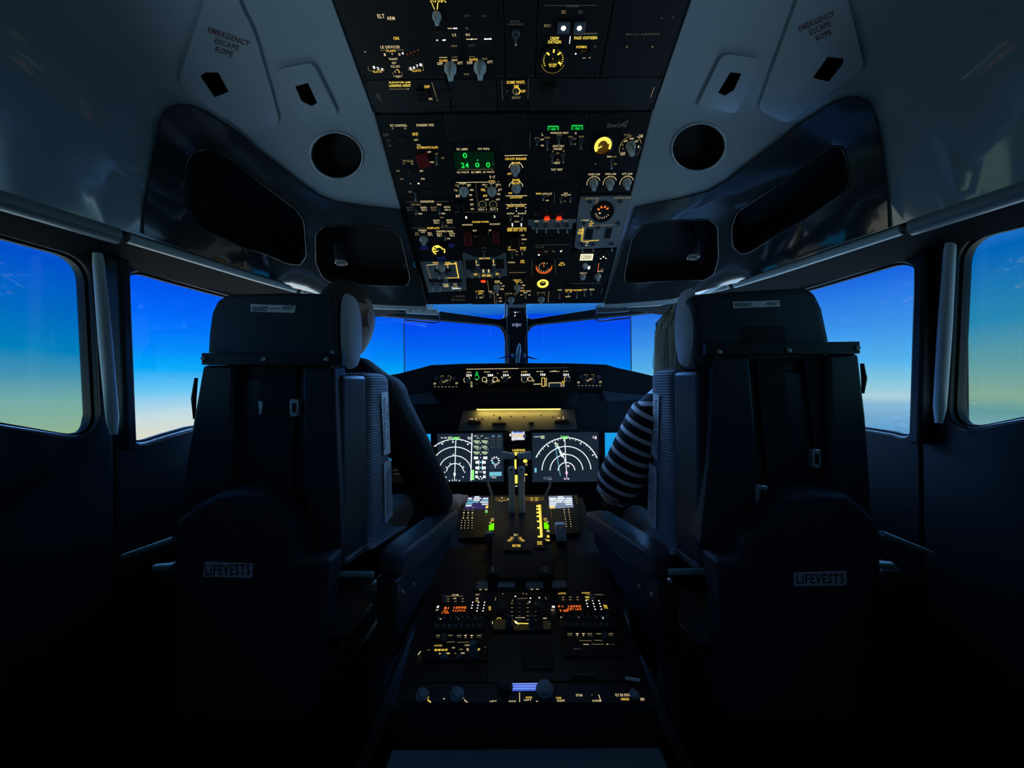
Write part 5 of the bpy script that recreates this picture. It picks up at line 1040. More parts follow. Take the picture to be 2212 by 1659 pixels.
# control display units
for sx, b0, lab in ((-1, [(990,1168),(1069,1165),(1068,1075),(1003,1076)], 'left'), (1, [(1188,1160),(1253,1156),(1248,1073),(1181,1074)], 'right')):
    q = MP('flight_computer_unit', 'flight computer keypad unit with a glowing %s, %s of the throttle quadrant' % ('purple text page' if sx < 0 else 'pale blue text page', lab), b0, M_bar, 0.010)
    q.c0 = None
    sc_ = [(1005,1105),(1055,1104.5),(1056,1078),(1006,1079)] if sx < 0 else [(1187,1104),(1239,1101),(1235,1076),(1185,1077)]
    ql = [q.p(*p) for p in sc_]
    MB().prism(ql, q.th, q.th + 0.001).build('screen', emi('page_purple', (58, 50, 104), 0.9) if sx < 0 else emi('page_blue', (128, 146, 172), 0.9), q.t)
    q.th += 0.0016; X0 = 1006 if sx < 0 else 1186.5
    q.blk('s',X0+19,1077.5,X0+30,1079.8)
    rows = [(0,14,1),(17,34,1),(37,49,1),(0,16,0),(17,31,1),(34,49,0),(0,28,0),(31,49,1),(0,15,0),(35,49,1),(0,13,1)]
    ys = [1081,1081,1081,1084.5,1085,1085,1089,1089,1093,1093.5,1097]
    for (u0, u1, st), yy in zip(rows, ys): q.blk('b' if st == 0 and sx < 0 else 's', X0+u0, yy, X0+u1, yy+2.6)
    if sx < 0: q.blk('a',1049,1098,1055,1103.5); q.blk('e',1048,1107,1053.5,1110); q.blk('h',1048,1111,1053.5,1113); q.dot('c',1022.5,1102,1)
    else: q.blk('a',1187.5,1100,1198,1103.6)
    q.th -= 0.0016
    # keys
    ke = shared('cdukey', lambda: meshof(MB().box(-0.0036, -0.0036, 0, 0.0036, 0.0036, 0.0016), M_panel2))
    def key(x, y, col='c', r=1.1):
        u, v = q.p(x, y); inst('key', ke, q.t, T(u, v, q.th)); z = q.th; q.th += 0.0017; q.dot(col, x, y, r, r*.8); q.th = z
    if sx < 0:
        for r_, yy in enumerate((1108.5,1114,1119.5,1125)):
            for x in (1003-r_*.6,1012-r_*.5,1021-r_*.2): key(x,yy,'c' if r_ % 2 else 'd',1.8)
        for r_, yy in enumerate((1130.5,1136,1141.5,1147)):
            for x in (998-r_*.6,1005-r_*.4,1012.5-r_*.2,1020): key(x,yy,'c',1.1)
        for i, yy in enumerate((1079.5,1083,1086.5)): key(998-i*.3,yy,'d',1)
        for i in range(6): key(1062-i*.1,1080+i*4.4,'d',1)
        key(1050.5,1119,'d',1.4)
    else:
        for r_ in range(8):
            yy = 1107+r_*5.2
            for x in (1218.5+r_*.7,1228+r_*.8): key(x,yy,'c',1.5 if r_ < 2 else 1.2)
        for i in range(4): key(1243.5+i*.9,1078+i*5,'d',1.2)
        for i in range(4): key(1190.5+i*.3,1107.5+i*5,'d',1.3)
    q.done()
# throttle quadrant
tq = empty('throttle_quadrant', Fp.M, 'black throttle quadrant with two pale blue thrust levers and an amber lit flap scale', 'throttle')
bpy.context.view_layer.update()
qp_ = [Fp.hit(*p) for p in [(1058,1262),(1196,1258),(1180,1073),(1068,1074)]]
v0 = qp_[0][1]; v1 = qp_[2][1]
prof = [(v0, 0.0), (v0, 0.020), (v0 + (v1-v0)*0.30, 0.034), (v0 + (v1-v0)*0.72, 0.034), (v0 + (v1-v0)*0.80, 0.018), (v1, 0.010), (v1, 0.0)]
def lerpu(v, s_): 
    f = (v - v0) / (v1 - v0); return (qp_[0][0] + (qp_[3][0]-qp_[0][0])*f) if s_ < 0 else (qp_[1][0] + (qp_[2][0]-qp_[1][0])*f)
L_ = [(lerpu(v, -1), v, w_) for v, w_ in prof]; R_ = [(lerpu(v, 1), v, w_) for v, w_ in prof]; n = len(prof)
MB().add(L_ + R_, [tuple(range(n)), tuple(range(n, 2*n))[::-1]] + [((i+1) % n, i, n+i, n+(i+1) % n) for i in range(n)]).build('quadrant_housing', mat('quadrant_black', (0.006, 0.008, 0.012), 0.45), tq, bevel=0.004)
Fq = Frame(Fp.M @ Vector((0, 0, 0.0345)), Fp.ex, Fp.ey)
q = Mod('quadrant_legend_plate', 'dark plate with a lit winged arc emblem and lettering on the throttle quadrant', 'plate', Fq, [(1088,1190),(1148,1190),(1144,1146),(1090,1146)], mat('quadrant_black'), 0.001, screws=False, base=0.0005)
q.tx('c','DN 1',1110,1153.7,1119,1159); q.tx('a','FWD TRIM',1106.5,1177,1124,1183)
for r_, cl in ((12,'a'),(15,'a'),(18,'d'),(21,'f')):
    q.arc(cl,1093,1162,r_*0.9,-75 + (r_-12)*1.2,10,1.1); q.arc(cl,1136.5,1162,r_*0.9,170,255 - (r_-12)*1.2,1.1)
q.done()
Mam = mat('quadrant_amber_plate', (0.20, 0.13, 0.05), 0.5)
Ff = Frame(Fp.M @ Vector((0, 0, 0.0125)), Fp.ex, Fp.ey)
for sx, poly in ((-1, [(1069,1108),(1098,1106),(1099,1075),(1070,1075)]), (1, [(1134,1104),(1163,1106),(1176,1092),(1175,1074),(1134,1074)])):
    q = Mod('amber_lit_plate', 'amber lit plate %s of the thrust levers with %s' % (('left', 'a branching track symbol') if sx < 0 else ('right', 'rows of small lit words')), 'plate', Ff, poly, mat('amber_plate_%s' % ('a' if sx < 0 else 'b'), (0.14, 0.09, 0.03), 0.5, emit=(0.045, 0.026, 0.003), strength=1.0), 0.002, screws=False)
    if sx < 0:
        q.arc('c',1079,1084,3,0,160,1); q.arc('c',1089,1084,4,20,150,1); q.arc('c',1078,1088,4,200,340,1); q.ln('c',1084,1083,1086,1088,1.2); q.dot('w',1084.5,1076,1); q.blk('y',1073,1094.5,1084,1097); q.dot('y',1074.5,1105.6,2.4,2); q.ln('y',1075,1105,1081,1104.5,1.6); q.dot('c',1097.5,1080,1.5); q.dot('c',1097.5,1090.5,1.5)
    else:
        for yy in (1076.5,1080.5,1084.5): q.tx('a','STAB',1146,yy-1.2,1151.5,yy+1.2); q.tx('a','TRIM',1155.5,yy-1.2,1162,yy+1.2)
        q.dot('d',1152,1089,1); q.ln('d',1136,1090.5,1160,1091,1)
    q.done()
q = Mod('flap_scale', 'bright yellow flap scale strip with notched marks on the quadrant right edge', 'scale', Fq, [(1156,1184),(1177,1184),(1172,1089),(1158,1089)], M_bar, 0.001, screws=False, base=0.0005)
q.ln('y',1165,1091,1169,1162,3.6); q.ln('a',1168,1091,1172,1161,1); 
for yy, t_ in ((1094,'UP'),(1100.5,'1'),(1108,'2'),(1116,'5'),(1127,'10'),(1141,'25'),(1160,'30')): q.blk('y',1158.5+(yy-1094)*.05,yy-1.6,1163+(yy-1094)*.06,yy+1.8)
q.tx('y','FLAP',1161,1170,1170.5,1173.5); q.tx('a','DOWN',1161,1174.2,1170.8,1178); q.done()
Mst = emi('stab_green', (112, 255, 0), 1.1)
Fs = Frame(Fp.M @ Vector((0, 0, 0.0362)), Fp.ex, Fp.ey)
for sx, g_, y0 in ((-1, [(1056,1146.5),(1067,1145.5),(1067.5,1131.5),(1062,1132.5),(1056,1136)], 'left'), (1, [(1175.5,1143),(1185,1144.5),(1186,1137),(1181,1130.5),(1175,1129.5)], 'right')):
    ex = 0
    q = Mod('trim_indicator', 'stabilizer trim indicator with a vivid green band on the %s edge of the quadrant' % y0, 'indicator', Fs, [(1052,1156),(1068,1154),(1068,1119),(1056,1119)] if sx < 0 else [(1174,1172),(1190,1172),(1186,1119),(1172,1119)], M_bar, 0.001, screws=False, base=0.0006)
    MB().prism([q.p(*p) for p in g_], q.th, q.th + 0.0012).build('green_band', Mst, q.t)
    if sx < 0: q.tx('c','APL',1060,1120,1068,1123); q.tx('a','NOSE',1060,1123.5,1067,1127); q.blk('c',1057,1129,1061.5,1131); q.blk('c',1055,1148,1061.5,1151.5)
    else: q.tx('c','APL',1174,1119.5,1182,1122); q.tx('a','NOSE',1175,1122.5,1180,1126); q.blk('c',1180,1127,1184.5,1129); q.blk('c',1181,1146.5,1187,1149.5); q.dot('a',1184,1160,3,3); q.ln('a',1178,1165,1181,1169,1.6); q.blk('a',1181,1167,1187,1169.5)
    q.done()
# thrust levers
Dt = 1.43
for sx, hx, bx in ((-1, [(1083,978),(1090,977.5),(1100,980),(1111,981),(1112,989),(1108,992),(1095,991.5),(1082,994.5)], (1098, 1112)), (1, [(1118,981),(1130,980),(1140,977.5),(1147,977),(1147.5,994),(1136,991.5),(1122,992),(1118,989)], (1119, 1133))):
    t = empty('thrust_lever', T(0, 0, 0), 'pale grey thrust lever with a T grip, %s one of the pair' % ('left' if sx < 0 else 'right'), 'lever', 'thrust levers on the quadrant')
    worldprism('grip', hx, Dt, Dt + 0.034, M_lever, t, 0.004, 3)
    m = (bx[0]+bx[1])/2
    worldprism('lever_arm', [(m-5 + (1 if sx > 0 else 0), 991),(m+2,991),(m+3,1012),(m-5,1012)] if sx > 0 else [(m-1,991),(m+5,991),(m+5,1012),(m-3,1012)], Dt + 0.008, Dt + 0.022, M_knobd, t, 0.001)
    a0 = P(bx[0], 1018, Dt); a1 = P(bx[1], 1018, Dt)
    # shaft leans forward towards its slot
    zt = P(m, 1018, Dt).z; zb = H - 0.67 + 0.231 * (1.47 - 0.8)
    sh_ = MB(); x0, x1 = a0.x, a1.x
    vs = [(x0, Dt, zt), (x1, Dt, zt), (x1, Dt + 0.028, zt), (x0, Dt + 0.028, zt), (x0, 1.45, zb), (x1, 1.45, zb), (x1, 1.485, zb), (x0, 1.485, zb)]
    sh_.add(vs, ((0,1,2,3),(7,6,5,4),(1,0,4,5),(2,1,5,6),(3,2,6,7),(0,3,7,4))).build('lever_shaft', M_lever, t, bevel=0.003)
    rv = worldprism('reverse_lever', [(bx[0]-1,1012),(m,1009),(bx[1]+1,1012),(bx[1]+1,1022),(bx[1],1028),(bx[1],1034),(bx[0],1034),(bx[0],1028),(bx[0]-1,1022)], Dt - 0.02, Dt + 0.01, M_lever, t, 0.005, 3)
    c = P(m, 1014.5, Dt - 0.021); MB().lathe([(0.0035, 0), (0.0035, 0.002), (0.001, 0.002)], 10, T(*c) @ Matrix.Rotation(PI/2, 4, 'X')).build('button', M_bar, rv)
# other levers
tb = empty('speed_brake_lever', T(0, 0, 0), 'grey paddle lever with a narrow stem on the quadrant left edge', 'lever')
worldprism('lever_handle', [(1047,1153),(1063,1152),(1065,1168),(1058,1175),(1052,1175),(1046,1168)], 1.30, 1.325, mat('lever_dark_grey', (0.14, 0.16, 0.17), 0.45), tb, 0.003, 2)
worldprism('lever_stem', [(1052,1175),(1058,1175),(1066,1184),(1062,1196),(1055,1196)], 1.305, 1.318, M_knobd, tb, 0.002)
tf = empty('flap_lever', T(0, 0, 0), 'blocky pale grey flap lever handle standing right of the throttle quadrant', 'lever')
worldprism('lever_handle', [(1199.5,1135),(1203,1133.4),(1218,1133),(1221,1135),(1224,1168),(1223,1169.5),(1202,1170)], 1.32, 1.345, M_lever, tf, 0.003, 2)
a = P(1211, 1160, 1.34); MB().box(a.x-0.006, 1.336, H-0.67+0.231*0.53-0.01, a.x+0.006, 1.348, a.z).build('lever_stem', M_bar, tf)
for sx, pts in ((-1, [(1053,1040),(1056,1050),(1060,1062),(1064,1076),(1064,1084)]), (1, [(1189,1038),(1188,1052),(1182,1062),(1178,1076),(1177,1090)])):
    t = tubeobj('gooseneck_stalk', [P(x, y, 1.70 - 0.02 * i) for i, (x, y) in enumerate(pts)], 0.0062, mat('stalk_grey', (0.16, 0.18, 0.19), 0.4))
    setp(t, 'slim grey curved stalk rising beside the %s flight computer' % ('left' if sx < 0 else 'right'), 'stalk')
# parking brake / fuel switch texts below the quadrant
q = MP('fire_control_panel', 'black fire control panel with numbered pull handles and lit wording behind the quadrant', [(1022,1278),(1226,1276),(1218,1196),(1190,1196),(1190,1200),(1040,1200)], M_panel, 0.003)
for a in [('a','STAB TRIM',1157,1202,1170,1206),('a','MAIN',1172,1202,1182,1206),('a','NORMAL',1164,1207.5,1175,1211),('c','CUT',1156,1208,1160,1212),('c','OUT',1180,1208,1185,1212)]: q.tx(*a)
q.ln('a',1169.5,1212,1169.7,1219,2.6); q.ln('a',1169.8,1229,1170,1240,3); q.dot('a',1170,1238,3,4); q.dot('d',1158,1220,1.4); q.dot('d',1182,1219,1.4)
z = q.th
for x0, y0, x1, y1 in ((1028,1260,1055,1275),(1075,1261,1114,1273),(1136,1260,1173,1275),(1192,1259,1222,1274)): q.box('grey_cover', M_grey, x0, y0, x1, y1, 0.006, 0.001)
COL['z'] = mat('grey_print', (0.35, 0.37, 0.40), 0.5); LEG['z'] = 'grey_lettering'
for x0, x1, tt in ((1052,1078,'1'),(1163,1193,'2')):
    q.box('fire_handle', M_bar, x0, 1240, x1, 1262, 0.03, 0.004)
    q.th += 0.031; xm = (x0+x1)/2; q.tx('z', tt, xm-(2 if tt == '1' else 5), 1246, xm+(2 if tt == '1' else 5), 1256); q.th = z
for x0, y0 in ((1035,1276),(1047,1276),(1146,1275.5),(1158,1275.5)): q.ln('c',x0,y0,x0+6,y0,1.4)
q.done()
# radios
def radio(sx):
    lab = 'left' if sx < 0 else 'right'
    def X(x): return x if sx < 0 else 2266 - x
    def xs(a, b): 
        a, b = X(a), X(b); return (a, b) if a < b else (b, a)
    dy = 0 if sx < 0 else -3.5
    def box_(x0, y0, x1, y1): 
        a, b = xs(x0, x1); return a, y0+dy, b, y1+dy
    poly = [(X(930),1333+dy),(X(1062),1331+dy),(X(1066),1281+dy),(X(946),1283+dy)]
    if sx > 0: poly = poly[::-1]
    q = MP('radio_tuning_panel', 'radio tuning panel with glowing orange frequency digits and keypad dots, %s of the pedestal' % lab, poly, M_panel, 0.004)
    if sx < 0:
        q.tx('c','VHF COMM',976,1286,991,1289.5); q.tx('c','TEST',1027,1286,1036,1288.6); q.tx('c','UP',979,1294,986,1297); q.tx('c','HF',1028,1294,1034,1298); q.tx('a','ON',1027.5,1299.5,1033,1302.5)
        q.tx('o','B1',959.5,1313.5,970,1319); q.tx('o','10990',979.5,1312.5,1008,1318.5); q.tx('o','LLJCA',977.5,1320,1006.5,1324.6); q.tx('o','GO',957,1321,968,1324.5); q.tx('o','V AN',953,1324.8,970,1328.5)
        cols = (1021.5,1034,1047)
    else:
        q.tx('a','ACTIVE',1206,1283,1221.5,1286.4); q.tx('a','STANDBY',1257,1282,1274,1285); q.tx('y','TEST',1264,1291,1272.5,1295); q.tx('a','ON',1265,1297,1271.5,1299.8)
        q.tx('o','B L',1206,1310.5,1217,1314.5); q.tx('o','10990',1227.5,1310.2,1254.5,1315.6); q.tx('o','DET LRA',1225.5,1316.6,1256,1321); q.tx('o','V AN',1209,1319,1226.5,1325)
        cols = (1266,1280,1293.5)
    for r_ in range(4):
        for c_, x in enumerate(cols):
            if r_ == 3 and c_ == 0: continue
            xx = x - r_*1.2*(1 if sx < 0 else -1) + (0 if sx < 0 else r_*.6); yy = 1306 + r_*6.2 + dy
            q.box('key', M_panel2, xx-3, yy-2, xx+3, yy+2, 0.003, 0.0004); z = q.th; q.th += 0.003; q.dot('w' if r_ < 4 else 'c', xx, yy, 1.4, 1.4); q.th = z
    for i in range(3):
        for j in range(2): 
            a0, b0, a1, b1 = (966+i*15.5, 1295.5+j*5.5, 971+i*15.5, 1297+j*5.5); u0, u1 = (a0, a1) if sx < 0 else (a0+248, a1+248); q.blk('d', u0, b0+dy, u1, b1+dy)
    q.ln('d', X(963), 1291+dy, X(1000), 1290.5+dy, 1.4)
    a0, a1 = (1055, 1061) if sx < 0 else (1304.5, 1311); q.tx('a','TFR',a0,1313+dy,a1,1321.5+dy)
    a0 = 943 if sx < 0 else 1192; q.tx('w','AM',a0,1311,a0+6,1316); q.tx('c','OFF',a0-2,1319,a0+5,1322)
    kx = 958 if sx < 0 else 1281; q.knob(kx,1283+dy,1306+dy,12,0,M_knobd,True)
    q.done()
    poly = [(X(932),1366+dy),(X(1045),1364+dy),(X(1049),1334+dy),(X(938),1336+dy)]
    q = MP('audio_control_panel', 'audio panel with two rows of eight short grey knobs, %s of the pedestal' % lab, poly if sx < 0 else poly[::-1], M_panel, 0.004)
    for i in range(8):
        for j, (yy, w_) in enumerate(((1336, 9), (1349, 10.5))):
            xb = (946 + i*13.2 - j*3) if sx < 0 else (1218 + i*13.4 + j*2.6); 
            q.knob(xb, yy+dy, yy+dy+(6 if j == 0 else 12), w_, 0, mat('audio_knob_grey', (0.10, 0.12, 0.13), 0.45), True, 'volume_knob')
    for i in range(3): q.dot('c' if i == 0 else 'd', (952 if sx < 0 else 1212)+i*38, 1340+dy, 1.8, 1.2)
    if sx > 0: q.ln('w',1301,1334,1303,1340,1.6)
    q.done()
    poly = [(X(925),1396+dy),(X(1042),1393+dy),(X(1046),1368+dy),(X(930),1370+dy)]
    q = MP('weather_radar_panel', 'dark strip panel with a tall knob and dim cream dashes, %s of the pedestal' % lab, poly if sx < 0 else poly[::-1], M_panel, 0.003)
    for i, (x0, x1) in enumerate(((942,951),(968,978),(987,997),(1003,1008.5),(1016,1022),(1030,1040))):
        a, b = xs(x0, x1); q.blk('c' if 2 < i < 5 else 'd', a, 1374+dy, b, 1375.6+dy)
        if i in (0, 2, 5): q.blk('f', a, 1378+dy, b, 1379.4+dy)
        if i in (3, 4): q.dot('c', (a+b)/2, 1379+dy, 1.3, 1.2)
    q.ln('d',X(965),1389.5+dy,X(982),1389+dy,1.4); q.ln('d',X(988),1390+dy,X(1014),1389.5+dy,1.2)
    q.knob(X(958), 1366+dy, 1388+dy, 12, 0, M_knobd, True)
    q.done()
radio(-1); radio(1)
q = MP('transponder_panel', 'radio panel with amber ACTIVE digits and three blue grey knobs on the left pedestal side', [(915,1430),(1050,1428),(1054,1396),(924,1397)], M_panel, 0.004)
q.tx('a','ACTIVE',938,1396,955,1399.4); q.tx('a','8800',938,1404.5,967.5,1409.6); q.tx('c','STBY',1004,1395.5,1015.5,1398.6); q.tx('c','TFR',976,1401,983.5,1404); q.tx('c','78',1007,1403.5,1013,1409.6); q.tx('d','VHF',922,1406,930,1408.6); q.tx('y','P',1032.5,1404,1037.5,1409)
for x0, x1, yy, cl in ((948,952.5,1415,'c'),(963,972,1414.5,'a'),(982,985.5,1414.5,'d'),(996,1004,1414,'c'),(992,1000,1406,'d'),(1046,1051,1401,'f')): q.blk(cl,x0,yy-.9,x1,yy+.9)
q.ln('c',903,1418,909,1410,2.2)
mb_ = mat('knob_blue', (0.05, 0.13, 0.19), 0.4)
q.knob(958,1416,1430,17,0,mb_,True); q.knob(990,1416,1430,15,0,mat('knob_teal', (0.05, 0.10, 0.11), 0.4),True); q.knob(1023,1381,1428,19,0,mb_,True); q.done()
q = MP('navigation_tuning_panel', 'dark panel with long dim cream lines on the right pedestal side', [(1216,1420),(1352,1418),(1336,1390),(1214,1391)], M_panel, 0.003)
q.ln('c',1260,1394,1272,1394.5,1.4); q.ln('d',1278,1394,1304,1394,1.2); q.ln('c',1310,1394,1314,1394,1.6); q.ln('f',1318,1394,1326,1394,1.2); q.tx('f','NAV 2',1240,1402,1256,1406); q.done()
q = MP('center_audio_panel', 'centre keypad panel with dim keys above a warm lit strip and two tall blue handles', [(1060,1366),(1192,1364),(1188,1278),(1066,1280)], M_panel2, 0.004)
for c_, x in enumerate((1106,1122,1140,1157)):
    for r_ in range(5):
        yy = 1308 + r_*8.8; q.box('key', M_panel, x-4, yy-2.6, x+4, yy+2.6, 0.002, 0.0004); z = q.th; q.th += 0.002; q.blk('f' if c_ % 2 else 'd', x-2.4, yy-.6, x+2.4, yy+.6); q.th = z
for x, y, cl in ((1086,1286,'d'),(1113.5,1291,'w'),(1130,1285,'d'),(1146,1295,'w'),(1137,1286,'d'),(1165,1294,'w'),(1144,1303,'w')): q.dot(cl,x,y,1.6,1.4)
q.ln('d',1118,1296,1140,1295,1.4); q.ln('d',1071,1293,1070,1300,1.6); q.ln('d',1108,1298,1106,1303,1.4); q.ln('d',1178,1292,1180,1298,1.6)
q.arc('a',1078,1341,4.4,0,360,1.3); q.arc('c',1078,1355,4.4,-150,150,1.3); q.ln('c',1064,1345,1064,1351,1.6); q.ln('c',1187,1345,1188.5,1352,1.6); q.dot('a',1126,1359,1,1); q.arc('d',1126,1358,4.6,0,360,1.2)
q.ln('y',1111,1344,1121,1352,3.2); q.ln('y',1119,1349.5,1143,1350,2.4); q.dot('w',1115,1347.5,2.6,2.4); q.ln('c',1173,1338.5,1181,1338.5,2.2); q.ln('c',1114,1337,1134,1337,1.4)
MTan = mat('tan_plate', (0.16, 0.12, 0.06), 0.5, emit=(0.010, 0.007, 0.001), strength=1.0)
for b in ((1066,1341,1092,1362),(1110,1352,1146,1364),(1174,1344,1188,1362)): q.box('tan_plate', MTan, *b, 0.0012, 0.0002)
for x in (1101, 1148): q.knob(x,1326,1362,13,0,mat('handle_blue', (0.03, 0.09, 0.14), 0.45),True,'tall_handle')
q.knob(1083,1297,1326,22,0,mat('knob_olive', (0.05, 0.055, 0.045), 0.5)); q.knob(1163,1297,1326,22,0,mat('knob_olive')); q.done()
q = MP('blank_pedestal_cover', 'plain brownish cover with a square black cup well in the middle of the pedestal', [(1052,1476),(1232,1472),(1205,1372),(1056,1374)], mat('cover_brown', (0.040, 0.034, 0.024), 0.55), 0.003)
q.box('cup_well', M_black, 1130,1390,1190,1450,0.004,0.001); q.done()
q = MP('blank_pedestal_cover', 'plain black cover over the left rear of the pedestal', [(880,1476),(1050,1476),(1054,1434),(905,1435)], M_panel, 0.003); q.done()
q = MP('blank_pedestal_cover', 'plain black cover over the right rear of the pedestal with a faint maker name', [(1234,1472),(1392,1472),(1366,1424),(1212,1426)], M_panel, 0.003); q.tx('f','SimON',1276,1479,1325,1485) if 0 else None; q.done()
q = MP('rudder_trim_panel', 'rear pedestal panel with dome knobs, amber wording and a blue striped strip display', [(862,1521),(1412,1521),(1396,1477),(884,1479)], M_panel, 0.004)
MStr = bpy.data.materials.new('blue_stripe_display'); MStr.use_nodes = True; _t = MStr.node_tree; _t.nodes.clear()
_o = _t.nodes.new('ShaderNodeOutputMaterial'); _e = _t.nodes.new('ShaderNodeEmission'); _c = _t.nodes.new('ShaderNodeTexCoord'); _s = _t.nodes.new('ShaderNodeSeparateXYZ'); _m = _t.nodes.new('ShaderNodeMath'); _m.operation = 'MULTIPLY'; _m.inputs[1].default_value = 3.0; _f = _t.nodes.new('ShaderNodeMath'); _f.operation = 'FRACT'; _r = _t.nodes.new('ShaderNodeValToRGB')
_t.links.new(_c.outputs['Generated'], _s.inputs[0]); _t.links.new(_s.outputs['Y'], _m.inputs[0]); _t.links.new(_m.outputs[0], _f.inputs[0]); _t.links.new(_f.outputs[0], _r.inputs[0]); _t.links.new(_r.outputs[0], _e.inputs[0]); _t.links.new(_e.outputs[0], _o.inputs[0])
_r.color_ramp.elements[0].color = srgb(70, 105, 215); _r.color_ramp.elements[0].position = 0.55; _r.color_ramp.elements[1].color = srgb(150, 175, 250); _r.color_ramp.elements[1].position = 0.85
q.box('strip_display', MStr, 1094,1479,1170,1496,0.001,0)
for x, y0, y1, w_ in ((909,1496,1520,30),(985,1496,1520,32)): q.knob(x, y0, y1, w_, 0.6, mat('knob_slate', (0.20, 0.27, 0.31), 0.5))
q.knob(1178,1476,1514,40,0,mat('knob_slate'),True); q.knob(1091,1478,1506,34,0,mat('knob_jet', (0.006, 0.006, 0.008), 0.6),True); q.knob(1373,1488,1514,22,0,mat('knob_slate'))
for a in [('a','30',919,1507.5,927,1513),('c','L',999,1507,1003.5,1512),('c','LEFT',1058,1516.5,1073,1520),('c','RUDDER',1099,1516.5,1115,1520),('a','NOSE',1136,1508,1149,1511.5),('c','LEFT',1132,1513,1148,1517.5),('a','NOSE',1201.5,1509,1212,1513),('c','RIGHT',1204,1514.5,1220,1519.5),('c','STAB',1244.5,1502.5,1257.5,1508),('c','FLT DK DOOR',1330,1501.5,1363,1508),('a','UNLKD',1342,1511,1358,1516.5),('c','DENY',1384,1511,1391,1517),('c','NORM',1280,1515,1298,1519.5)]: q.tx(*a)
q.ln('a',924,1515,931,1521,2.4); q.ln('c',1003,1515,1010,1521,2); q.ln('c',1122.5,1499,1122.5,1520,1.6); q.ln('c',1293,1504,1298,1519,1.6); q.dot('c',959.5,1513,1.8,1.4); q.dot('c',1160,1518.5,1.8,1.4); q.dot('d',1278.5,1504.5,1.4,1.2)
q.done()
t = tubeobj('ballpoint_pen', [Fp.M @ Vector((*Fp.hit(1240,1465), 0.008)), Fp.M @ Vector((*Fp.hit(1288,1468), 0.008))], 0.0034, M_bar); setp(t, 'slim dark pen lying on the right rear pedestal cover, silver tip', 'pen')
t = tubeobj('ballpoint_pen', [Fp.M @ Vector((*Fp.hit(1350,1472), 0.009)), Fp.M @ Vector((*Fp.hit(1382,1477), 0.009))], 0.0034, M_trim); setp(t, 'short pale pen lying near the rear right pedestal corner', 'pen')
# cubby lamps
for sx, (x0, y0, x1, y1), D in ((-1, (732,528,737,572), 1.30), (1, (1502,520,1497,560), 1.30)):
    t = empty('map_light', T(0, 0, 0), 'small dark cylindrical map light inside the %s small cubby' % ('left' if sx < 0 else 'right'), 'lamp')
    a, b = P(x0, y0, D), P(x1, y1, D)
    MB().tube([a, a + (b-a)*.3, a + (b-a)*.85, b], [0.014, 0.018, 0.018, 0.015], 16).build('lamp_body', M_shell, t, smooth=40)
    MB().tube([b + Vector((0, 0, 0.012)), b + Vector((0, 0, 0.004))], 0.0205, 16).build('lamp_ring', M_metal, t, smooth=40)
    MB().tube([a, a + Vector((0, 0.03, 0.05))], 0.006, 8).build('lamp_stem', M_shell, t, smooth=40)
# ================================================================== pilot seats
M_fleece = mat('sheepskin_blue_grey', (0.22, 0.27, 0.36), 0.9, bump=1.0, bscale=260)
_n = M_fleece.node_tree; _b = _n.nodes['Principled BSDF']; _b.inputs['Sheen Weight'].default_value = 0.6
_w = _n.nodes.new('ShaderNodeTexWave'); _w.bands_direction = 'Z'; _w.inputs['Scale'].default_value = 42; _w.inputs['Distortion'].default_value = 1.2
_tc = [n for n in _n.nodes if n.type == 'TEX_COORD'][0]; _n.links.new(_tc.outputs['Object'], _w.inputs['Vector'])
_bp = [n for n in _n.nodes if n.type == 'BUMP'][0]; _nz = [n for n in _n.nodes if n.type == 'TEX_NOISE'][0]; _ad = _n.nodes.new('ShaderNodeMath'); _ad.operation = 'ADD'
_n.links.new(_w.outputs['Fac'], _ad.inputs[0]); _n.links.new(_nz.outputs['Fac'], _ad.inputs[1]); _n.links.new(_ad.outputs[0], _bp.inputs['Height']); _bp.inputs['Distance'].default_value = 0.004
M_headside = mat('headrest_fabric_lit', (0.74, 0.80, 0.88), 0.7, bump=0.4, bscale=300)  # pale blue stands in for screen light on the cushion side
def wp(name, px, D0, D1, m, root, bevel=0.004, seg=2, **k):
    a = [P(x, y, D0) - root.location for x, y in px]; n = len(a); b = [p + Vector((0, D1 - D0, 0)) for p in a]
    mb = MB().add(a + b, [tuple(range(n)), tuple(range(n, 2*n))[::-1]] + [((i+1) % n, i, n+i, n+(i+1) % n) for i in range(n)])
    return mb.build(name, m, root, bevel=bevel, seg=seg, **k)
def wbox(name, x0, y0, z0, x1, y1, z1, m, root, bevel=0.01, seg=3):
    r = root.location; return MB().box(x0-r.x, y0-r.y, z0-r.z, x1-r.x, y1-r.y, z1-r.z).build(name, m, root, bevel=bevel, seg=seg)
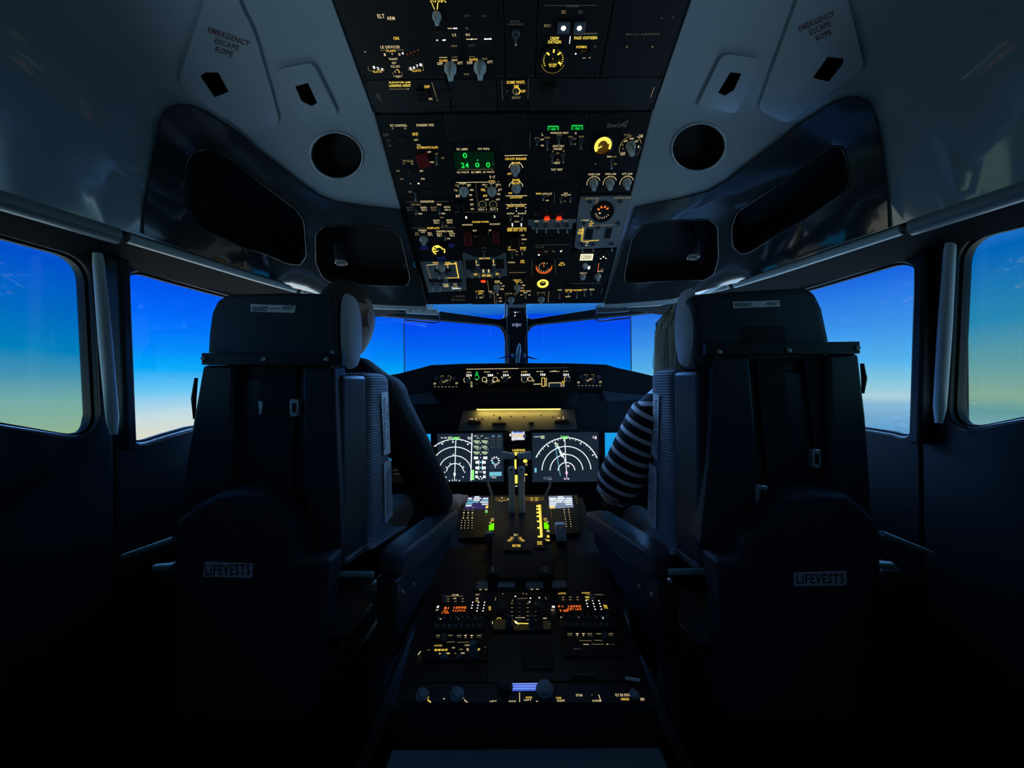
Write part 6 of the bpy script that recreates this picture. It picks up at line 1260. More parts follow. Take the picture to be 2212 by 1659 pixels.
def label_plate(F, root, px, lines, w, vert=0, m=M_tag, ink=M_ink, name='label_plate', rows=None, mat4=None):
    q_ = [F.hit(*p) for p in px]; R = mat4 or (root.matrix_world.inverted() @ F.M)
    o = MB().prism(q_, w, w + 0.0012).build(name, m, root); o.matrix_basis = R
    u0 = min(p[0] for p in q_); u1 = max(p[0] for p in q_); v0 = min(p[1] for p in q_); v1 = max(p[1] for p in q_)
    mb = MB(); z = w + 0.0016
    for t, a0, a1, b0, b1 in lines:      # fractions: across (a), along (b)
        if vert == 0: mb.text(t, u0+(u1-u0)*a0, v0+(v1-v0)*b0, u0+(u1-u0)*a1, v0+(v1-v0)*b1, z)
        else:
            gv, gf = glyph(t); vs = []
            for gx, gy in gv:
                if vert > 0: u = u0+(u1-u0)*(a1 - (a1-a0)*gy); v = v0+(v1-v0)*(b0 + (b1-b0)*gx)
                else: u = u0+(u1-u0)*(a0 + (a1-a0)*gy); v = v0+(v1-v0)*(b1 - (b1-b0)*gx)
                vs.append((u, v, z))
            mb.add(vs, gf)
    t = mb.build('printed_text', ink, o)
    return o
def arrowish(F, root, o, pts, w):
    pass
SE = {
 'left': dict(D=0.95, X=-0.60, head=[(449,720),(455,675),(468,648),(492,635),(600,632),(712,633),(724,645),(728,700),(728,790),(690,795),(446,775)],
    bar=[(435,762),(739,764),(738,791),(435,788)], screws=((440,775),(571,776),(706,776)),
    shellL=[(437,789),(505,789),(500,1000),(497,1188),(384,1188),(398,1010)], shellR=[(652,791),(722,791),(728,1000),(737,1190),(714,1212),(660,1180),(655,1000)],
    mid=[(500,789),(655,791),(662,1190),(495,1190)], hl=[(542,657),(639,660),(637,676),(542,673)],
    strap=[(566,790),(640,790),(632,1065),(540,1065)], strap2=[(568,868),(628,868),(628,886),(568,886)], buck=((558,865,567,898),(625,861,643,901)), bD=0.0,
    pocket=[(376,1128),(420,1094),(470,1066),(520,1061),(573,1063),(600,1085),(634,1142),(636,1208),(712,1211),(700,1320),(690,1400),(662,1560),(372,1560),(372,1300)],
    lv=[(443,1213),(547,1217),(545,1248),(439,1245)], side=((-0.432, 0.985), (-0.379, 1.17)), stop=(812, 1152),
    l1=[(821,848),(836,846),(841,978),(827,984)], l2=[(827,1000),(842,990),(846,1112),(829,1133)],
    arm=((-0.335, 1.0), (-0.235, 1.36), -0.437), bars=(((268,1202),(376,1164),0.88,0.008),((335,1226),(378,1223),0.90,0.010),((716,1241),(806,1241),0.93,0.009)), pin=(808,1258,0.93), ox=(-0.93,-0.85)),
 'right': dict(D=0.90, X=0.62, head=[(1500,700),(1496,660),(1488,640),(1520,632),(1640,624),(1745,619),(1765,630),(1782,665),(1797,735),(1790,775),(1510,800),(1502,780)],
    bar=[(1525,742),(1858,737),(1859,764),(1526,768)], screws=((1553,760),(1703,757),(1852,752)),
    shellL=[(1541,768),(1620,767),(1640,1000),(1625,1205),(1560,1205),(1514,1180),(1532,1000)], shellR=[(1790,765),(1856,764),(1872,900),(1886,1100),(1890,1190),(1800,1190),(1795,1000)],
    mid=[(1615,767),(1795,765),(1805,1190),(1615,1200)], hl=[(1582,652),(1683,649),(1685,662),(1584,666)],
    strap=[(1632,767),(1690,767),(1730,1060),(1660,1060)], strap2=[(1660,1048),(1724,1048),(1724,1062),(1660,1062)], buck=((1635,1048,1660,1091),(1722,1047,1730,1060)), bD=0.0,
    pocket=[(1606,1165),(1655,1128),(1698,1070),(1760,1062),(1835,1070),(1870,1098),(1903,1140),(1908,1240),(1885,1300),(1880,1370),(1890,1395),(1870,1440),(1862,1560),(1575,1560),(1560,1320),(1548,1212),(1600,1212)],
    lv=[(1715,1236),(1828,1233),(1828,1264),(1714,1266)], side=((0.428, 0.935), (0.386, 1.118)), stop=(800, 1150),
    l1=[(1414,850),(1426,853),(1423,994),(1409,980)], l2=[(1405,998),(1421,1012),(1419,1145),(1401,1120)],
    arm=((0.375, 0.98), (0.262, 1.33), -0.437), bars=(((1905,1152),(2012,1196),0.87,0.008),((1886,1219),(1925,1221),0.88,0.010),((1446,1236),(1528,1234),0.90,0.009)), pin=(1447,1253,0.90), ox=(0.87,0.95)),
}
for side, s in SE.items():
    D = s['D']; sx = -1 if side == 'left' else 1
    root = empty('pilot_seat', T(s['X'], 1.15, 0), '%s pilot seat seen from behind, %s' % (side, 'single silver buckle high on its back' if sx < 0 else 'silver buckles low on its back'), 'seat', None)
    bpy.context.view_layer.update()
    h = wp('headrest', s['head'], D - 0.005, D + 0.105, M_seat, root, bevel=0.022, seg=5)
    # end of the headrest, screen light on it put into its pale colour
    hx = P(*(s['head'][6] if sx < 0 else s['head'][0]), D).x
    cap = [( -0.040, .02),( -0.02, .0)]
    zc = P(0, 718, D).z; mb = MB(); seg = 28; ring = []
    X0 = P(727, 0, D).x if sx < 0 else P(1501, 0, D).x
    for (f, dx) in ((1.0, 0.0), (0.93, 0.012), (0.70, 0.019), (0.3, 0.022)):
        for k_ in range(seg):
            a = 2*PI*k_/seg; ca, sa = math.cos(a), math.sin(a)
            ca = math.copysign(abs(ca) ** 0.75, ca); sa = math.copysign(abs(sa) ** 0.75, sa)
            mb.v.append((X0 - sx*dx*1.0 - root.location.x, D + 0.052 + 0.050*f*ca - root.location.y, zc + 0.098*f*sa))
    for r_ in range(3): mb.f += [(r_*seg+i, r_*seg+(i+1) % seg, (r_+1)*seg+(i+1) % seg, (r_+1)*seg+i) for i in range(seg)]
    mb.f.append(tuple(range(3*seg, 4*seg))); o = mb.build('headrest_end', M_headside, root, smooth=60); o['label'] = 'headrest end with blue light put into its colour'
    # print strip on the headrest
    Fh = Frame((0, D - 0.0055, H), (1, 0, 0), (0, 0, 1))
    o = label_plate(Fh, root, s['hl'], [('HEADREST', 0.04, 0.40, 0.22, 0.72), ('ADJUST', 0.70, 0.96, 0.26, 0.76)] + ([('—', 0.43, 0.68, 0.46, 0.52)] if sx < 0 else []), 0.0, name='headrest_tag')
    if sx > 0: wp('headrest_notch', [(1600,706),(1696,704),(1700,742),(1600,744)], D - 0.0065, D + 0.02, M_black, root, 0.002)
    wp('top_bar', s['bar'], D - 0.03, D - 0.008, M_bar, root, 0.002)
    for x, y in s['screws']:
        c = P(x, y, D - 0.031) - root.location
        MB().lathe([(0.0055, 0), (0.0055, 0.003), (0.003, 0.0045), (0.0025, 0.002)], 14, T(*c) @ Matrix.Rotation(PI/2, 4, 'X')).build('bolt', M_metal, root, smooth=40)
    wp('back_board', s['mid'], D + 0.01, D + 0.03, mat('recess_dark', (0.016, 0.019, 0.026), 0.5), root, 0.002)
    wp('back_shell', s['shellL'], D - 0.02, D + 0.045, M_shell, root, 0.008, 3); wp('back_shell', s['shellR'], D - 0.02, D + 0.045, M_shell, root, 0.008, 3)
    sp = [(721,768),(726,768),(732,900),(728,1000)] if sx < 0 else [(1542,768),(1538,768),(1534,900),(1536,1000)]
    a_ = P(sp[0][0], 768, D).x - root.location.x; b_ = P(sp[0][0]+(4 if sx < 0 else -4), 768, D).x - root.location.x
    MB().box(min(a_, b_), D - 0.018 - root.location.y, P(0, 868, D).z, max(a_, b_), D + 0.045 - root.location.y, P(0, 766, D).z).build('side_plate', mat('side_plate_metal', (0.62, 0.70, 0.80), 0.3, metal=0.4), root, bevel=0.001)
    wp('belt_strap', s['strap'], D - 0.004, D - 0.001, M_strap, root, 0.001)
    wp('belt_strap', s['strap2'], D - 0.014, D - 0.010, M_strap, root, 0.001)
    if sx > 0: wp('belt_strap', [(1735,767),(1790,767),(1850,1010),(1765,1010)], D - 0.004, D - 0.001, M_strap, root, 0.001)
    bks = list(s['buck']) + ([(1757,970,1774,1012),(1838,968,1850,1010)] if sx > 0 else [])
    for i, (x0, y0, x1, y1) in enumerate(bks):
        if i % 2 == 0 if sx > 0 else i == 1:
            m_ = (x0+x1)/2
            b_ = wp('buckle', [(x0,y0+4),(x0+4,y0),(x1-1,y0+2),(x1,y0+8),(x1,y1-8),(x1-2,y1-1),(x0+4,y1),(x0,y1-4)], D - 0.028, D - 0.012, M_metal, root, 0.002)
            wp('buckle_button', [(m_-3,y0+10),(m_+4,y0+10),(m_+4,y1-10),(m_-3,y1-10)], D - 0.031, D - 0.027, M_bar, root, 0.0005)
        else: wp('buckle_tongue', [(x0,y0),(x1,y0+3),(x1-2,y1-4),(x0+1,y1)], D - 0.018, D - 0.012, M_metal, root, 0.001)
    # cushion block behind the shell, its inner side flares out
    (nx, nd), (fx, fd) = s['side']; zt0 = H + 0.030; zb = H - 0.44; out = -sx * 0.0
    wX = s['X'] + (s['X'] - nx)   # outer edge
    loopn = [(nx, nd), (wX, nd), (wX - (nx-fx), fd), (fx, fd)]
    def blk_(lp, z0, z1, name, m, bev):
        n = len(lp); v = [(x - root.location.x, y - root.location.y, z0) for x, y in lp] + [(x - root.location.x, y - root.location.y, z1) for x, y in lp]
        return MB().add(v, [tuple(range(n)), tuple(range(n, 2*n))] + [(i, (i+1) % n, n+(i+1) % n, n+i) for i in range(n)]).build(name, m, root, bevel=bev, seg=4)
    f1 = 0.40; mx, md = nx + (fx-nx)*f1, nd + (fd-nd)*f1
    blk_([(nx, nd - 0.03), (wX, nd - 0.03), (wX - (nx-mx), md), (mx, md)], zb, zt0 - 0.002, 'back_frame', M_shell, 0.012)
    blk_([(mx, md), (wX - (nx-mx), md), (wX - (nx-fx), fd), (fx, fd)], zb, zt0 + 0.006, 'back_cushion', M_fleece, 0.026)
    Fs_ = Frame((nx, nd, H), (fx-nx, fd-nd, 0), (0, 0, 1)) if sx < 0 else Frame((fx, fd, H), (nx-fx, nd-fd, 0), (0, 0, 1))
    bpy.context.view_layer.update()
    vt = 1 if sx < 0 else -1
    label_plate(Fs_, root, s['l1'], [('FLOTATION CUSHION', 0.18, 0.46, 0.10, 0.90), ('PULL TO REMOVE', 0.60, 0.80, 0.24, 0.80)] if sx < 0 else [('FLOTATION CUSHION', 0.52, 0.80, 0.10, 0.90), ('PULL TO REMOVE', 0.20, 0.40, 0.24, 0.80)], 0.003, vt, name='flotation_label')
    label_plate(Fs_, root, s['l2'], [('HARD SIDE MUST BE IN', 0.22, 0.38, 0.16, 0.80), ('NORMAL FLIGHT POSITION', 0.46, 0.60, 0.12, 0.86), ('BUT ALL FLIGHT PLANS', 0.68, 0.80, 0.2, 0.84)], 0.003, vt, name='instruction_label')
    for y in ((875,985,1085,1150) if sx < 0 else (838,942,1060,1135)):
        x = 752 + (y-875)*.02 if sx < 0 else 1508
        c = Fs_.hit(x, y); o = MB().lathe([(0.003, 0), (0.003, 0.0015), (0.001, 0.0022)], 10).build('rivet', M_metal, root, smooth=40); o.matrix_basis = root.matrix_world.inverted() @ Fs_.M @ T(c[0], c[1], 0.001)
    # life vest pocket
    wp('life_vest_pouch', s['pocket'], D - 0.085, D - 0.01, mat('pouch_fabric', (0.020, 0.024, 0.034), 0.6, bump=0.3, bscale=90), root, 0.012, 3)
    Fv = Frame((0, D - 0.0855, H), (1, 0, 0), (0, 0, 1))
    label_plate(Fv, root, s['lv'], [('LIFEVESTS', 0.05, 0.95, 0.17, 0.84)], 0.0, name='pouch_label', m=mat('reflective_label', (0.50, 0.50, 0.58), 0.5), mat4=root.matrix_world.inverted() @ Fv.M)
    # seat pan, base, floor rails
    x0, x1 = sorted((nx + sx*0.03, wX)); c = s['X']
    wbox('seat_cushion', x0, D + 0.10, 0.42, x1, D + 0.60, 0.52, M_fleece, root, 0.03, 4)
    wbox('seat_pan', x0 + 0.01, D + 0.03, 0.34, x1 - 0.01, D + 0.58, 0.42, M_shell, root, 0.015)
    wbox('seat_base', c - 0.13, D + 0.10, 0.035, c + 0.13, D + 0.48, 0.34, M_bar, root, 0.02)
    for dx in (-0.15, 0.15): wbox('floor_rail', c + dx - 0.02, D - 0.05, 0.0, c + dx + 0.02, D + 0.75, 0.04, M_knobd, root, 0.004)
    # inner armrest
    (ax, ad), (bx, bd), az = s['arm']; az += H
    r = root.location; d = Vector((bx-ax, bd-ad, 0)); dn = d.normalized(); nn = Vector((dn.y, -dn.x, 0))
    def armp(t, off, z): p = Vector((ax, ad, 0)) + d*t + nn*off; return (p.x-r.x, p.y-r.y, z)
    vs = []
    for t_, hw, z0, z1 in ((0, .034, az-.06, az-.004), (0.12, .040, az-.066, az+.004), (0.88, .040, az-.055, az+.006), (1.0, .030, az-.045, az-.004)):
        vs += [armp(t_, -hw, z0), armp(t_, hw, z0), armp(t_, hw, z1), armp(t_, -hw, z1)]
    MB().add(vs, [(0,1,2,3), (15,14,13,12)] + [(4*i+j, 4*i+4+j, 4*i+4+(j+1) % 4, 4*i+(j+1) % 4) for i in range(3) for j in range(4)]).build('armrest_pad', mat('armrest_leather', (0.08, 0.09, 0.11), 0.45, bump=0.2), root, bevel=0.012, seg=4)
    vs = []
    for t_, hw, z0, z1 in ((-0.05, .030, az-.26, az-.06), (0.45, .030, az-.17, az-.062), (0.9, .022, az-.10, az-.052)):
        vs += [armp(t_, -hw, z0), armp(t_, hw, z0), armp(t_, hw, z1), armp(t_, -hw, z1)]
    MB().add(vs, [(0,1,2,3), (11,10,9,8)] + [(4*i+j, 4*i+4+j, 4*i+4+(j+1) % 4, 4*i+(j+1) % 4) for i in range(2) for j in range(4)]).build('armrest_body', M_shell, root, bevel=0.010, seg=3)
    for t_, o_, z_ in ((0.02, 0.035*(-sx), az - 0.10), (0.16, 0.035*(-sx), az - 0.105)):
        p = armp(t_, o_, z_); MB().lathe([(0.004, -0.003), (0.004, 0.003)], 10, T(*p)).build('armrest_screw', M_metal, root)
    MB().tube([Vector(armp(-0.02, sx*0.03, az-.12)), Vector((nx - r.x, nd + 0.05 - r.y, az - .12))], 0.014, 10).build('armrest_pivot', M_knobd, root, smooth=50)
    for (p0, p1, dd, rr) in s['bars']: MB().tube([P(*p0, dd) - r, P(*p1, dd) - r], rr, 12, flat=.8).build('armrest_tube', mat('armrest_tube_teal', (0.16, 0.30, 0.32), 0.35), root, smooth=50)
    c_ = P(*s['pin'][:2], s['pin'][2]) - r; MB().lathe([(0.005, -.004), (0.005, .004)], 12, T(*c_) @ Matrix.Rotation(PI/2, 4, 'X')).build('pivot_pin', M_metal, root)
    # outer armrest, folded beside the wall
    ox = s['ox']; wbox('outer_armrest', min(ox), D + 0.02, 0.60, max(ox), D + 0.34, 0.66, M_shell, root, 0.02)
    p = P(424, 816, 0.99) if sx < 0 else P(1862, 785, 0.93)
    q2 = P(420, 905, 0.99) if sx < 0 else P(1864, 850, 0.93)
    MB().tube([p - r, (p+q2)/2 - r + Vector((sx*0.004, 0, 0)), q2 - r], [0.004, 0.006, 0.003], 10).build('adjust_lever', M_bar, root, smooth=50)
# ================================================================== the two people
M_skin = mat('skin', (0.62, 0.42, 0.33), 0.5, bump=0.1, bscale=300); M_skin.node_tree.nodes['Principled BSDF'].inputs['Subsurface Weight'].default_value = 0.08
def blob(mb, c, rx, ry, rz, seg=20, rings=12, M=None):
    vs = []; c = Vector(c)
    for i in range(rings + 1):
        ph = PI * i / rings
        for k in range(seg):
            a = 2*PI*k/seg; v = Vector((rx*math.sin(ph)*math.cos(a), ry*math.sin(ph)*math.sin(a), rz*math.cos(ph)))
            if M: v = M @ v
            vs.append(c + v)
    fs = [(i*seg+k, (i+1)*seg+k, (i+1)*seg+(k+1) % seg, i*seg+(k+1) % seg) for i in range(rings) for k in range(seg)]
    mb.add(vs, fs)
def limb(mb, pts, rs, seg=14):
    mb.tube(pts, rs, seg)
    for p, r_ in zip(pts, rs): blob(mb, p, r_, r_, r_, 14, 8)
def fuse(mb, voxel, smooth=4):
    me = bpy.data.meshes.new('tmp'); me.from_pydata(mb.v, [], mb.f); o = bpy.data.objects.new('tmp', me); C.objects.link(o)
    r_ = o.modifiers.new('r', 'REMESH'); r_.mode = 'VOXEL'; r_.voxel_size = voxel
    s_ = o.modifiers.new('s', 'SMOOTH'); s_.iterations = smooth; s_.factor = 0.5
    bpy.context.view_layer.update()
    out = bpy.data.meshes.new_from_object(o.evaluated_get(bpy.context.evaluated_depsgraph_get()))
    bpy.data.objects.remove(o); bpy.data.meshes.remove(me); out.shade_smooth(); return out
def headpts(seg=40, rings=30, grow=0.0, only=None):
    """head facing +y, centred between the ears; local metres"""
    V = []; 
    for i in range(rings + 1):
        ph = PI * i / rings
        for k in range(seg):
            a = 2*PI*k/seg; x, y, z = math.sin(ph)*math.cos(a), math.sin(ph)*math.sin(a), math.cos(ph)
            X, Y, Z = x*0.077, y*0.097, z*0.118
            if z < 0: X *= 1 + 0.30*z; Y = Y*(1 + 0.18*z) + 0.020*(-z)
            if y < 0 and z < -0.3: Y *= 0.82
            f = max(0, y)
            Y += 0.024*math.exp(-((x/0.16)**2 + ((z+0.22)/0.20)**2)) * (f > .5)          # nose
            Y += 0.006*math.exp(-((x/0.5)**2 + ((z-0.16)/0.12)**2)) * f                  # brow
            Y -= 0.010*sum(math.exp(-(((x-s_*0.36)/0.16)**2 + ((z+0.02)/0.11)**2)) for s_ in (-1, 1)) * f   # eye sockets
            Y += 0.006*math.exp(-((x/0.26)**2 + ((z+0.56)/0.07)**2)) * f                 # lips
            Y += 0.010*math.exp(-((x/0.3)**2 + ((z+0.88)/0.12)**2)) * f                  # chin
            n = Vector((x, y, z)) * grow; V.append(Vector((X, Y, Z)) + n)
    fs = [(i*seg+k, (i+1)*seg+k, (i+1)*seg+(k+1) % seg, i*seg+(k+1) % seg) for i in range(rings) for k in range(seg)]
    return V, fs
def hand(mb, w_, fwd, up, out, curl=0.5, sc=1.0):
    """w_: wrist; fwd along the palm, up = back of the hand, out = thumb side"""
    fwd, up, out = [Vector(v).normalized() for v in (fwd, up, out)]; w_ = Vector(w_)
    R = Matrix((out, fwd, up)).transposed()
    blob(mb, w_ + fwd*0.045*sc, 0.040*sc, 0.052*sc, 0.015*sc, 16, 10, R)
    for i, (o_, L, r_) in enumerate(((0.033, 0.068, 0.0085), (0.011, 0.076, 0.0088), (-0.011, 0.070, 0.0084), (-0.032, 0.056, 0.0074))):
        p = w_ + fwd*0.082*sc + out*o_*sc; sp = out * (0.10 - 0.07*i); pts = [p - fwd*0.03*sc, p]; d = fwd; dd = 0
        for f_ in (0.45, 0.32, 0.23):
            dd += curl * 0.9; d = (fwd*math.cos(dd) - up*math.sin(dd) + sp*0.5).normalized(); pts.append(pts[-1] + d*L*f_*sc)
        limb(mb, pts, [r_*sc*1.1, r_*sc*1.05, r_*sc, r_*sc*.92, r_*sc*.8], 10)
    p = w_ + fwd*0.025*sc + out*0.030*sc; q_ = p + (out*0.8 + fwd*0.7 - up*0.2).normalized()*0.038*sc
    limb(mb, [p, q_, q_ + (fwd*0.95 + out*0.25 - up*0.3).normalized()*0.030*sc], [0.013*sc, 0.0105*sc, 0.008*sc], 10)
def person(label, hc, yaw, neck, chest, pelvis, shs, elbs, wrs, knees, ankles, rs, hd, cloth_m, trouser_m, extra=None, fem=False, sc=1.0, sleeves=False):
    t = empty('person', T(pelvis[0], pelvis[1], 0), label, 'person'); r = t.location.copy(); V = Vector
    mb = MB(); hv, hf = headpts(); R = Matrix.Rotation(-yaw, 3, 'Z'); hc = V(hc)
    mb.add([hc + R @ (v*sc) for v in hv], hf)
    for s_ in (-1, 1):
        Me = R @ Matrix.Rotation(s_*0.35, 3, 'Z') @ Matrix.Rotation(-0.12, 3, 'X')
        c = hc + R @ V((s_*0.080, -0.008, -0.006))
        lp = [c + Me @ V((s_*0.009*(1 + .3*math.cos(a)), 0.017*math.cos(a)*(1.0 if math.sin(a) > 0 else .72), 0.031*math.sin(a))) for a in [2*PI*i/18 for i in range(18)]]
        mb.tube(lp, 0.0042, 8, closed=True); blob(mb, c + Me @ V((s_*0.002, 0.002, 0)), 0.006, 0.014, 0.026, 12, 8, Me)
    limb(mb, [hc + V((0, -0.015, -0.05)), V(neck) + V((0, 0, 0.03)), V(neck) - V((0, 0, 0.03))], [0.052*sc, 0.050*sc, 0.060*sc])
    ch, pe = V(chest), V(pelvis)
    def torso(m, g):
        w_ = 0.84 if fem else 1.0
        for f_, (rx, ry) in ((0.0, (0.185, 0.125)), (0.3, (0.180, 0.120)), (0.55, (0.180, 0.120)), (0.8, (0.180, 0.118)), (1.0, (0.170, 0.095))):
            c = pe + (ch - pe)*f_; blob(m, c, (rx*w_ + g), ry*w_ + g, 0.115, 20, 12)
    torso(mb, 0)
    for s_ in (0, 1):
        S_, E, W = V(shs[s_]), V(elbs[s_]), V(wrs[s_]); limb(mb, [ch + (S_-ch)*.5 + V((0,0,.02)), S_, S_ + (E-S_)*.5, E], [0.062*rs, 0.056*rs, 0.047*rs, 0.040*rs]); limb(mb, [E, E + (W-E)*.3, W], [0.040*rs, 0.041*rs, 0.027*rs])
        hand(mb, W, *hd[s_], sc=sc)
        K, A = V(knees[s_]), V(ankles[s_]); h_ = pe + V(((-1 if s_ == 0 else 1)*0.09, 0.02, -0.02))
        limb(mb, [h_, h_ + (K-h_)*.5, K, K + (A-K)*.35, A], [0.085*rs, 0.075*rs, 0.056*rs, 0.055*rs, 0.036*rs])
        limb(mb, [A, A + V((0, 0.10, -0.045)), A + V((0, 0.19, -0.055))], [0.036, 0.034, 0.028])
    me = fuse(mb, 0.0045, 3); me.materials.append(M_skin)
    for v in me.vertices: v.co -= r
    b = bpy.data.objects.new('body', me); C.objects.link(b); b.parent = t; b['label'] = 'bare skin of head, neck and hands'
    # eyes
    for s_ in (-1, 1):
        e = MB(); blob(e, hc + R @ V((s_*0.029, 0.077, 0.0)) - r, 0.012, 0.012, 0.012, 14, 10); e.build('eye', mat('eye_white', (0.7, 0.7, 0.7), 0.2), t, smooth=80)
    # shirt
    mb = MB(); torso(mb, 0.012)
    for s_ in (0, 1):
        N_, S_ = V(neck), V(shs[s_]); limb(mb, [N_ + V((0, 0, 0.022)), (N_+S_)*.5 + V((0, 0, 0.045)), S_], [0.060, 0.050, 0.066*rs])
    limb(mb, [V(neck) - V((0, 0, 0.012)), V(neck) - V((0, 0.0, 0.06))], [0.066, 0.085])
    for s_ in (0, 1):
        S_, E, W = V(shs[s_]), V(elbs[s_]), V(wrs[s_])
        if not sleeves: limb(mb, [ch + (S_-ch)*.5 + V((0,0,.02)), S_, S_ + (E-S_)*.5, E + (E-S_)*0.02, E + (W-E)*0.14], [0.076*rs, 0.074*rs, 0.068*rs, 0.060*rs, 0.055*rs])
        else: limb(mb, [ch + (S_-ch)*.5 + V((0,0,.02)), S_], [0.072*rs, 0.066*rs])
    me = fuse(mb, 0.007, 5); me.materials.append(cloth_m)
    for v in me.vertices: v.co -= r
    o = bpy.data.objects.new('shirt', me); C.objects.link(o); o.parent = t
    if sleeves:
        for s_ in (0, 1):
            S_, E, W = V(shs[s_]), V(elbs[s_]), V(wrs[s_])
            # bent sleeve in its own space: local z follows the upper arm
            d = (E - S_).normalized(); q_ = d.to_track_quat('Z', 'X'); Mq = T(*(S_ - r)) @ q_.to_matrix().to_4x4(); inv = (T(*r) @ Mq).inverted()
            mid = S_ + (E-S_)*.5
            pts = [S_ - d*0.03, S_, S_ + (E-S_)*.25, mid, S_ + (E-S_)*.8, E - d*0.02, E + (W-E)*0.06 + d*0.006, E + (W-E)*.25, E + (W-E)*.6, E + (W-E)*.97]
            mb = MB(); mb.tube([inv @ p for p in pts], [0.060, 0.067, 0.069, 0.068, 0.069, 0.073, 0.070, 0.056, 0.044, 0.034], 24)
            o = mb.build('sleeve', stripe_m, t, smooth=60, subsurf=1); o.matrix_basis = Mq
    mb = MB()
    for s_ in (0, 1):
        K, A = V(knees[s_]), V(ankles[s_]); h_ = pe + V(((-1 if s_ == 0 else 1)*0.09, 0.02, -0.02)); limb(mb, [h_, h_ + (K-h_)*.5, K, K + (A-K)*.35, A], [0.10*rs, 0.088*rs, 0.068*rs, 0.068*rs, 0.055*rs])
    blob(mb, pe, 0.175*(.9 if fem else 1), 0.13, 0.12)
    me = fuse(mb, 0.009, 4); me.materials.append(trouser_m)
    for v in me.vertices: v.co -= r
    o = bpy.data.objects.new('trousers', me); C.objects.link(o); o.parent = t
    for s_ in (0, 1):
        A = V(ankles[s_]); mb = MB(); limb(mb, [A + V((0, -0.01, -0.04)), A + V((0, 0.10, -0.05)), A + V((0, 0.20, -0.058))], [0.045, 0.045, 0.036]); me = fuse(mb, 0.008, 4); me.materials.append(M_bar)
        for v in me.vertices: v.co -= r
        o = bpy.data.objects.new('shoe', me); C.objects.link(o); o.parent = t
    return t, hc, R, r
M_navy = mat('navy_shirt', (0.008, 0.010, 0.018), 0.8, bump=0.3, bscale=120); M_trous = mat('dark_trousers', (0.012, 0.013, 0.018), 0.8)
stripe_m = mat('striped_knit', (0.5, 0.5, 0.5), 0.85, bump=0.3, bscale=300); _t = stripe_m.node_tree; _b = _t.nodes['Principled BSDF']
_c = [n for n in _t.nodes if n.type == 'TEX_COORD'][0]; _s = _t.nodes.new('ShaderNodeSeparateXYZ'); _m = _t.nodes.new('ShaderNodeMath'); _m.operation = 'MULTIPLY'; _m.inputs[1].default_value = 1/0.0355
_f = _t.nodes.new('ShaderNodeMath'); _f.operation = 'FRACT'; _r = _t.nodes.new('ShaderNodeValToRGB'); _r.color_ramp.interpolation = 'CONSTANT'
_t.links.new(_c.outputs['Object'], _s.inputs[0]); _t.links.new(_s.outputs['Z'], _m.inputs[0]); _t.links.new(_m.outputs[0], _f.inputs[0]); _t.links.new(_f.outputs[0], _r.inputs[0]); _t.links.new(_r.outputs[0], _b.inputs['Base Color'])
_r.color_ramp.elements[0].color = (0.006, 0.006, 0.012, 1); _r.color_ramp.elements[1].position = 0.64; _r.color_ramp.elements[1].color = (0.84, 0.88, 0.92, 1)
HAIRS = mat('short_grey_hair', (0.11, 0.095, 0.085), 0.7, bump=1.0, bscale=500); HAIRL = mat('blonde_hair', (0.88, 0.80, 0.62), 0.4, bump=0.6, bscale=300)
# the man in the left seat
t, hc, R, r = person('person in a dark navy shirt with short greying hair in the left seat', (-0.545, 1.24, 1.335), 0.25, (-0.570, 1.23, 1.150), (-0.590, 1.225, 1.015), (-0.60, 1.25, 0.60),
    ((-0.765, 1.22, 1.085), (-0.422, 1.24, 1.080)), ((-0.85, 1.28, 0.78), (-0.282, 1.31, 0.735)), ((-0.72, 1.50, 0.80), (-0.238, 1.42, 0.672)), ((-0.70, 1.60, 0.60), (-0.50, 1.60, 0.60)), ((-0.68, 1.62, 0.12), (-0.52, 1.62, 0.12)), 1.0,
    (((0, 1, 0), (0, -.2, 1), (1, 0, 0)), ((0.05, 1, 0.12), (0.25, -0.1, 1), (-1, 0.1, 0))), M_navy, M_trous, sc=1.04)
hv, hf = headpts(44, 34, 0.006); keep = []
ok = [ (v.z > 0.062 or (v.y < 0.012 and v.z > 0.035) or (v.y < -0.03 and v.z > -0.055)) for v in hv]
mb = MB(); mb.v = [tuple(hc + R @ (v + Vector((random.uniform(-.0012, .0012), random.uniform(-.0012, .0012), random.uniform(-.0012, .0012)))) - r) for v in hv]; mb.f = [f for f in hf if all(ok[i] for i in f)]
o = mb.build('short_hair', HAIRS, t, smooth=80); o['label'] = 'short greying hair'
s_ = o.modifiers.new('solid', 'SOLIDIFY'); s_.thickness = 0.005; s_.offset = -1
mb = MB()
for k_ in range(1500):
    v = random.choice(hv); 
    if not (v.z > 0.03 and (v.y < 0.03 or v.z > 0.07)): continue
    n = v.normalized(); p = hc + R @ (v + Vector([random.uniform(-.006, .006) for _ in range(3)])) - r; d = R @ (n*0.007 + Vector((random.uniform(-.003, .003), -0.004, -.003)))
    a = n.cross(Vector((0, 0, 1))).normalized()*0.0004; mb.add([p - a, p + a, p + d], [(0, 1, 2)])
mb.build('hair_stubble', HAIRS, t)['kind'] = 'stuff'
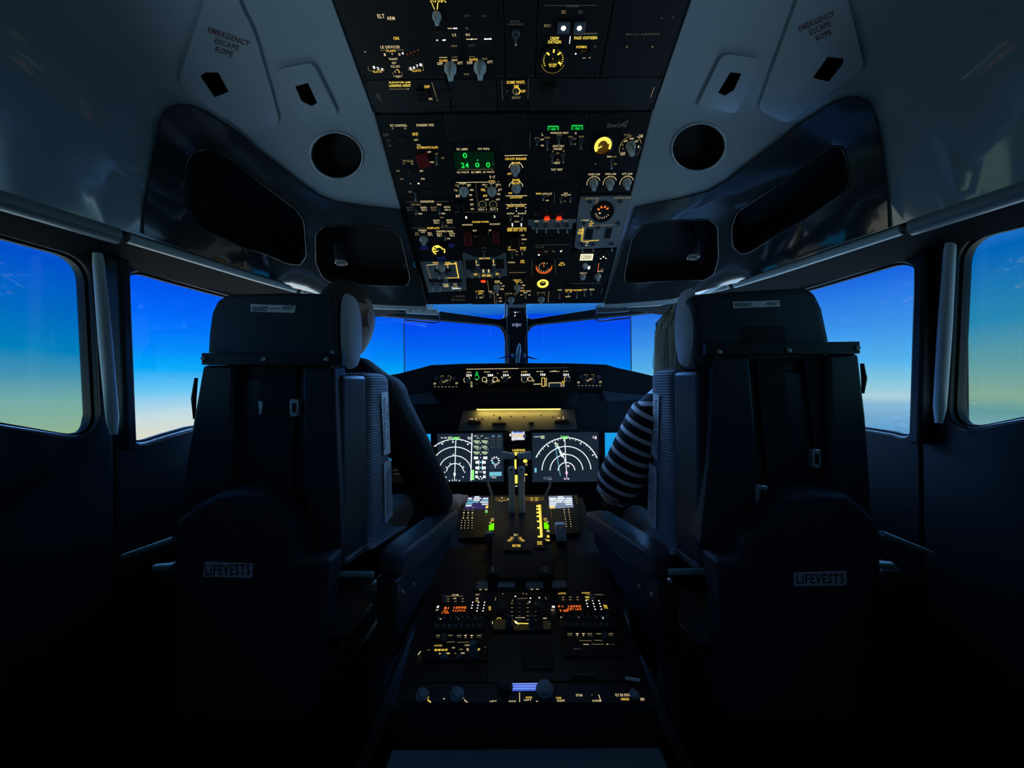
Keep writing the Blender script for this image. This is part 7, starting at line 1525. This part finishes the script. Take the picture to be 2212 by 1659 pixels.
# the woman in the right seat
t, hc, R, r = person('person with long blonde hair and black and white striped sleeve, right seat', (0.522, 1.13, 1.245), -0.10, (0.54, 1.15, 1.075), (0.580, 1.19, 0.94), (0.58, 1.22, 0.58),
    ((0.404, 1.15, 1.022), (0.70, 1.13, 0.99)), ((0.306, 1.235, 0.762), (0.80, 1.25, 0.74)), ((0.42, 1.47, 0.79), (0.72, 1.48, 0.78)), ((0.48, 1.54, 0.57), (0.66, 1.54, 0.57)), ((0.50, 1.58, 0.12), (0.66, 1.58, 0.12)), 0.86,
    (((0.3, 1, 0), (0, -.2, 1), (1, 0, 0)), ((-0.1, 1, 0), (0, -.2, 1), (-1, 0, 0))), stripe_m, M_trous, fem=True, sc=0.93, sleeves=True)
hv, hf = headpts(44, 34, 0.012); ok = [(v.z > 0.055 or (v.y < 0.03 and v.z > -0.06)) for v in hv]
mb = MB(); mb.v = [tuple(hc + R @ v - r) for v in hv]; mb.f = [f for f in hf if all(ok[i] for i in f)]
for k_ in range(520):
    a = random.uniform(PI*0.86, PI*2.14); rr = random.uniform(0.9, 1.08); top = random.uniform(0.02, 0.10)
    sq = math.sqrt(max(0, 1 - (top/0.13)**2)); p0 = Vector((0.088*math.cos(a)*sq*rr, 0.105*math.sin(a)*sq*rr, top)); L = random.uniform(0.24, 0.34); pts = [p0]
    sway = random.uniform(-0.012, 0.012)
    for j in range(1, 7):
        f_ = j/6; rad = 1.0 + 0.10*math.sin(f_*PI) - 0.1*f_
        pts.append(Vector((0.092*math.cos(a)*rad*rr + sway*f_*f_ + random.uniform(-.002, .002), 0.102*math.sin(a)*rad*rr*(1 - .2*f_), top - L*f_)))
    mb.tube([hc + R @ p - r for p in pts], [0.0022, 0.0026, 0.0026, 0.0024, 0.002, 0.0014, 0.0006], 5)
for k_ in range(70):
    x0 = -0.094 - random.uniform(0, .01); pts = [Vector((x0, random.uniform(-.03, .03), 0.03))]
    for j in range(1, 8): pts.append(pts[-1] + Vector((random.uniform(-.006, .0045), random.uniform(-.003, .003), -0.026)))
    mb.tube([hc + R @ p - r for p in pts], 0.0009, 4)
o = mb.build('long_hair', HAIRL, t, smooth=70)
